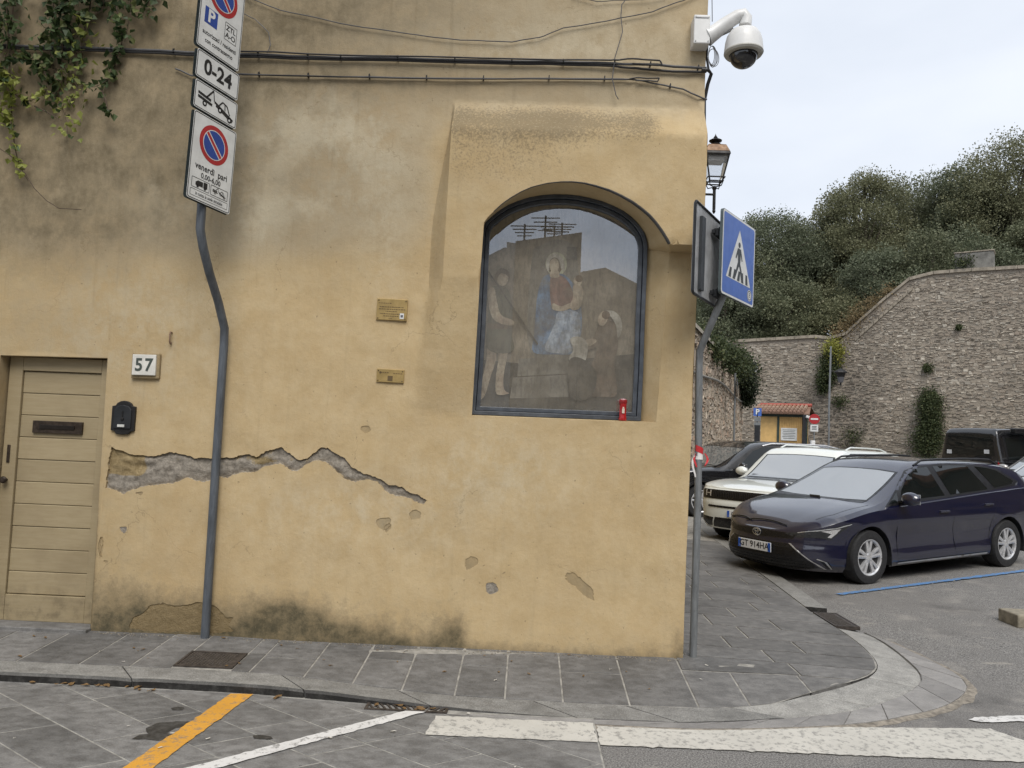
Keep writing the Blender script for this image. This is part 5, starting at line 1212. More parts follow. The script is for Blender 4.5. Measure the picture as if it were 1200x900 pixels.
# ---------------------------------------------------------------- covers and grates
M_CAST = plain('cast_iron', (0.060, 0.050, 0.043), 0.6, 0.3, var=0.4, scale=20)
def cover(name, label, x0, x1, y0, y1, z, bars, slope=(0, 0)):
    t_ = thing(name, label, 'cover', ((x0+x1)/2, (y0+y1)/2, z)); w, h = x1-x0, y1-y0
    m = MB()
    for (cx, cy, sx, sy) in ((0, -h/2+0.008, w, 0.016), (0, h/2-0.008, w, 0.016), (-w/2+0.008, 0, 0.016, h-0.034), (w/2-0.008, 0, 0.016, h-0.034)): m.box((cx, cy, -0.008), (sx, sy, 0.022))
    m.box((0, 0, -0.024), (w, h, 0.01)); m.build('frame', M_CAST, t_)
    if bars == 'studs':
        m = MB(); m.box((0, 0, -0.008), (w-0.036, h-0.036, 0.016)); m.build('lid', M_CAST, t_)
        m = MB(); r_ = 0
        nx_, ny_ = int((w-0.05)/0.022), int((h-0.05)/0.022)
        for i in range(nx_):
            for j in range(ny_): m.box((-w/2+0.032+i*0.022, -h/2+0.032+j*0.022, 0.0015), (0.014, 0.006, 0.005), Matrix.Rotation(radians(45 if (i+j) % 2 else -45), 3, 'Z'))
        tag(m.build('tread_studs', plain('worn_iron', (0.13, 0.115, 0.10), 0.5, 0.5), t_), kind='stuff')
    else:
        n = bars
        for i in range(n):
            x = -w/2+0.024+(w-0.048)*i/(n-1); sg = -1 if x > 0.1*w else 1
            MB().box((x, 0, -0.006), (0.011, h-0.03, 0.016), Matrix.Rotation(radians(28*sg), 3, 'Z')).build('bar', M_CAST, t_)
    t_.rotation_euler = (slope[0], slope[1], 0); return t_
cover('inspection_cover', 'square studded iron inspection cover set in the pavement', *GR[:2], *GR[2:], pave_z(-1.98, -0.46)+0.004, 'studs', (atan2(pave_z(-1.98, -0.33)-pave_z(-1.98, -0.6), 0.27), 0))
cover('street_drain', 'slotted iron street drain against the low kerb', DR[0], DR[1], DR[2], DR[3], 0.018, 13)
cover('kerb_drain', 'dark iron drain cover set in the kerb of the side street', 2.745, 2.965, 1.38, 1.90, pave_z(2.8, 1.6)+0.004, 'studs')
# ---------------------------------------------------------------- concrete block at the right edge
bp = atZ(1193, 735, road_z(4.7, 1.9)); 
blk = thing('concrete_block', 'weathered low concrete block on the asphalt', 'block', (bp.x+0.19, bp.y+0.15, road_z(bp.x, bp.y)))
MB().box((0, 0, 0.055), (0.38, 0.30, 0.12)).build('block', plain('weathered_concrete', (0.24, 0.215, 0.165), 0.9, var=0.3, scale=14, bump=0.006), blk, bevel=0.012)
# ================================================================ old city rampart
def at_plane(x, y, P0, nrm_): d = _ray(x, y); return _C + d*((P0-_C).dot(nrm_)/d.dot(nrm_))
RA = atD(840, 515, 47); RB = atD(1200, 523, 38); RA.z = RB.z = 0
rdir = (RB-RA).normalized(); rn = Vector((rdir.y, -rdir.x, 0))          # rn looks towards the street
if rn.dot(_C-RA) < 0: rn = -rn
def r_at(px, py): p = at_plane(px, py, RA, rn); return ((p-RA).dot(rdir), p.z)
def r_pt(s, z, out=0.0): return RA+rdir*s+Vector((0, 0, z))+rn*(out+(0.06*(12-z) if False else 0))
prof = [r_at(*q) for q in [(839,399.5),(900,396),(966,392),(982,398),(1000,381),(1020,363),(1042,344),(1062,327.5),(1075,319.5),(1130,315),(1200,311)]]
prof = [(-12.0, prof[0][1])]+prof+[(prof[-1][0]+14, prof[-1][1])]
def r_top(s): return interp(s, prof)
def m_rubble(name, ramp, mort=False, dark=None):
    g = G(name); v = g.pos(); r = g.island()
    cr_ = g.nt.nodes.new('ShaderNodeValToRGB'); cr_.color_ramp.interpolation = 'LINEAR'
    els = cr_.color_ramp.elements
    while len(els) < len(ramp): els.new(0.5)
    for i, c in enumerate(ramp): els[i].position = i/(len(ramp)-1); els[i].color = (*c, 1)
    g.nt.links.new(r, cr_.inputs[0]); c = cr_.outputs[0]
    n = g.noise(v, 7, 6, 0.7); big = g.noise(v, 0.33, 6, 0.6); streak = g.noise(g.scale(v, (1, 1, 0.22)), 0.8, 6, 0.65)
    c = g.mix(g.ramp(n, 0.40, 0.75, 0, 0.40), c, tuple(x*0.6 for x in ramp[0]))
    c = g.mix(g.ramp(big, 0.56, 0.72, 0, 0.4), c, (0.15, 0.13, 0.105))
    c = g.mix(g.ramp(streak, 0.60, 0.76, 0, 0.45), c, (0.09, 0.08, 0.068))
    st_ = g.math('ADD', g.attr('weather'), g.math('MULTIPLY', g.math('SUBTRACT', g.noise(v, 1.1, 6, 0.7), 0.5), 1.1))
    c = g.mix(g.ramp(st_, 0.3, 0.9, 0, 0.72), c, (0.085, 0.076, 0.064))
    c = g.mix(g.ramp(g.noise(v, 0.8, 5), 0.55, 0.72, 0, 0.45), c, (0.45, 0.40, 0.325))
    h = g.math('ADD', n, g.math('MULTIPLY', g.noise(v, 30, 4), 0.6))
    return g.fin(c, 0.93, g.bump(h, 0.8, 0.03), spec=0.15)
M_RST = m_rubble('rampart_stone', [(0.24, 0.21, 0.17), (0.37, 0.325, 0.265), (0.29, 0.26, 0.22), (0.44, 0.395, 0.325), (0.33, 0.275, 0.22), (0.23, 0.21, 0.18), (0.52, 0.475, 0.40), (0.34, 0.295, 0.24)])
M_RMO = m_rubble('rampart_mortar', [(0.25, 0.215, 0.175), (0.34, 0.295, 0.24)])
ramp = thing('rampart', 'high rubble-stone city rampart with a raking shoulder and flat coping', 'wall', r_pt(0, 0))
rl = lambda p: p-RA
m = MB(); S = [-12+0.5*i for i in range(int((prof[-1][0]+12)/0.5)+1)]
m.add([rl(r_pt(s, 0)) for s in S]+[rl(r_pt(s, r_top(s)-0.15)) for s in S]+[rl(r_pt(s, r_top(s)-0.15, -1.4)) for s in S]+[rl(r_pt(s, 0, -1.4)) for s in S], [(q*len(S)+i, q*len(S)+i+1, (q+1)*len(S)+i+1, (q+1)*len(S)+i) for q in range(3) for i in range(len(S)-1)])
m.build('core', M_RMO, ramp)
def stones(m, u0, u1, top, pt, seed, hr=(0.13, 0.26), lr=(0.18, 0.55), bulge=0.05, low=0.0):
    """coursed rubble: each stone a bevelled, uneven block face"""
    r = random.Random(seed); z = low
    ztop = max(top(u0+(u1-u0)*i/60) for i in range(61))
    while z < ztop:
        h = r.uniform(*hr); u = u0+r.uniform(-0.4, 0)
        while u < u1:
            w = r.uniform(*lr)*(0.7+0.6*h/hr[1]); hh = h*r.uniform(0.6, 1.15); z0 = z+r.uniform(-0.05, 0.05)+0.06*sin(u*0.8); uc = u+w/2
            parts = [(z0, hh)]
            q_ = r.random()
            if q_ < 0.38 and hh > 0.09: k2_ = r.uniform(0.35, 0.65); parts = [(z0, hh*k2_), (z0+hh*k2_, hh*(1-k2_))]
            elif q_ > 0.86: parts = [(z0, hh*1.55)]
            for z0, hh in parts:
                if z0+hh < top(uc) and z0+hh < min(top(u), top(u+w))+0.02 and r.random() > 0.05:
                    g_ = 0.010; b_ = min(w, hh)*0.25; out = r.uniform(0.010, bulge)
                    C4 = [(u+g_, z0+g_), (u+w-g_, z0+g_), (u+w-g_, z0+hh-g_), (u+g_, z0+hh-g_)]
                    C4 = [(a+r.gauss(0, 0.022), c+r.gauss(0, 0.018)) for a, c in C4]
                    cx, cz_ = uc, z0+hh/2
                    I4 = [(lerp(a, cx, b_/(w/2)*0.7), lerp(c, cz_, b_/(hh/2)*0.6)) for a, c in C4]
                    m.add([pt(a, c, -0.02) for a, c in C4]+[pt(a, c, out+r.gauss(0, 0.012)) for a, c in I4], [(0,1,5,4),(1,2,6,5),(2,3,7,6),(3,0,4,7),(4,5,6,7)])
            u += w
        z += h
m = MB(); stones(m, -12, prof[-1][0]+4, lambda s: r_top(s)-0.25, lambda s, z, o: rl(r_pt(s, z, o)), 21, (0.07, 0.17), (0.07, 0.27), 0.04)
so = tag(m.build('stones', M_RST, ramp, fix=False), kind='stuff')
sA, sB = r_at(965, 450)[0], r_at(1010, 450)[0]
def weather(s_, z_): return 0.85*math.exp(-((s_-(sA+sB)/2)/3.0)**2)*sst(z_, 8.5, 4.5)+0.45*sst(z_, 1.8, 0.5)+0.4*math.exp(-((s_-r_at(925, 450)[0])/1.6)**2)*sst(z_, 6, 3)
wc = {}
set_attr(so.data, 'weather', [weather(v_.co.dot(rdir), v_.co.z) for v_ in so.data.vertices])
M_COPE = plain('coping_stone', (0.27, 0.235, 0.185), 0.9, var=0.3, scale=4, bump=0.02)
# coping: individual blocks along the top
cuts = []
s = -12.0; r = random.Random(4)
while s < prof[-1][0]+4: cuts.append(s); s += r.uniform(0.7, 1.2)
for a, c in zip(cuts, cuts[1:]):
    za, zc = r_top(a), r_top(c)
    m = MB(); vs = []
    for s_, z_ in ((a+0.01, za), (c-0.01, zc)):
        for o_, dz in ((0.12, -0.17), (0.12, 0.0), (-1.5, 0.05), (-1.5, -0.17)): vs.append(rl(r_pt(s_, z_+dz, o_)))
    m.add(vs, [(0,1,5,4),(1,2,6,5),(2,3,7,6),(3,0,4,7),(0,3,2,1),(4,5,6,7)]); m.build('coping_block', M_COPE, ramp)
# raking band below the shoulder
m = MB(); q0, q1 = r_at(1002, 398), r_at(1070, 337)
for i in range(12):
    t0, t1 = i/12+0.005, (i+1)/12-0.005
    m = MB(); vs = []
    for t in (t0, t1):
        s_, z_ = lerp(q0[0], q1[0], t), lerp(q0[1], q1[1], t)
        for o_, dz in ((0.0, -0.12), (0.09, -0.10), (0.09, 0.06), (0.0, 0.10)): vs.append(rl(r_pt(s_, z_+dz, o_)))
    m.add(vs, [(0,1,5,4),(1,2,6,5),(2,3,7,6),(0,3,2,1),(4,5,6,7)]); m.build('raking_stone', M_COPE, ramp)
# block on top
bs, bz = r_at(1141, 314)
tb = thing('parapet_block', 'grey concrete block standing on top of the rampart', 'block', r_pt(bs, bz-0.05, -0.62), atan2(rdir.y, rdir.x))
MB().box((0, 0, 0.44), (1.75, 1.0, 0.95)).build('block', plain('grey_render', (0.155, 0.15, 0.135), 0.9, var=0.35, scale=2.5, bump=0.02), tb, bevel=0.05)
MB().box((0, 0, 0.94), (1.82, 1.07, 0.07)).build('cap', M_COPE, tb, bevel=0.02)
# ================================================================ garden bank behind the rampart
m = MB()
def bank(u, v):
    s = -30+u*75; d = v*60; p = r_pt(s, 0, -1.2-d); z = min(r_top(max(-12, min(s, 40)))-1.6, 8.5+0.0*s)+min(d*0.02, 1)+0.4*fbm((p.x*0.1, p.y*0.1, 0))
    return Vector((p.x, p.y, z if v > 0 else z-0.3))
m.grid(bank, 40, 20)
tag(m.build('garden_bank', plain('bank_soil', (0.07, 0.07, 0.04), 0.95, var=0.4, scale=0.6), smooth=True), kind='structure')
# ================================================================ street-side boundary wall
LA = Vector((wall_side_x(9.5), 9.5, 0)); LBp = atD(869, 517, 32.6); LBp.z = 0
ld = (LBp-LA).normalized(); LL = (LBp-LA).length; ln_ = Vector((ld.y, -ld.x, 0))
def l_top(u): return 4.5-0.05*sin(u)
def l_pt(u, z, o=0.0): return LA+ld*u+Vector((0, 0, z))+ln_*o
lw = thing('boundary_wall', 'lower rubble wall with patched plaster running back beside the pavement', 'wall', LA)
ll = lambda p: p-LA
m = MB(); S = [LL*i/40 for i in range(41)]
m.add([ll(l_pt(s, 0)) for s in S]+[ll(l_pt(s, 4.4)) for s in S]+[ll(l_pt(s, 4.4, -0.5)) for s in S]+[ll(l_pt(s, 0, -0.5)) for s in S], [(q*41+i, q*41+i+1, (q+1)*41+i+1, (q+1)*41+i) for q in range(3) for i in range(40)]+[(40, 81, 122, 163)])
m.build('core', m_rubble('boundary_plaster', [(0.34, 0.29, 0.22), (0.48, 0.41, 0.32)]), lw)
M_LST = m_rubble('boundary_stone', [(0.26, 0.21, 0.16), (0.44, 0.37, 0.29), (0.33, 0.275, 0.22), (0.52, 0.45, 0.36), (0.37, 0.26, 0.19), (0.58, 0.51, 0.42)])
m = MB(); stones(m, 0, LL, lambda s: 4.3, lambda u, z, o: ll(l_pt(u, z, o)), 33, (0.11, 0.22), (0.12, 0.34), 0.035)
tag(m.build('stones', M_LST, lw, fix=False), kind='stuff')
u = 0
while u < LL-0.9:
    m = MB(); m.add([ll(l_pt(u+a*0.98, 4.36+z_, o)) for a in (0.01, 1) for o, z_ in ((0.08, 0.0), (0.08, 0.10), (-0.25, 0.17), (-0.58, 0.10), (-0.58, 0.0))], [(0,1,6,5),(1,2,7,6),(2,3,8,7),(3,4,9,8),(0,4,3,2,1),(5,6,7,8,9)]); m.build('coping_block', plain('pale_coping', (0.38, 0.345, 0.28), 0.9, var=0.25, scale=5), lw); u += 0.99
# conduit along it
m = MB(); m.tube([ll(l_pt(LL*t, 3.35-0.10*sin(t*9), 0.07)) for t in [0.05*i for i in range(20)]], 0.035, 6); m.build('conduit', plain('grey_conduit', (0.22, 0.21, 0.19), 0.6), lw, smooth=True)
# ================================================================ trees
M_TL = [m_leaf('oak_leaf_a', (0.135, 0.150, 0.085), (0.205, 0.217, 0.132), (0.25, 0.25, 0.155), 0.92, 0.30), m_leaf('oak_leaf_b', (0.118, 0.138, 0.084), (0.182, 0.200, 0.128), (0.22, 0.23, 0.145), 0.93, 0.30), m_leaf('oak_leaf_c', (0.150, 0.156, 0.084), (0.225, 0.226, 0.132), (0.27, 0.26, 0.155), 0.92, 0.30)]
M_BARK = plain('bark', (0.075, 0.062, 0.048), 0.95, var=0.3, scale=5, bump=0.03)
def leaf_cloud(cs, rad, n, size, seed):
    q = np.random.default_rng(seed); N = len(cs)*n; ci = np.repeat(np.arange(len(cs)), n)
    v = q.normal(size=(N, 3)); v[:, 2] *= 0.62; v /= np.linalg.norm(v, axis=1)[:, None]
    v *= (rad[ci]*q.random(N)**0.45*np.where(q.random(N) < 0.06, 1.15, 1.0))[:, None]
    p = cs[ci]+v; d = v/rad[ci][:, None]; d[:, 2] += 0.15; d += q.normal(scale=0.5, size=(N, 3)); d /= np.linalg.norm(d, axis=1)[:, None]
    s_ = np.cross(d, q.normal(size=(N, 3))); s_ /= np.linalg.norm(s_, axis=1)[:, None]; nn = np.cross(d, s_)
    sz = size*q.uniform(0.6, 1.25, N); w = (sz*q.uniform(0.38, 0.55, N))[:, None]; L_ = (sz*q.uniform(0.8, 1.15, N))[:, None]
    V = np.stack([p, p+d*L_*0.35+s_*w+nn*w*0.3, p+d*L_, p+d*L_*0.35-s_*w+nn*w*0.3], axis=1).reshape(-1, 3)
    o = np.arange(N)[:, None]*4; F = np.concatenate([o+np.array([[0, 1, 2]]), o+np.array([[0, 2, 3]])], axis=1).reshape(-1)
    me = bpy.data.meshes.new('crown'); me.vertices.add(N*4); me.vertices.foreach_set('co', V.astype(np.float32).ravel())
    me.loops.add(N*6); me.loops.foreach_set('vertex_index', F.astype(np.int32)); me.polygons.add(N*2)
    me.polygons.foreach_set('loop_start', np.arange(0, N*6, 3, dtype=np.int32)); me.update(calc_edges=True); return me
def tree(name, label, px, top, base_z, depth, halfw, seed, leafm, nclump=130, nleaf=520, low=None, lsize=0.125):
    r = random.Random(seed); tp_ = atD(px, top, depth); gx, gy = tp_.x, tp_.y
    t_ = thing(name, label, 'tree', (gx, gy, base_z), group='trees beyond the rampart')
    Ht = tp_.z-base_z; cz0 = Ht*(0.26 if low is None else low); rz = (Ht-cz0)/2; rw = halfw*1.14*depth/FPX; czm = cz0+rz
    tm = MB()
    tm.tube([(0, 0, -0.5), (0.1*sin(seed), 0.1, Ht*0.25), (0.25*sin(seed*2), -0.1, Ht*0.5), (0.1, 0.1, Ht*0.75)], [0.34, 0.28, 0.2, 0.09], 8)
    cen = []
    for i in range(nclump):
        while True:
            q = Vector((r.uniform(-1, 1), r.uniform(-1, 1), r.uniform(-1, 1)))
            if 0.15 < q.length < 1: break
        q = q*(0.55+0.45*r.random()**0.4)/max(q.length, 0.4)*min(1, q.length+0.35)
        c = Vector((q.x*rw, q.y*rw*0.85, czm+q.z*rz)); cen.append(c)
        if i % 3 == 0: tm.tube([(0.15*sin(seed*2), 0, max(Ht*0.15, c.z-rz*0.7)), (c.x*0.5, c.y*0.5, c.z-0.5), tuple(c)], [0.10, 0.06, 0.02], 5)
    cs = np.array([tuple(c) for c in cen]); rad = np.array([r.uniform(0.7, 1.25)*rw*0.24+0.25 for c in cen])
    crown = leaf_cloud(cs, rad, nleaf, lsize, seed)
    tag(link('crown', crown, leafm, t_), kind='stuff'); tm.build('trunk', M_BARK, t_, smooth=True)
    return t_
trees = [('oak_tree', 'tree crown rising directly behind the crossing sign', 838, 282, 7.2, 56, 62, 1, 0), ('oak_tree', 'rounded mid-height tree left of the taller crowns behind the rampart', 905, 258, 7.2, 58, 56, 2, 1), ('oak_tree', 'tree filling the dip before the skyline steps up', 962, 246, 7.2, 60, 50, 3, 0), ('oak_tree', 'tree whose crown makes the first high step of the skyline', 1012, 208, 7.4, 57, 48, 4, 2), ('oak_tree', 'broad crown between the skyline step and the tallest tree', 1072, 204, 7.6, 60, 58, 5, 0), ('oak_tree', 'tree standing just left of the tallest crown above the concrete block', 1132, 196, 8, 56, 44, 6, 1), ('oak_tree', 'tallest tree above the right part of the rampart', 1188, 168, 8.5, 54, 62, 7, 2), ('oak_tree', 'tree cut by the picture edge beside the tallest crown', 1248, 168, 8.5, 56, 56, 8, 0)]
for a in trees: tree(a[0], a[1], *a[2:8], a[8] if False else M_TL[a[8]])
low = [('garden_shrub', 'dense low shrub behind the coping near the crossing sign', 850, 335, 6.5, 51, 42, 21, 1), ('garden_shrub', 'dense low shrub behind the flat part of the coping', 915, 330, 6.5, 51, 44, 22, 0), ('garden_shrub', 'brighter bushy shrub just behind the foot of the raking shoulder', 975, 338, 6.3, 50, 40, 23, 2), ('garden_shrub', 'dark shrub above the raking shoulder', 1035, 290, 7.5, 50, 42, 24, 1), ('garden_shrub', 'dark shrub left of the concrete block', 1092, 270, 8, 50, 42, 25, 0), ('garden_shrub', 'dark shrub behind the concrete block', 1150, 262, 8.2, 50, 40, 26, 1), ('garden_shrub', 'dark shrub right of the concrete block', 1205, 258, 8.2, 50, 44, 27, 0)]
for a in low:
    t_ = tree(a[0], a[1], *a[2:8], M_TL[a[8]], 60, 480, 0.05); t_['group'] = 'shrubs behind the coping'; t_['category'] = 'shrub'
# ---------------------------------------------------------------- plants on and over the walls
def clump(name, label, pts_, n, sizes, mat_, cat='plant', group=None, seed=1, hang=0.0, stem=True):
    """pts_: (position, radius) blobs of foliage"""
    r = random.Random(seed); b0 = pts_[0][0].copy(); t_ = thing(name, label, cat, b0, group=group); lm = MB(); tm = MB()
    tot = sum(q[1]**2 for q in pts_)
    for p, rad in pts_:
        for i in range(int(n*rad*rad/tot)):
            v = Vector((r.gauss(0, .55), r.gauss(0, .55), r.gauss(0, .55)))*rad
            leaf(lm, p+v-b0, r.uniform(*sizes), r, (v.x, v.y, v.z-hang))
    if stem:
        for (p, _), (q, _2) in zip(pts_, pts_[1:]): tm.tube([p-b0, q-b0], 0.03, 5)
        if len(pts_) == 1: tm.tube([Vector((0, 0, -pts_[0][1])), Vector()], 0.03, 5)
        tm.build('stem', M_BARK, t_)
    tag(lm.build('leaves', mat_, t_, fix=False), kind='stuff'); return t_
M_IVYB = m_leaf('wall_ivy', (0.035, 0.05, 0.02), (0.09, 0.11, 0.045), (0.15, 0.16, 0.07), 0.9); M_YEL = m_leaf('lime_leaf', (0.22, 0.24, 0.05), (0.40, 0.38, 0.09)); M_DKI = m_leaf('dark_ivy', (0.018, 0.028, 0.014), (0.05, 0.065, 0.03))
def rp(px, py, o=0.25): s_, z_ = r_at(px, py); return r_pt(s_, z_, o)
clump('caper_bush', 'green plant hanging on the rampart beside the tall lamp post', [(rp(976,416), 0.35), (rp(974,426), 0.42), (rp(972,436), 0.45), (rp(968,446), 0.38), (rp(965,455), 0.25)], 5500, (0.06, 0.13), M_IVYB, group='plants on the rampart', seed=3, hang=0.4)
clump('lime_bush', 'yellow-green tuft at the foot of the raking shoulder', [(rp(978,408), 0.45), (rp(979,416), 0.45)], 2200, (0.06, 0.12), M_YEL, group='plants on the rampart', seed=4)
clump('ivy_patch', 'dark green ivy mass hanging on the rampart above the dark estate car', [(rp(1090,466), 0.38), (rp(1091,475), 0.48), (rp(1091,486), 0.42), (rp(1091,497), 0.45), (rp(1089,508), 0.55), (rp(1088,520), 0.6)], 15000, (0.05, 0.11), M_IVYB, group='plants on the rampart', seed=5, hang=0.5)
for i, (px, py, rad, lab) in enumerate([(1087, 432, 0.2, 'small green tuft growing from the rampart above the ivy mass'), (985, 470, 0.35, 'dull tuft right of the lamp post'), (1000, 512, 0.5, 'weedy bush at the foot of the rampart behind the white car'), (1124, 384, 0.1, 'tiny tuft high on the right part of the rampart')]):
    clump('wall_tuft', lab, [(rp(px, py, 0.1), rad)], 600, (0.05, 0.10), M_IVYB, group='tufts on the rampart', seed=30+i)
M_DRY = m_leaf('dry_scrub', (0.16, 0.12, 0.06), (0.28, 0.21, 0.11))
clump('dry_scrub', 'brown dry scrub along the raking shoulder of the rampart', [(rp(985,392,-0.3), 0.6), (rp(997,380,-0.3), 0.55), (rp(1008,370,-0.3), 0.6), (rp(1024,356,-0.3), 0.5), (rp(1040,342,-0.3), 0.4)], 4500, (0.05, 0.12), M_DRY, seed=8)
clump('coping_weeds', 'light green weeds beside the concrete block', [(rp(1131,307,-0.2), 0.4), (rp(1124,309,-0.2), 0.3)], 1200, (0.05, 0.11), M_IVYB, seed=9)
def lp_(px, py, dep): return atD(px, py, dep)
clump('overhanging_shrub', 'bushy green shrub spilling over the boundary wall', [(lp_(816,404,21.5), 0.30), (lp_(828,408,22.5), 0.38), (lp_(838,411,23.5), 0.34), (lp_(847,416,25), 0.40), (lp_(856,421,27), 0.42), (lp_(864,428,29), 0.45), (lp_(820,396,21.5), 0.25)], 12000, (0.05, 0.11), M_IVYB, cat='shrub', seed=12)
clump('ivy_fall', 'dark ivy hanging down the end of the boundary wall', [(lp_(869,436,31.0), 0.45), (lp_(873,446,31.4), 0.42), (lp_(875,457,31.6), 0.34), (lp_(876,468,31.7), 0.24), (lp_(866,431,30.4), 0.4)], 10000, (0.05, 0.11), M_DKI, seed=13, hang=0.6)
# ================================================================ kiosk and small things before the rampart
KD = 40.0
k0 = atD(891, 519, KD); k1_ = atD(941, 519, KD-1.0); kz_ = 0.0
kd = Vector((k1_.x-k0.x, k1_.y-k0.y, 0)); kw = kd.length; ka = atan2(kd.y, kd.x)
zt_ = atD(915, 488, KD).z
kio = thing('kiosk', 'yellow wooden kiosk with a red tiled roof in front of the rampart', 'kiosk', (k0.x, k0.y, 0), ka)
M_KY = plain('kiosk_yellow', (0.62, 0.40, 0.15), 0.6, var=0.12, scale=3); M_KG = plain('kiosk_green', (0.03, 0.05, 0.04), 0.6)
MB().box((kw/2, 0.9, zt_/2), (kw, 1.8, zt_)).build('body', M_KY, kio)
i = 0
while 0.95+0.085*i < kw-0.02:
    MB().box((0.98+0.085*i, -0.02, zt_/2), (0.055, 0.045, zt_-0.05)).build('slat', M_KY, kio); i += 1
MB().box((0.88, -0.03, zt_/2), (0.10, 0.06, zt_)).build('post', M_KG, kio); MB().box((kw+0.10, -0.03, zt_/2), (0.22, 0.12, zt_)).build('post', M_KG, kio); MB().box((kw/2, -0.05, zt_+0.05), (kw+0.1, 0.1, 0.16)).build('fascia', M_KG, kio)
MB().box((1.42, -0.08, zt_-0.92), (0.78, 0.04, 0.64)).build('notice_board', M_WHITE, kio)
m = MB()
for q in range(6): m.box((1.42, -0.105, zt_-0.70-0.085*q), (0.62-0.06*(q % 2), 0.006, 0.022))
tag(m.build('notice_lines', M_PICT, kio), kind='stuff')
rz0, rz1 = zt_+0.10, atD(915, 475, KD).z
m = MB(); m.add([(-0.35, -0.45, rz0), (kw+0.35, -0.45, rz0), (kw+0.2, 1.2, rz1), (-0.2, 1.2, rz1), (-0.35, 2.3, rz0), (kw+0.35, 2.3, rz0)], [(0, 1, 2, 3), (3, 2, 5, 4), (0, 4, 5, 1)]); rf = m.build('roof', plain('roof_tile_old', (0.19, 0.11, 0.075), 0.9, var=0.4, scale=5), kio)
M_RT = m_rubble('roof_tiles', [(0.24, 0.12, 0.08), (0.33, 0.19, 0.13), (0.20, 0.13, 0.10), (0.38, 0.27, 0.20)])
for i in range(int((kw+0.6)/0.2)):
    x = -0.3+0.2*i; t = (x+0.3)/(kw+0.6)
    m = MB()
    for q in range(4):
        a, c = q/4, (q+1)/4+0.04; m.tube([(x, lerp(-0.47, 1.2, a), lerp(rz0, rz1, a)+0.07), (lerp(x, lerp(-0.2, kw+0.2, t), 0.3), lerp(-0.47, 1.2, min(1, c)), lerp(rz0, rz1, min(1, c))+0.05)], [0.085, 0.07], 6)
    m.build('tile_row', M_RT, rf)
MB().tube([(-0.25, 1.2, rz1+0.06), (kw+0.25, 1.2, rz1+0.06)], 0.09, 8).build('ridge', plain('red_ridge', (0.33, 0.075, 0.055), 0.8), rf)
def small_post(name, label, px, top, dep, z_pole, r=0.03, mat_=None):
    p = atD(px, 519, dep); t_ = thing(name, label, 'sign', (p.x, p.y, 0), atan2(-p.x, p.y+CAM_D)*1.0); zt2 = atD(px, top, dep).z
    MB().tube([(0, 0.04, 0), (0, 0.04, zt2)], r, 8).build('pole', mat_ or M_GALV, t_); return t_, zt2
t_, zt2 = small_post('parking_sign', 'small blue P parking sign on a dark pole beside the kiosk', 887, 478, 38, 0, 0.03, M_DARK)
sc_ = 38/FPX
b_ = MB(); b_.prism([(x, -z) for x, z in rect(-0.19, 0.19, zt2-0.40, zt2)], 0.02, ((0, 0.02, 0), (1, 0, 0), (0, 0, -1))); b_.build('plate', M_ZBLUE, t_)
letters('P', 0, zt2-0.20, 0.36, M_WHITE, 'lettering', t_, 0.004, bold=0.03)
for q in range(2): MB().box((0, 0.01, zt2-0.56-0.26*q), (0.30, 0.02, 0.22)).build('extra_plate', M_GALV, t_)
MB().box((0, 0.03, zt2-1.3), (0.26, 0.16, 0.9)).build('dark_box', M_DARK, t_)
t_, zt2 = small_post('no_entry_sign', 'round red no entry sign above a white plate right of the kiosk', 954, 485, 38, 0)
flat(circ(0, zt2-0.25, 0.25, 24), M_RED, 'disc', t_, 0.0); flat(rect(-0.17, 0.17, zt2-0.29, zt2-0.21), M_WHITE, 'bar', t_, 0.01); MB().box((0, 0.01, zt2-0.70), (0.36, 0.02, 0.34)).build('white_plate', M_WHITE, t_)
m = MB()
for q in range(3): m.box((0, -0.004, zt2-0.62-0.07*q), (0.22, 0.006, 0.03))
m.build('plate_lines', M_PICT, t_)
# tall wall lamp on a pole
lpb = atD(971, 519, 39); t_ = thing('lamp_post', 'tall thin grey pole with a dark lantern before the rampart', 'lamp post', (lpb.x, lpb.y, 0))
lz = atD(974, 405, 39).z; az = atD(984, 437, 39).z
MB().tube([(0, 0, 0), (0, 0, lz*0.5), (0.05, 0, lz)], [0.06, 0.055, 0.045], 8).build('pole', M_GALV, t_, smooth=True)
MB().tube([(0.03, 0, az+0.1), (0.5, -0.05, az+0.08)], 0.02, 6).build('arm', M_IRON, t_)
def small_lantern(t_, c, s, mat_glass):
    m = MB(); m.lathe([(0.10*s, -0.25*s), (0.17*s, 0.0), (0.24*s, 0.02*s), (0.22*s, 0.06*s), (0.10*s, 0.14*s), (0.03*s, 0.16*s), (0.0, 0.20*s)], c, 8); m.build('lamp_hood', M_IRON, t_)
    m = MB(); m.lathe([(0.09*s, -0.34*s), (0.155*s, -0.02*s), (0.0, -0.02*s)], c, 8); m.build('pane', mat_glass, t_)
    m = MB(); m.tube([Vector(c)+Vector((0, 0, -0.45*s)), Vector(c)+Vector((0, 0, -0.33*s))], 0.03*s, 6); m.build('foot', M_IRON, t_)
small_lantern(t_, (0.55, -0.05, az), 1.4, plain('dull_glass', (0.10, 0.10, 0.11), 0.2))
lq = r_at(888, 430); t_ = thing('wall_lantern', 'pale-glassed lantern on a bracket high on the rampart left of the pole', 'lantern', r_pt(lq[0], lq[1], 0.0))
m = MB()
cL = Vector(rn*0.55)
MB().tube([Vector(rn*-0.05)+Vector((0, 0, -0.62)), cL+Vector((0, 0, -0.62)), cL+Vector((0, 0, -0.4))], 0.025, 6).build('bracket', M_IRON, t_)
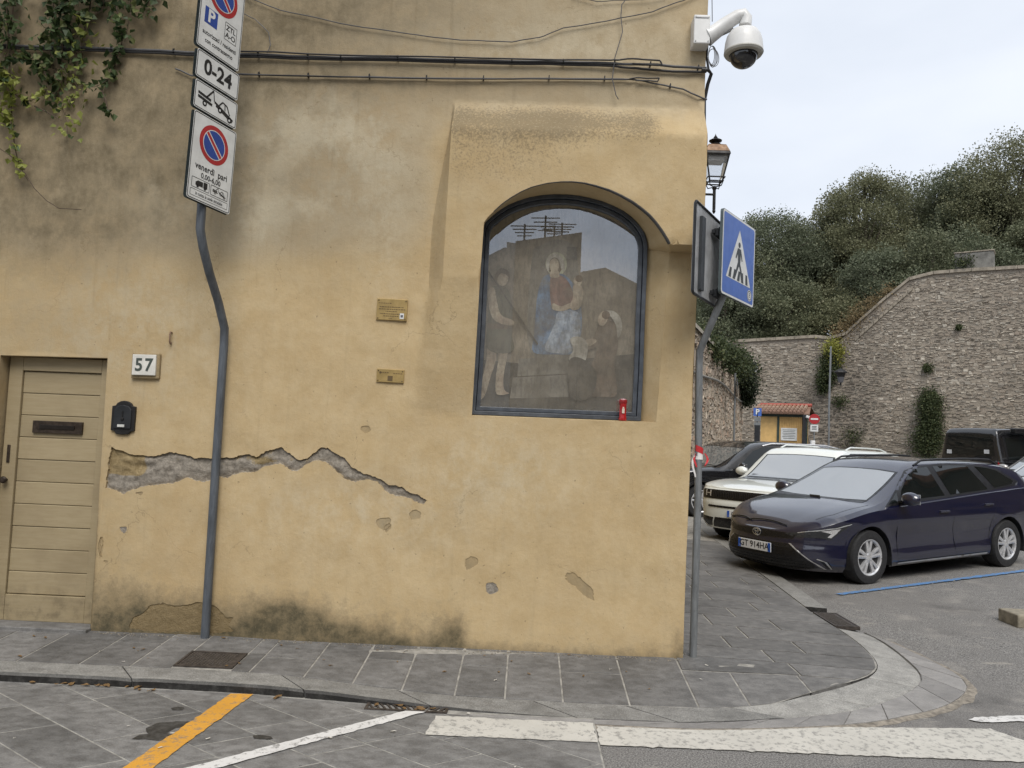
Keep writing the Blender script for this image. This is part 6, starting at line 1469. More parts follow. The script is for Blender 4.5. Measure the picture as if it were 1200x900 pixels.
m = MB(); m.lathe([(0.12, -0.42), (0.22, 0.0), (0.0, 0.0)], cL, 8); m.build('pane', plain('pale_glass', (0.45, 0.46, 0.47), 0.2), t_)
m = MB(); m.lathe([(0.22, 0.0), (0.31, 0.02), (0.29, 0.08), (0.12, 0.2), (0.03, 0.22), (0.0, 0.30)], cL, 8); m.build('lamp_hood', M_IRON, t_)
# dark gate post with a white camera and white box
gpb = atD(944, 519, 38.4); t_ = thing('gate_post', 'dark square post with a small white camera beside the kiosk', 'post', (gpb.x, gpb.y, 0))
gz = atD(944, 486, 38.4).z
MB().box((-0.08, 0, gz/2), (0.16, 0.16, gz)).build('post', M_DARK, t_, bevel=0.01)
MB().box((0.10, -0.12, gz-0.12), (0.28, 0.16, 0.13), Matrix.Rotation(radians(15), 3, 'Y')).build('camera', M_CAMW, t_, bevel=0.02)
t_ = thing('meter_box', 'small white meter box on the ground between kiosk and no entry sign', 'box', (gpb.x+0.12, gpb.y-0.5, 0))
MB().box((0, 0, 0.8), (0.42, 0.3, 1.6)).build('cabinet', M_CAMW, t_, bevel=0.03); MB().box((0.0, -0.155, 1.15), (0.3, 0.02, 0.5)).build('door', M_ALU, t_); MB().box((0.05, 0, 1.7), (0.2, 0.2, 0.25)).build('top', M_CAMW, t_, bevel=0.03)
# thin pole with a dark oval sign in front of the boundary wall
pq_ = l_pt(11.5, 0, 0.35)
t_ = thing('mirror_post', 'thin grey post with a narrow dark sign before the boundary wall', 'sign', pq_)
MB().tube([(0, 0, 0), (0, 0, 3.9)], 0.035, 8).build('pole', M_GALV, t_); m = MB(); m.lathe([(0.0, 0.0), (0.30, 0.0), (0.30, 0.03), (0.0, 0.03)], (0.06, 0, 3.4), 20, Matrix.Rotation(radians(75), 3, 'Z') @ Matrix.Rotation(radians(90), 3, 'X')); m.build('disc', M_DARK, t_)
# ================================================================ houses across the street (seen mirrored in the shrine glass)
VY = 20.3; OY = -20.0
def vm(P): return [(q.x, q.z) for q in (atY(x, y, VY) for x, y in zz(P))]
oh = thing('opposite_house', 'beige houses across the street mirrored in the shrine glass', 'building', (0, OY, 0))
M_OH = plain('opposite_plaster', (0.33, 0.27, 0.19), 0.9, var=0.2, scale=0.8); M_OH2 = plain('opposite_plaster_pale', (0.42, 0.385, 0.33), 0.9, var=0.15, scale=0.8)
def block(P, d, mat_, name='facade'):
    n = len(P); m = MB(); m.add([(x, 0.0, z) for x, z in P]+[(x, -d, z) for x, z in P], [tuple(range(n)), tuple(reversed(range(n, 2*n)))]+[(i, (i+1) % n, n+(i+1) % n, n+i) for i in range(n)]); return m.build(name, mat_, oh)
a = vm([(245,240),(470,210),(478,345),(550,330),(660,385),(740,420)])
block([(a[0][0], 0), (a[1][0], 0), a[1], a[0]], 8, M_OH)
block([(a[1][0]+0.01, 0), (30, 0), (30, a[5][1]-1.0), a[5], a[4], a[3], (a[1][0]+0.01, a[2][1])], 8, M_OH, 'side_facade')
c = vm([(150,290),(205,262),(245,262)])
block([(-30, 0), (a[0][0]-0.01, 0), (a[0][0]-0.01, c[2][1]), c[1], c[0], (-9, c[0][1]), (-30, c[0][1]+1)], 8, M_OH2, 'left_facade')
ch = vm([(212,218),(243,222),(243,275),(212,275)])
m = MB(); n = 4; m.add([(x, -1.0, z) for x, z in ch]+[(x, -2.0, z) for x, z in ch], [(0,1,2,3),(7,6,5,4)]+[(i, (i+1) % 4, 4+(i+1) % 4, 4+i) for i in range(4)]); m.build('chimney', M_OH2, oh)
for (x, y0, y1) in ((345,125,240),(272,155,245),(378,160,222),(405,150,220)):
    p0, p1 = vm([(x, y1+6)])[0], vm([(x, y0)])[0]; m = MB(); m.tube([(p0[0], -1, p0[1]-0.3), (p0[0], -1, p1[1])], 0.035, 5)
    for q in range(4): m.tube([(p0[0]-0.5+0.08*q, -1, lerp(p1[1], p0[1], 0.08+0.12*q)), (p0[0]+0.5-0.08*q, -1, lerp(p1[1], p0[1], 0.06+0.12*q))], 0.022, 4)
    m.build('antenna', M_IRON, oh)
for x in (-16, -13, -10, -7, -4, 4.0, 7, 10, 13):
    for z in (1.6, 4.6):
        w_ = MB().box((x, 0.02, z), (1.0, 0.06, 1.5)).build('window', M_DARK, oh)
wv = vm([(436,283)])[0]; MB().box((wv[0], 0.02, wv[1]), (0.35, 0.05, 0.45)).build('window', M_DARK, oh)


# taller houses farther along the same side: they are what the parked cars mirror
tall = thing('opposite_terrace', 'tall brown terrace across the street mirrored in the parked cars', 'building', (0, -15, 0))
MB().box((27, -5, 6.0), (32, 10, 12.0)).build('walls', plain('terrace_plaster', (0.13, 0.10, 0.07), 0.9, var=0.25, scale=0.5), tall)
MB().box((27, -5, 12.15), (33, 11, 0.3)).build('roof', M_TILE, tall)
for i in range(9):
    for j in range(3): MB().box((12.5+3.4*i, 0.02, 2.4+3.6*j), (1.2, 0.08, 1.9)).build('window', M_DARK, tall)

side = thing('added_house', 'unseen dark brown house added at the far end of the street for the parked cars to mirror', 'building', (0, 0, 0))  # unseen block, added so the parked cars' sides mirror something dark
MB().box((31, 1, 5.5), (10, 26, 11.0)).build('walls', plain('terrace_plaster', (0.13, 0.10, 0.07), 0.9, var=0.25, scale=0.5), side)
MB().box((31, 1, 11.15), (11, 27, 0.3)).build('roof', M_TILE, side)
for i in range(7):
    for j in range(3): MB().box((25.98, -9.5+3.4*i, 2.4+3.3*j), (0.08, 1.2, 1.8)).build('window', M_DARK, side)
# ================================================================ cars
def m_paint_car(name, c, metal=0.35, rough=0.32, dirt=0.05, civ=1.6):
    g = G(name); v = g.objc(); n = g.noise(v, 3, 5, 0.6)
    fl = g.noise(v, 900, 2); cc = g.mix(g.ramp(fl, 0.3, 0.7, 0, 0.25), c, tuple(min(1, x*1.9+0.004) for x in c))
    cc = g.mix(g.ramp(n, 0.45, 0.8, 0, dirt), cc, (0.30, 0.28, 0.25))
    return g.fin(cc, rough, None, metal, 0.5, Coat_Weight=1.0, Coat_Roughness=0.025, Coat_IOR=civ)
def m_glass_car(name, c=(0.012, 0.014, 0.015), ior=1.9):
    g = G(name); n = g.noise(g.objc(), 2.2, 4)
    return g.fin(g.mix(g.ramp(n, 0.35, 0.65), c, tuple(x*1.12 for x in c)), 0.03, None, 0, 0.5, IOR=ior)
M_WIND = m_glass_car('windscreen_glass', (0.16, 0.172, 0.174), 4.8); M_GLS = m_glass_car('side_glass', (0.006, 0.008, 0.008), 1.6)
M_TRIM = plain('black_trim', (0.008, 0.008, 0.009), 0.35); M_GRIL = plain('grille_black', (0.005, 0.005, 0.006), 0.28); M_RUB = plain('tyre_rubber', (0.017, 0.017, 0.018), 0.8, var=0.3, scale=30, bump=0.002)
M_UND = plain('underbody', (0.010, 0.010, 0.010), 0.9); M_CHR = plain('chrome', (0.62, 0.63, 0.65), 0.15, 1.0); M_ALLOY = plain('alloy', (0.68, 0.68, 0.69), 0.32, 0.6); M_ALD = plain('alloy_dark', (0.045, 0.045, 0.048), 0.4, 0.6)
M_LAMP = plain('lamp_dark', (0.035, 0.037, 0.04), 0.12, 0.2); M_LAMPW = plain('lamp_reflector', (0.66, 0.68, 0.70), 0.14, 0.7); M_TAIL = plain('tail_red', (0.35, 0.010, 0.014), 0.15)
M_PLB = plain('plate_blue', (0.02, 0.09, 0.42), 0.4); M_PLW = plain('plate_white', (0.66, 0.67, 0.68), 0.4); M_PLT = plain('plate_ink', (0.012, 0.012, 0.014), 0.5)
M_SKID = plain('silver_trim', (0.42, 0.42, 0.42), 0.35, 0.6)
class Body:
    def __init__(s, P):
        s.P = P; W = P['W']; xf, xr = P['xf'], P['xr']; xcf, xcr = P['xcf'], P['xcr']; nf, nr = P['nf'], P['nr']; Ra = P['Ra']; wb = P['wb']; rw = P['rw']
        def half(x):
            if x > xcf: return W*max(0.0, 1-((x-xcf)/(xf-xcf))**nf)**(1/nf)
            if x < xcr: return W*max(0.0, 1-((xcr-x)/(xcr-xr))**nr)**(1/nr)
            return W
        cols = []                                   # (x, y, nx, ny, zb)
        def zb0(x): return interp(x, P['sill'])
        xs_ = []
        lim_f = Ra+0.02; lim_r = -wb-Ra-0.02
        ph = [i/27*pi/2 for i in range(28)]
        fr_ = [(xcf+(xf-xcf)*cos(a)**(2/nf), W*sin(a)**(2/nf)) for a in ph]
        fr_ = [p for p in fr_ if p[0] > lim_f+0.005]
        xs_ += [lim_f]
        arch = lambda cx: [cx+Ra*cos(pi*i/22) for i in range(23)]
        xs_ += arch(0.0)+[-Ra-0.02]+[lerp(-Ra-0.05, -wb+Ra+0.05, i/18) for i in range(19)]+[-wb+Ra+0.02]+arch(-wb)+[lim_r]
        rr_ = [(xcr-(xcr-xr)*cos(a)**(2/nr), W*sin(a)**(2/nr)) for a in ph[::-1]]
        rr_ = [p for p in rr_ if p[0] < lim_r-0.005]
        pts_ = fr_+[(x, half(x)) for x in xs_]+rr_
        M_ = 26; grid_ = []
        for i, (x, y) in enumerate(pts_):
            a, c = pts_[max(0, i-1)], pts_[min(len(pts_)-1, i+1)]
            tx, ty = c[0]-a[0], c[1]-a[1]; L_ = hypot(tx, ty) or 1; nx_, ny_ = -ty/L_, tx/L_      # outward: +x at front, +y at side
            nx_, ny_ = -nx_, -ny_
            if i == 0: nx_, ny_ = 1, 0
            if i == len(pts_)-1: nx_, ny_ = -1, 0
            zb = zb0(x); inarch = None
            for cx in (0.0, -wb):
                if abs(x-cx) <= Ra+1e-6: zb = rw+sqrt(max(0, Ra*Ra-(x-cx)**2)); inarch = cx
            zt = smooth_interp(x, P['shoulder'])
            colv = []
            for j in range(M_):
                z = lerp(zb, zt, j/(M_-1)); wf = cl01(nx_) if x > 0 else 0; wr = cl01(-nx_) if x < -1 else 0
                d = interp(z, P['side'])*(1-wf-wr)+interp(z, P['front'])*wf+interp(z, P['rear'])*wr
                for cx in (0.0, -wb):
                    dd = hypot(x-cx, z-rw)
                    d -= P.get('flare', 0.012)*math.exp(-((dd-Ra)/0.07)**2)*(1-wf-wr)
                colv.append(Vector((x-nx_*d, max(0.0, y-ny_*d), z)))
            grid_.append(colv)
        grid_[0] = [Vector((p.x, 0, p.z)) for p in grid_[0]]; grid_[-1] = [Vector((p.x, 0, p.z)) for p in grid_[-1]]
        K = 13; tops = []
        for colv in grid_:
            e = colv[-1]; zc = max(e.z+0.0005, smooth_interp(e.x, P['top'])); H = zc-e.z; cr_ = interp(e.x, P['crown']); cr_ = min(cr_, H*0.6)
            rc = min(P.get('rc', 0.10), H*0.55); tum = P['tumble']
            z1 = e.z+max(0.0, H-rc-cr_); shoulder_in = min(0.02, e.y*0.05)*cl01((H-0.15)/0.2)
            y1 = max(e.y*0.3, e.y-shoulder_in-tum*(z1-e.z)-0.10*max(0, (z1-e.z-0.25)))
            sec = [e]
            for q in (0.02, 0.35, 0.7, 1.0): sec.append(Vector((e.x, lerp(e.y-shoulder_in if q > 0 else e.y, y1, q), lerp(e.z, z1, q))))
            yt = lerp(y1*0.55, max(y1*0.2, y1-1.6*rc-0.05), cl01((H-0.14)/0.2)); zt_e = zc-cr_*(yt/max(y1, 1e-4))**2
            for q in (0.33, 0.66, 1.0):
                c = Vector((e.x, y1-0.35*rc, zt_e+0.15*rc)); sec.append(Vector((e.x, y1, z1))*(1-q)**2+c*2*q*(1-q)+Vector((e.x, yt, zt_e))*q*q)
            for q in (0.25, 0.5, 0.75, 0.9, 1.0): y_ = yt*(1-q); sec.append(Vector((e.x, y_, zc-cr_*(y_/max(y1, 1e-4))**2)))
            tops.append(sec)
        vs, fs = [], []
        N = len(grid_); R_ = M_+K-1+0
        full = [g_+t_[1:] for g_, t_ in zip(grid_, tops)]; R_ = len(full[0])
        for sgn in (1, -1):
            o = len(vs); vs += [Vector((p.x, p.y*sgn, p.z)) for c in full for p in c]
            for i in range(N-1):
                for j in range(R_-1):
                    f = (o+i*R_+j, o+(i+1)*R_+j, o+(i+1)*R_+j+1, o+i*R_+j+1); fs.append(f if sgn < 0 else f[::-1])
        me = bpy.data.meshes.new('body'); me.from_pydata([tuple(p) for p in vs], [], fs)
        bm = bmesh.new(); bm.from_mesh(me); bmesh.ops.remove_doubles(bm, verts=bm.verts, dist=0.0015); bmesh.ops.dissolve_degenerate(bm, edges=bm.edges, dist=0.0005)
        bmesh.ops.recalc_face_normals(bm, faces=bm.faces)
        if sum(f.normal.z*f.calc_area() for f in bm.faces if f.calc_center_median().z > 0.9) < 0: bmesh.ops.reverse_faces(bm, faces=bm.faces)
        bm.to_mesh(me); s.bvh = BVHTree.FromBMesh(bm); bm.free(); s.me = me
    def cast(s, o, d):
        h = s.bvh.ray_cast(Vector(o), Vector(d), 12)
        return (h[0], h[1]) if h[0] is not None else None
    def decal(s, P3, d, off, name, mat_, parent, res=0.05, near=False):
        """a panel that lies on the body: outline given by rough 3D points, cast along d"""
        d = Vector(d).normalized(); u = d.cross(Vector((0, 0, 1))).normalized(); v = u.cross(d)
        P2 = [(Vector(p).dot(u), Vector(p).dot(v)) for p in P3]
        Q = []
        for a, c in zip(P2, P2[1:]+P2[:1]):
            k_ = max(1, int(hypot(c[0]-a[0], c[1]-a[1])/res))
            Q += [(lerp(a[0], c[0], q/k_), lerp(a[1], c[1], q/k_)) for q in range(k_)]
        xs_ = [p[0] for p in Q]; ys_ = [p[1] for p in Q]; pts_ = []
        x = min(xs_)+res*0.5
        while x < max(xs_):
            y = min(ys_)+res*0.5
            while y < max(ys_):
                if in_poly(x, y, Q) and seg_dist(x, y, Q+[Q[0]]) > res*0.3: pts_.append((x, y))
                y += res
            x += res
        vv, tt = cdt_fill(Q, [], pts_); out = []
        nr_ = Vector(); hits = []
        for p in vv:
            if near:
                ws_ = [1/(1e-4+(Vector(q).dot(u)-p.x)**2+(Vector(q).dot(v)-p.y)**2) for q in P3]; dep = sum(w_*Vector(q).dot(d) for w_, q in zip(ws_, P3))/sum(ws_)
                nr2 = s.bvh.find_nearest(u*p.x+v*p.y+d*dep); n_ = nr2[1] if nr2[1].dot(d) < 0.2 else -nr2[1]; out.append(nr2[0]+n_*off); continue
            o = u*p.x+v*p.y-d*6; h = s.cast(o, d); hits.append((o, h))
        for o, h in hits:
            if h is None:
                near = s.bvh.find_nearest(o+d*6); out.append(near[0]+near[1]*off)
            else:
                n_ = h[1] if h[1].dot(d) < 0 else -h[1]; out.append(h[0]+n_*off)
        m = MB(); m.add(out, tt); me = m.mesh(name); bm = bmesh.new(); bm.from_mesh(me)
        for f in bm.faces:
            if f.normal.dot(d) > 0: f.normal_flip()
        bm.to_mesh(me); bm.free()
        return link(name, me, mat_, parent, smooth=True, angle=50)
def wheel(parent, x, y, rw, side, spokes=10, dark=False, wdt=0.21, rim_r=0.66):
    e = bpy.data.objects.new('wheel', None); col.objects.link(e); e.parent = parent; e.location = (x, y, rw); e.rotation_euler = (radians(90)*(-side), 0, 0 if side > 0 else 0)
    # local z points outwards
    rr = rw*rim_r; w = wdt/2
    MB().lathe([(rr-0.01,-w*0.9),(rr+0.012,-w),(rw-0.022,-w*0.98),(rw-0.004,-w*0.72),(rw,-w*0.3),(rw,w*0.3),(rw-0.004,w*0.72),(rw-0.022,w*0.98),(rr+0.03,w*1.02),(rr+0.012,w),(rr-0.008,w*0.90),(rr-0.012,w*0.6)], n=48).build('tyre', M_RUB, e, smooth=True)
    m = MB(); m.lathe([(rr-0.012,w*0.35),(rr+0.004,w*0.93),(rr-0.006,w*0.96),(rr-0.022,w*0.86),(rr-0.03,w*0.3)], n=48)
    for i in range(spokes):
        a = 2*pi*i/spokes+(0.10 if i % 2 else -0.10)*(1 if spokes == 10 else 0); ca, sa = cos(a), sin(a)
        for r0, r1, w0, w1, z0, z1 in ((0.045, rr-0.018, 0.017, 0.021, w*0.80, w*0.84),):
            pr_, q = Vector((ca, sa, 0)), Vector((-sa, ca, 0))
            vs = [pr_*r0+q*w0, pr_*r0-q*w0, pr_*r1-q*w1, pr_*r1+q*w1]
            vt = [v+Vector((0, 0, z)) for v, z in zip(vs, (z0, z0, z1, z1))]; vb2 = [v+Vector((0, 0, z-0.035)) for v, z in zip(vs, (z0, z0, z1, z1))]
            mid = [pr_*r0*1.02+Vector((0, 0, z0+0.006)), pr_*r1+Vector((0, 0, z1+0.006))]
            m.add(vt+vb2+mid, [(0, 8, 9, 3), (8, 1, 2, 9), (0, 3, 7, 4), (1, 5, 6, 2), (2, 6, 7, 3, 9), (4, 7, 6, 5)])
    m.lathe([(0.058,w*0.45),(0.055,w*0.80),(0.045,w*0.86),(0.03,w*0.90),(0.0,w*0.91)], n=20)
    m.build('rim', M_ALD if dark else M_ALLOY, e, smooth=True, angle=30)
    MB().lathe([(0.0,w*0.1),(rr-0.03,w*0.1),(rr-0.03,w*0.05),(0.0,w*0.05)], n=24).build('brake_disc', M_UND, e)
    return e
def plate_on(parent, pos, text, rz, tilt=0.0, w=0.52, h=0.11, hidden=''):
    e = bpy.data.objects.new('number_plate', None); col.objects.link(e); e.parent = parent; e.location = pos; e.rotation_euler = (tilt, 0, rz)
    MB().box((0, 0.004, 0), (w, 0.012, h)).build('plate', M_PLW, e, bevel=0.003)
    for s in (-1, 1): flat(rect(s*w/2-0.022+(0.0-0.022 if s > 0 else 0.022), s*w/2+0.022+(-0.022 if s > 0 else 0.022), -h/2+0.002, h/2-0.002), M_PLB, 'blue_band', e, 0.003)
    letters(text, 0, 0.002, 0.105, M_PLT, 'lettering', e, 0.0035, bold=0.012, xs=0.98)
    letters('I', -w/2+0.022, -0.032, 0.03, M_PLW, 'country_letter', e, 0.004)
    return e
def car(name, label, P, paint, pos, heading, pitch=0.0, glass=None, wheels=True, dark_rim=False, group=None, cat='car', spokes=10):
    """heading: direction the nose points to, anticlockwise from +x"""
    root = thing(name, label, cat, pos, group=group); root.rotation_euler = (0, pitch, heading)
    B = Body(P); b_ = link('body', B.me, paint, root, smooth=True, angle=28)
    W, wb, rw, Ra = P['W'], P['wb'], P['rw'], P['Ra']
    # dark underside, wheel wells
    m = MB(); m.box(((P['xf']+P['xr'])/2-0.02, 0, 0.30), (P['xf']-P['xr']-0.5, 2*W-0.50, 0.20)); m.box((-wb/2, 0, 0.27), (wb-2*Ra-0.08, 2*W-0.14, 0.16)); m.box((P['xf']-0.34, 0, 0.36), (0.30, 2*W*0.68, 0.24))
    m.build('underbody', M_UND, root)
    for cx in (0, -wb):
        for s in (1, -1):
            m = MB(); ar = [(cx+(Ra+0.004)*cos(pi*i/16-0.0), rw+(Ra+0.004)*sin(pi*i/16)) for i in range(17)]; ar = [(ar[0][0], 0.2)]+ar+[(ar[-1][0], 0.2)]; n = len(ar)
            yo = (B.cast((cx, s*4, rw+Ra+0.03), (0, -s, 0)) or (Vector((0, s*W, 0)),))[0].y
            m.add([(x, yo-s*0.012, z) for x, z in ar]+[(x, s*(W-0.40), z) for x, z in ar], [(i, i+1, n+i+1, n+i) for i in range(n-1)]+[tuple(n+i for i in range(n))]); m.build('wheel_arch', M_UND, root)
            if wheels: wheel(root, cx, s*(W-0.118), rw, s, spokes, dark_rim)
    # glazing
    for s in (1, -1):
        if P.get('dlo'): B.decal([(x, s*W, z) for x, z in P['dlo']], (0, -s, 0), 0.002, 'window_surround', M_TRIM, root)
        for w_ in P['windows']: B.decal([(x, s*W, z) for x, z in w_], (0, -s, 0), 0.0045, 'side_window', glass or M_GLS, root)
        for sm in P.get('seams', []):
            Q = []
            for (x0, z0), (x1, z1) in zip(sm, sm[1:]):
                dx, dz = x1-x0, z1-z0; L_ = hypot(dx, dz); nx_, nz_ = -dz/L_*0.0035, dx/L_*0.0035
                B.decal([(x0-nx_, s*W, z0-nz_), (x1-nx_, s*W, z1-nz_), (x1+nx_, s*W, z1+nz_), (x0+nx_, s*W, z0+nz_)], (0, -s, 0), 0.0012, 'door_gap', M_TRIM, root, 0.06)
        for x, z in P.get('handles', []):
            h = B.cast((x, s*4, z), (0, -s, 0))
            if h: MB().box(h[0]+Vector((0, s*0.020, 0)), (0.19, 0.018, 0.026)).box(h[0]+Vector((0.07, s*0.008, 0)), (0.02, 0.03, 0.022)).box(h[0]+Vector((-0.07, s*0.008, 0)), (0.02, 0.03, 0.022)).build('door_handle', P.get('handle_mat', paint), root, bevel=0.006)
        mx = P.get('mirror')
        if mx:
            h = B.cast((mx[0], s*4, mx[1]), (0, -s, 0)); hp = h[0] if h else Vector((mx[0], s*W*0.9, mx[1]))
            m = MB(); c = hp+Vector((0.0, s*0.15, 0.04))
            m.grid(lambda u, v: c+Vector(((0.085 if sin(v*pi) > 0 else 0.085)*cos(u*2*pi)*sin(v*pi)*(1.0 if cos(u*2*pi) > 0 else 0.55), 0.125*sin(u*2*pi)*sin(v*pi), 0.085*cos(v*pi)*(1.0 if cos(v*pi) > -0.3 else 0.92))), 20, 12)
            m.build('mirror', P.get('mirror_mat', paint), root, smooth=True, angle=80)
            MB().tube([hp+Vector((0, -s*0.03, -0.01)), c+Vector((0, -s*0.06, -0.05))], 0.03, 8).build('mirror_stalk', M_TRIM, root)
            MB().box(c+Vector((-0.046, 0, 0)), (0.008, 0.19, 0.12)).build('mirror_glass', M_LAMPW, root, bevel=0.003)
        if P.get('rails'):
            pts_ = [B.cast((x, s*P['rails'][0], 3), (0, 0, -1)) for x in P['rails'][1]]
            pts_ = [h[0]+Vector((0, 0, (0.045 if 0 < i < len(pts_)-1 else 0.0))) for i, h in enumerate(pts_) if h]
            MB().tube(pts_, 0.014, 8).build('roof_rail', P.get('rail_mat', M_TRIM), root, smooth=True)
    ws = P['wscreen']; B.decal([(0, y, z) for y, z in ws], (-1, 0, P.get('wdir', -0.35)), 0.0035, 'windscreen', M_WIND, root, 0.06)
    cy_ = sum(z for y, z in ws)/len(ws); B.decal([(0, y*1.045, z+(0.016 if z > cy_ else -0.02)) for y, z in ws], (-1, 0, P.get('wdir', -0.35)), 0.0015, 'windscreen_border', M_TRIM, root, 0.05)
    if P.get('rscreen'): B.decal([(P['xr'], y, z) for y, z in P['rscreen']], (1, 0, -0.2), 0.0035, 'rear_window', M_GLS, root, 0.06)
    return root, B
CX = 0.0
# ---------------------------------------------------------------- dark blue estate
est = dict(W=0.893, xf=0.935, xr=-3.76, xcf=0.02, xcr=-3.06, nf=2.55, nr=3.2, wb=2.76, rw=0.320, Ra=0.365, flare=0.010,
    sill=[(-3.76, .30), (-3.15, .26), (-2.2, .20), (-0.5, .185), (0.4, .16), (0.94, .17)],
    shoulder=[(-3.76, .99), (-3.4, 1.045), (-2.7, 1.015), (-1.8, .96), (-0.9, .905), (-0.3, .868), (0.1, .825), (0.45, .740), (0.7, .655), (0.93, .605)],
    side=[(.17, .07), (.22, .03), (.30, .022), (.42, .034), (.55, .030), (.68, .004), (.74, .0), (.82, .012), (.90, .032), (.98, .048), (1.06, .06)],
    front=[(.16, .11), (.22, .03), (.30, .0), (.42, .005), (.47, .028), (.53, .030), (.58, .042), (.62, .055), (.66, .060), (.75, .066)],
    rear=[(.25, .10), (.35, .02), (.5, .0), (.62, .01), (.75, .03), (.9, .04), (1.0, .05)],
    top=[(-3.76, 1.00), (-3.70, 1.04), (-3.50, 1.18), (-3.36, 1.275), (-3.22, 1.335), (-3.0, 1.385), (-2.6, 1.420), (-2.0, 1.440), (-1.5, 1.436), (-1.20, 1.412), (-1.02, 1.352), (-0.75, 1.225), (-0.48, 1.095), (-0.22, 0.985), (-0.12, 0.950), (0.1, .912), (0.45, .826), (0.66, .735), (0.78, .668), (0.86, .615), (0.93, .606)],
    crown=[(-3.7, .02), (-3.3, .04), (-2.5, .035), (-1.3, .035), (-0.9, .075), (-0.4, .07), (-0.1, .06), (0.5, .07), (0.9, .02)], rc=0.085, tumble=0.46,
    dlo=[(-0.30, .890), (-0.42, .955), (-0.75, 1.155), (-1.00, 1.300), (-1.22, 1.358), (-1.8, 1.385), (-2.5, 1.360), (-2.86, 1.305), (-3.20, 1.135), (-3.14, 1.085), (-2.7, 1.045), (-1.7, .975), (-0.8, .922)],
    windows=[[(-0.62, .950), (-0.74, 1.08), (-0.98, 1.255), (-1.20, 1.325), (-1.42, 1.345), (-1.52, .992)], [(-0.38, .918), (-0.47, .965), (-0.62, 1.055), (-0.58, .938)], [(-1.64, .998), (-1.54, 1.350), (-1.9, 1.358), (-2.24, 1.350), (-2.46, 1.045)], [(-2.62, 1.062), (-2.40, 1.338), (-2.62, 1.320), (-2.82, 1.283), (-3.09, 1.140), (-3.03, 1.102)]],
    seams=[[(-0.50, .90), (-0.48, .72), (-0.50, .45), (-0.52, .24)], [(-1.59, .97), (-1.58, .60), (-1.66, .24)], [(-2.55, 1.02), (-2.50, .80), (-2.40, .64), (-2.36, .45), (-2.38, .25)], [(-0.52, .235), (-2.38, .245)]],
    handles=[(-1.38, .805), (-2.34, .86)], mirror=(-0.60, .945), rails=(0.60, [-1.2, -1.35, -1.7, -2.2, -2.6, -2.85, -3.0]),
    wscreen=[(-0.66, .985), (-0.40, .972), (0.0, .968), (0.40, .972), (0.66, .985), (0.60, 1.19), (0.540, 1.378), (0.3, 1.398), (0.0, 1.403), (-0.3, 1.398), (-0.540, 1.378), (-0.60, 1.19)], wdir=-0.12,
    rscreen=[(-0.55, 1.08), (0.55, 1.08), (0.46, 1.30), (-0.46, 1.30)])
M_NAVY = m_paint_car('navy_paint', (0.0018, 0.0024, 0.018), 0.0, 0.3, 0.003, 1.75)
TH = 0.51
co, B = car('estate_car', 'dark blue estate car parked nose to the pavement by the blue line', est, M_NAVY, (3.63, 4.42, 0.012), pi+TH)
co.rotation_euler = (0, 0, 0)
co.rotation_euler = Matrix.Rotation(pi+TH, 3, 'Z').to_euler()
co.matrix_world = Matrix.Translation((3.63, 4.42, 0.013)) @ Matrix.Rotation(pi+TH, 4, 'Z') @ Matrix.Rotation(0.026, 4, 'Y')
D_ = B.decal
FR = (-1, 0, 0)
D_([(1, -0.50, .575), (1, -0.40, .590), (1, 0, .598), (1, 0.40, .590), (1, 0.50, .575), (1, 0.48, .530), (1, 0, .515), (1, -0.48, .530)], FR, 0.004, 'upper_grille', M_GRIL, co, 0.03)
D_([(1, -0.42, .470), (1, 0.42, .470), (1, 0.50, .42), (1, 0.66, .27), (1, 0.69, .215), (1, 0.5, .18), (1, -0.5, .18), (1, -0.69, .215), (1, -0.66, .27), (1, -0.50, .42)], FR, 0.004, 'lower_grille', M_GRIL, co, 0.03)
for q in range(7):
    z = .200+q*0.037; hw = interp(z, [(.18, .62), (.27, .60), (.42, .46), (.47, .40)]); D_([(1, -hw, z), (1, hw, z), (1, hw, z+0.008), (1, -hw, z+0.008)], FR, 0.009, 'grille_bar', M_TRIM, co, 0.04)
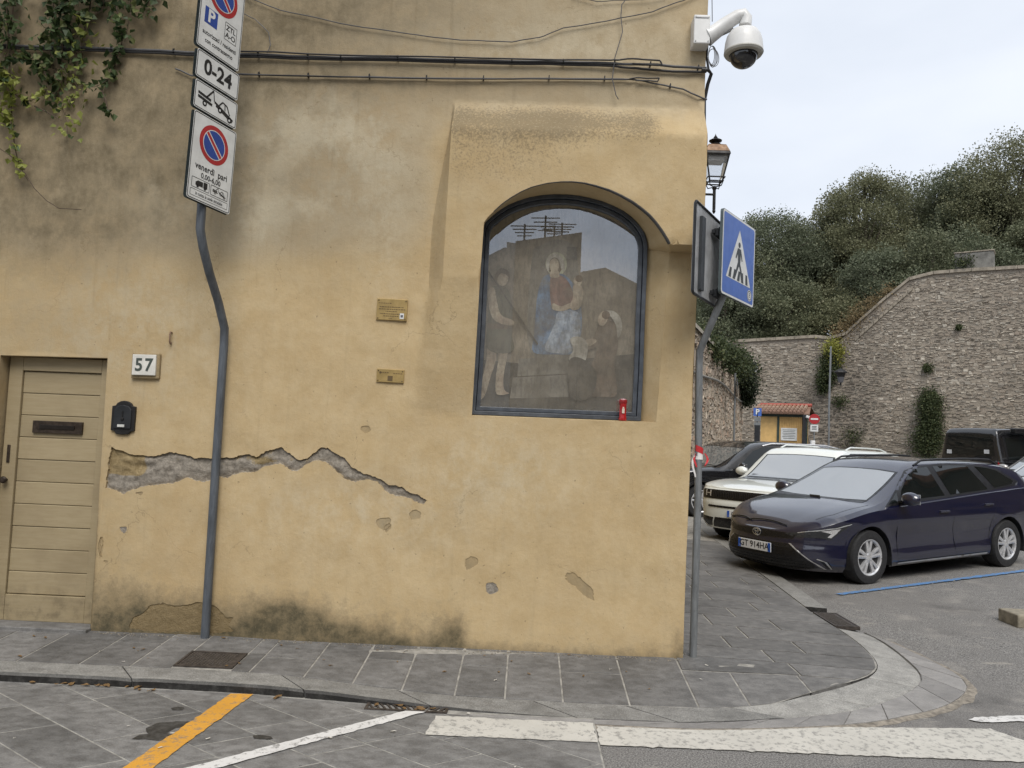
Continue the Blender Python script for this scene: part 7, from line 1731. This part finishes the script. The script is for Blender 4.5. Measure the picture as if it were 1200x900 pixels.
for s in (1, -1):
    dd = (-1, -s*0.75, 0)
    D_([(.86, s*.38, .585), (.78, s*.55, .612), (.62, s*.70, .655), (.42, s*.80, .700), (.28, s*.85, .735), (.36, s*.83, .675), (.46, s*.79, .600), (.54, s*.76, .535), (.64, s*.70, .555), (.80, s*.48, .548)], dd, 0.004, 'headlight', M_LAMP, co, 0.025, near=True)
    D_([(.80, s*.52, .608), (.62, s*.70, .650), (.42, s*.80, .694), (.30, s*.845, .724), (.30, s*.845, .714), (.42, s*.80, .682), (.62, s*.70, .638), (.80, s*.52, .600)], dd, 0.007, 'light_bar', M_LAMPW, co, 0.025, near=True)
    D_([(.62, s*.70, .632), (.50, s*.765, .655), (.42, s*.80, .668), (.47, s*.785, .612), (.53, s*.76, .560), (.57, s*.74, .566), (.53, s*.76, .606)], dd, 0.0065, 'lamp_reflector', M_ALLOY, co, 0.02, near=True)
    for q in range(3): D_([(.80-.05*q, s*(.49+.05*q), .564+.006*q), (.79-.05*q, s*(.515+.05*q), .566+.006*q), (.79-.05*q, s*(.515+.05*q), .588+.009*q), (.80-.05*q, s*(.49+.05*q), .586+.009*q)], dd, 0.0065, 'lamp_cell', M_ALD, co, 0.02, near=True)
    D_([(1, s*.43, .474), (1, s*.455, .474), (1, s*.525, .418), (1, s*.70, .26), (1, s*.735, .205), (1, s*.72, .205), (1, s*.68, .265), (1, s*.505, .418)], FR, 0.008, 'grille_trim', M_SKID, co, 0.03)
    D_([(.70, s*.74, .305), (.62, s*.80, .29), (.58, s*.82, .215), (.64, s*.80, .21)], dd, 0.005, 'fog_recess', M_GRIL, co, 0.03)
    D_([(.72, s*.725, .325), (.64, s*.79, .29), (.59, s*.82, .21), (.60, s*.815, .205), (.66, s*.775, .29), (.72, s*.715, .315)], dd, 0.008, 'fog_trim', M_SKID, co, 0.03)
    D_([(-0.50, s*W_ if False else s*.9, .215), (-2.30, s*.9, .228), (-2.30, s*.9, .243), (-0.50, s*.9, .230)], (0, -s, 0), 0.012, 'sill_trim', M_SKID, co, 0.06)
    D_([(-3.55, s*.8, .93), (-3.40, s*.9, .965), (-3.42, s*.9, .80), (-3.6, s*.8, .78)], (0.6, -s, 0), 0.004, 'tail_light', M_TAIL, co, 0.04)
    h = B.cast((-0.30, s*4, .80), (0, -s, 0))
    # hood shut line
    D_([(.58, s*.60, 1), (.40, s*.70, 1), (.05, s*.755, 1), (-.12, s*.765, 1), (-.12, s*.758, 1), (.05, s*.748, 1), (.40, s*.693, 1), (.58, s*.592, 1)], (0, -0.001, -1), 0.001, 'bonnet_gap', M_TRIM, co, 0.05)
h = B.cast((4, 0, .558), FR)[0]
em = bpy.data.objects.new('emblem', None); col.objects.link(em); em.parent = co; em.location = h+Vector((0.012, 0, 0)); em.rotation_euler = (0, 0, pi/2)
def oval(rx, rz, t, cx=0, cz=0): MB().tube([(cx+rx*cos(2*pi*i/28), 0, cz+rz*sin(2*pi*i/28)) for i in range(28)], t, 6, closed=True).build('emblem_oval', M_CHR, em, smooth=True)
oval(0.062, 0.042, 0.006); oval(0.020, 0.036, 0.005, 0, 0.002); oval(0.044, 0.015, 0.005, 0, 0.018)
hp = B.cast((4, 0, .40), FR)[0]; plate_on(co, (hp.x+0.022, 0, .40), 'GT 914HA', pi/2)
# wipers
for y0, y1 in ((0.35, -0.30), (-0.20, -0.62)):
    pts_ = []
    for t in range(6):
        y = lerp(y0, y1, t/5); hh = B.cast((4, y, .985+0.030*sin(pi*t/5)), (-1, 0, -0.10)); pts_.append(hh[0]+Vector((0.012, 0, 0.008)))
    MB().tube(pts_, 0.008, 6).build('wiper', M_TRIM, co)
D_([(-.12, -.66, 1), (-.09, 0, 1), (-.12, .66, 1), (-.20, .68, 1), (-.19, 0, 1), (-.20, -.68, 1)], (0, -0.001, -1), 0.002, 'cowl', M_TRIM, co, 0.05)
h = B.cast((-1.36, 0, 3), (0, 0, -1))[0]
# dark reflections of trees aside, the mirror housing block behind the screen
h = B.cast((4, 0, 1.36), (-1, 0, -0.10))[0]; MB().box(h+Vector((0.004, 0, 0)), (0.01, 0.16, 0.05), Matrix.Rotation(radians(24), 3, 'Y')).build('sensor_pod', plain('sensor_grey', (0.16, 0.17, 0.18), 0.4), co, bevel=0.004)
# ---------------------------------------------------------------- white boxy car
suv = dict(W=0.945, xf=0.93, xr=-3.9, xcf=0.30, xcr=-3.4, nf=3.6, nr=4.5, wb=2.815, rw=0.365, Ra=0.42, flare=0.02,
    sill=[(-3.9, .36), (-3.3, .34), (-2.2, .27), (-0.5, .27), (0.4, .25), (0.93, .24)],
    shoulder=[(-3.9, 1.06), (-2.8, 1.07), (-1.5, 1.05), (-0.5, 1.03), (0.1, 1.005), (0.5, .965), (0.93, .905)],
    side=[(.25, .05), (.35, .02), (.6, .015), (.85, .0), (1.0, .02), (1.1, .04)], front=[(.24, .10), (.34, .03), (.5, .01), (.66, .0), (.72, .012), (.85, .015), (.885, .03), (.92, .07)], rear=[(.3, .08), (.5, .0), (1.1, .02)],
    top=[(-3.9, 1.12), (-3.86, 1.3), (-3.78, 1.55), (-3.65, 1.60), (-3.2, 1.635), (-2.2, 1.655), (-1.6, 1.652), (-1.18, 1.622), (-0.98, 1.49), (-0.68, 1.235), (-0.52, 1.115), (-0.40, 1.070), (0.1, 1.05), (0.5, 1.01), (0.8, .955), (0.93, .908)],
    crown=[(-3.8, .02), (-3.0, .03), (-1.5, .03), (-1.0, .06), (-0.5, .06), (-0.25, .02), (0.9, .01)], rc=0.08, tumble=0.30,
    dlo=[(-0.50, 1.06), (-1.18, 1.49), (-1.5, 1.57), (-2.6, 1.575), (-3.4, 1.54), (-3.6, 1.10)],
    windows=[[(-0.75, 1.09), (-1.22, 1.46), (-1.50, 1.54), (-1.78, 1.545), (-1.82, 1.09)], [(-1.92, 1.09), (-1.90, 1.545), (-2.55, 1.545), (-2.72, 1.09)], [(-2.86, 1.10), (-2.72, 1.54), (-3.35, 1.51), (-3.5, 1.12)]],
    seams=[[(-0.62, 1.07), (-0.62, .35)], [(-1.86, 1.1), (-1.84, .32)]], handles=[(-1.60, .98), (-2.55, .98)], mirror=(-0.80, 1.12),
    wscreen=[(-0.74, 1.10), (0.0, 1.095), (0.74, 1.10), (0.62, 1.585), (0.3, 1.602), (0, 1.606), (-0.3, 1.602), (-0.62, 1.585)], wdir=-0.10, rscreen=[(-0.6, 1.2), (0.6, 1.2), (0.52, 1.58), (-0.52, 1.58)], rails=(0.62, [-1.5, -1.7, -2.4, -3.0, -3.3]))
M_WHITEP = m_paint_car('white_paint', (0.70, 0.735, 0.70), 0.0, 0.3, 0.05); suv['rail_mat'] = M_WHITEP
TS = radians(44)
sv, B = car('boxy_car', 'white boxy car with a black slotted grille parked behind the dark blue estate', suv, M_WHITEP, (4.0, 7.2, 0.0), pi+TS, spokes=5); sv.scale = (0.95, 0.95, 0.95)
D_ = B.decal
D_([(1, -0.82, .885), (1, 0.82, .885), (1, 0.82, .735), (1, -0.82, .735)], FR, 0.006, 'grille_panel', M_GRIL, sv, 0.03)
for i in range(34):
    y = -0.54+1.08*i/33
    D_([(1, y-.006, .868), (1, y+.006, .868), (1, y+.006, .775), (1, y-.006, .775)], FR, 0.012, 'grille_bar', M_ALD, sv, 0.03)
for s in (1, -1):
    for (y0, y1, z0, z1) in ((.60, .625, .775, .870), (.70, .725, .775, .870), (.60, .725, .817, .830)): D_([(1, s*y0, z0), (1, s*y1, z0), (1, s*y1, z1), (1, s*y0, z1)], FR, 0.011, 'light_bar', M_ALLOY, sv, 0.03)
    D_([(1, s*.55, .42), (1, s*.88, .44), (1, s*.88, .30), (1, s*.60, .28)], FR, 0.006, 'air_curtain', M_GRIL, sv, 0.04)
    D_([(1, s*.62, .245), (1, s*.86, .40), (1, s*.885, .40), (1, s*.70, .245)], FR, 0.012, 'skid_trim', M_SKID, sv, 0.04)
D_([(1, -0.66, .63), (1, 0.66, .63), (1, 0.66, .595), (1, -0.66, .595)], FR, 0.006, 'bumper_slot', M_GRIL, sv, 0.03)
D_([(1, -0.52, .43), (1, 0.52, .43), (1, 0.58, .265), (1, -0.58, .265)], FR, 0.006, 'lower_grille', M_GRIL, sv, 0.04)
hp = B.cast((4, 0, .51), FR)[0]; plate_on(sv, (hp.x+0.02, 0, .51), 'GB·972B', pi/2)
D_([(-.36, -.74, 1), (-.34, 0, 1), (-.36, .74, 1), (-.50, .76, 1), (-.49, 0, 1), (-.50, -.76, 1)], (0, -0.001, -1), 0.002, 'cowl', M_TRIM, sv, 0.06)
# ---------------------------------------------------------------- black cars behind, dark van, cars at the right
def variant(base, **kw): q = dict(base); q.update(kw); return q
M_BLK = m_paint_car('black_paint', (0.006, 0.006, 0.007), 0.1, 0.25, 0.03); M_GREYP = m_paint_car('grey_paint', (0.16, 0.165, 0.17), 0.5, 0.3, 0.05); M_BEIGE = m_paint_car('champagne_paint', (0.30, 0.29, 0.27), 0.5, 0.3, 0.05)
xover = variant(suv, W=0.91, xcf=0.10, nf=2.8, rw=0.35, Ra=0.40,
    shoulder=[(-3.9, 1.10), (-2.8, 1.08), (-1.5, 1.04), (-0.5, 1.0), (0.1, .97), (0.5, .90), (0.93, .80)],
    top=[(-3.9, 1.14), (-3.82, 1.28), (-3.65, 1.50), (-3.45, 1.58), (-2.8, 1.63), (-2.1, 1.65), (-1.6, 1.64), (-1.30, 1.60), (-1.0, 1.46), (-0.6, 1.22), (-0.40, 1.11), (-0.28, 1.08), (0.1, 1.05), (0.5, .98), (0.8, .88), (0.93, .81)],
    front=[(.24, .12), (.34, .03), (.5, .0), (.7, .01), (.8, .07), (.9, .15)], tumble=0.42, rc=0.10,
    dlo=[(-0.52, 1.03), (-1.20, 1.46), (-1.5, 1.56), (-2.6, 1.56), (-3.2, 1.50), (-3.55, 1.20), (-3.4, 1.13)],
    windows=[[(-0.80, 1.06), (-1.24, 1.43), (-1.50, 1.52), (-1.75, 1.53), (-1.80, 1.08)], [(-1.90, 1.085), (-1.86, 1.53), (-2.55, 1.525), (-2.75, 1.11)], [(-2.88, 1.12), (-2.68, 1.52), (-3.15, 1.47), (-3.42, 1.19)]],
    wscreen=[(-0.70, 1.11), (0.0, 1.105), (0.70, 1.11), (0.57, 1.575), (0.3, 1.592), (0, 1.598), (-0.3, 1.592), (-0.57, 1.575)], handles=[(-1.60, .92), (-2.55, .95)], mirror=(-0.85, 1.06), rail_mat=M_ALLOY)
def front_face(B, root, zg, zl, W_):
    B.decal([(1, -.5, zg), (1, .5, zg), (1, .42, zg-.22), (1, -.42, zg-.22)], FR, 0.004, 'grille', M_GRIL, root, 0.08)
    for s in (1, -1): B.decal([(.8, s*.55, zl), (.6, s*.76, zl+.05), (.4, s*.85, zl+.06), (.5, s*.82, zl-.06), (.75, s*.6, zl-.08)], (-1, -s*.75, 0), 0.004, 'headlight', M_LAMPW, root, 0.05)
bk, B = car('crossover_car', 'black crossover parked just beyond the white boxy car', xover, M_BLK, (3.5, 11.6, 0.0), pi+radians(12)); front_face(B, bk, .82, .78, .9)
bk2, B = car('crossover_car', 'second black car, its roof showing behind the nearer black crossover', xover, M_BLK, (3.75, 14.0, 0.0), pi+radians(16)); front_face(B, bk2, .82, .78, .9)
# van seen from behind
van = variant(suv, W=0.95, xf=0.95, xr=-4.0, xcf=0.2, xcr=-3.75, nf=3, nr=5, wb=3.0, rw=0.34, Ra=0.40,
    shoulder=[(-4.0, 1.12), (-1, 1.12), (0, 1.10), (0.5, 1.03), (0.95, .92)], top=[(-4.0, 1.2), (-3.97, 1.5), (-3.92, 1.85), (-3.8, 1.95), (-3.0, 1.97), (-1.5, 1.97), (-0.9, 1.93), (-0.5, 1.70), (0.0, 1.32), (0.25, 1.18), (0.6, 1.08), (0.95, .93)],
    crown=[(-4, .02), (0, .03)], tumble=0.17, rc=0.07, rear=[(.3, .06), (.45, .0), (1.1, .01), (1.2, .02)],
    dlo=[(0.05, 1.14), (-0.65, 1.72), (-3.75, 1.74), (-3.75, 1.16)], windows=[[(-0.2, 1.17), (-0.70, 1.69), (-1.35, 1.70), (-1.35, 1.17)], [(-1.45, 1.17), (-1.45, 1.70), (-2.6, 1.71), (-2.6, 1.18)], [(-2.7, 1.18), (-2.7, 1.71), (-3.68, 1.71), (-3.68, 1.19)]], seams=[], handles=[], mirror=(-0.2, 1.2),
    wscreen=[(-0.72, 1.24), (0.72, 1.24), (0.64, 1.86), (-0.64, 1.86)], rscreen=[(-0.72, 1.26), (0.72, 1.26), (0.64, 1.80), (-0.64, 1.80)], rails=None)
vp = atZ(1150, 566, 0.25); vd = 21.0
vpos = atD(1140, 525, vd); vh = radians(20)     # nose points away to the right
vn, B = car('camper_van', 'black camper van with a side awning seen from behind below the rampart', van, M_BLK, (0, 0, 0), vh, cat='van')
tailc = atD(1134, 524, 19.5); dirv = Vector((cos(vh), sin(vh), 0)); vloc = Vector((tailc.x, tailc.y, 0.26))+dirv*4.0
vn.location = (vloc.x, vloc.y, 0.26)
for s in (1, -1):
    B.decal([(-4, s*.90, 1.13), (-4, s*.80, 1.13), (-4, s*.82, .82), (-4, s*.91, .82)], (1, 0, 0), 0.004, 'tail_light', M_TAIL, vn, 0.06)
B.decal([(-4, -.26, .75), (-4, .26, .75), (-4, .26, .64), (-4, -.26, .64)], (1, 0, 0), 0.006, 'number_plate', M_PLW, vn, 0.1)
h = B.cast((-6, 0, 1.12), (1, 0, 0)); 
if h: MB().lathe([(0.0, 0.01), (0.055, 0.01), (0.06, 0.0)], h[0]-Vector((0.004, 0, 0)), 18, Matrix.Rotation(radians(-90), 3, 'Y')).build('badge', M_CHR, vn)
MB().box((-2.05, -0.86, 1.90), (3.0, 0.16, 0.13)).build('awning_case', M_TRIM, vn, bevel=0.03)
for q, (yy, zz_) in enumerate(((0.55, 1.33), (-0.52, 1.36))): 
    h = B.cast((-6, yy, zz_), (1, 0, 0))
    if h: MB().box(h[0]-Vector((0.008, 0, 0)), (0.004, 0.14, 0.10)).build('sticker', M_PLW, vn)
# spare small hatch shapes at the right edge
hat = variant(est, W=0.87, xr=-3.35, xcr=-2.85, wb=2.52, rw=0.31, Ra=0.355,
    shoulder=[(-3.35, .98), (-2.6, .985), (-1.8, .955), (-0.9, .925), (-0.3, .90), (0.1, .87), (0.45, .80), (0.7, .74), (0.93, .69)],
    top=[(-3.35, 1.0), (-3.28, 1.16), (-3.15, 1.36), (-3.0, 1.43), (-2.4, 1.475), (-1.8, 1.49), (-1.4, 1.475), (-1.15, 1.42), (-0.85, 1.27), (-0.5, 1.09), (-0.33, 1.01), (-0.22, .985), (0.1, .95), (0.45, .88), (0.7, .80), (0.85, .72), (0.93, .695)],
    dlo=[(-0.45, .935), (-1.08, 1.31), (-1.35, 1.39), (-2.4, 1.395), (-2.85, 1.33), (-3.0, 1.08), (-2.9, 1.04)], windows=[[(-0.70, .965), (-1.12, 1.28), (-1.40, 1.355), (-1.62, 1.36), (-1.66, .985)], [(-1.76, .99), (-1.72, 1.36), (-2.3, 1.355), (-2.5, 1.02)]], seams=[[(-0.60, .92), (-0.55, .3)], [(-1.7, .96), (-1.68, .3)]], handles=[(-1.45, .82)], mirror=(-0.70, .975), rails=None,
    wscreen=[(-0.66, 1.03), (0, 1.02), (0.66, 1.03), (0.54, 1.43), (0, 1.45), (-0.54, 1.43)])
wp_ = atZ(1178, 640, 0.17)
hc, B = car('hatchback_car', 'white hatchback partly hidden behind the tail of the dark blue estate', hat, m_paint_car('cool_white_paint', (0.58, 0.61, 0.62), 0.0, 0.3, 0.04), (9.55, 9.0, 0.19), pi+radians(35)); front_face(B, hc, .60, .70, .87)
hc2, B = car('hatchback_car', 'champagne grey hatchback in front of the camper van', hat, M_BEIGE, (11.35, 12.0, 0.245), pi+radians(35)); front_face(B, hc2, .60, .70, .87)
hc3, B = car('hatchback_car', 'dark grey car at the right edge beside the champagne hatchback', hat, M_GREYP, (11.75, 10.9, 0.256), pi+radians(35)); front_face(B, hc3, .60, .70, .87)
# pale roof of a vehicle behind the van
wv, B = car('delivery_van', 'white van roof showing behind the camper van', van, M_WHITEP, (0, 0, 0), radians(200), cat='van'); q = atD(1225, 520, 27); wv.location = (q.x+1.0, q.y, 0.27); wv.scale = (1.1, 1.0, 1.18)
# ================================================================ litter: fallen leaves and paper scraps
M_FALL = m_leaf('fallen_leaf', (0.16, 0.085, 0.035), (0.34, 0.22, 0.10)); M_SCRAP = plain('paper_scrap', (0.55, 0.52, 0.46), 0.8)
def ground_leaf(name, label, x, y, z, s, mat_, seed, group):
    r = random.Random(seed); m = MB(); a = r.uniform(0, 6.28); n = 7; P = []
    for i in range(n):
        t = 2*pi*i/n; rr = s*(0.55+0.45*abs(cos(t)))*r.uniform(0.7, 1.1); P.append(Vector((rr*cos(t)*cos(a)-rr*0.6*sin(t)*sin(a), rr*cos(t)*sin(a)+rr*0.6*sin(t)*cos(a), r.uniform(0.001, s*0.35))))
    m.add([Vector((0, 0, 0.002))]+P, [(0, i+1, (i+1) % n+1) for i in range(n)])
    o = m.build(name, mat_, fix=False); o.location = (x, y, z); return tag(o, label, 'leaf' if 'leaf' in name else 'scrap', group)
r = random.Random(5)
k_ = 0
for i in range(22):                                # in the angle of the kerb
    c = r.choice((-2.45, -2.3, -2.2, -2.62, -0.75, -0.65, -2.9, -2.38, -0.55, -1.4)); x = c+r.gauss(0, 0.07); y = kerb_front_y(x)-r.uniform(0.012, 0.06)
    ground_leaf('fallen_leaf', 'brown fallen leaf lying in the angle of the kerb', x, y, 0.018, r.uniform(0.018, 0.038), M_FALL, 100+i, 'leaves along the kerb')
for i in range(30):
    x = r.uniform(-4, 1.1); y = r.uniform(-0.6, -0.04)
    ground_leaf('fallen_leaf', 'small dry leaf lying on the pavement slabs', x, y, pave_z(x, y)+0.005, r.uniform(0.008, 0.022), M_FALL, 200+i, 'leaves on the pavement')
for i in range(26):
    x = r.uniform(-3.6, 1.4); y = r.uniform(-1.75, -0.05)
    if -0.62 > y > -1.0: continue
    ground_leaf('paper_scrap', 'tiny pale scrap lying on the ground before the wall', x, y, (pave_z(x, y)+0.006) if y > -0.6 else 0.02 if x < 0.4 else 0.008, r.uniform(0.007, 0.020), M_SCRAP, 300+i, 'pale scraps on the ground')
for i in range(5):
    x = 3.7+0.35*i+r.uniform(-.1, .1); y = 3.05+0.2*i
    ground_leaf('paper_scrap', 'tiny pale scrap lying by the blue line', x, y, road_z(x, y)+0.016, r.uniform(0.012, 0.022), M_SCRAP, 400+i, 'pale scraps by the blue line')
# crumbs of plaster along the foot of the wall
m = MB()
for i in range(420):
    x = r.uniform(-3.0, 1.12); y = -abs(r.gauss(0.0, 0.03))-0.03-0.02*sst(0.3, 0, 1); s = r.uniform(0.003, 0.011)
    m.box((x, y, pave_z(x, y)+s*0.3), (s, s*r.uniform(.6, 1.2), s*0.7), Matrix.Rotation(r.uniform(0, 3), 3, 'Z'))
tag(m.build('plaster_crumbs', M_CORE), kind='stuff');
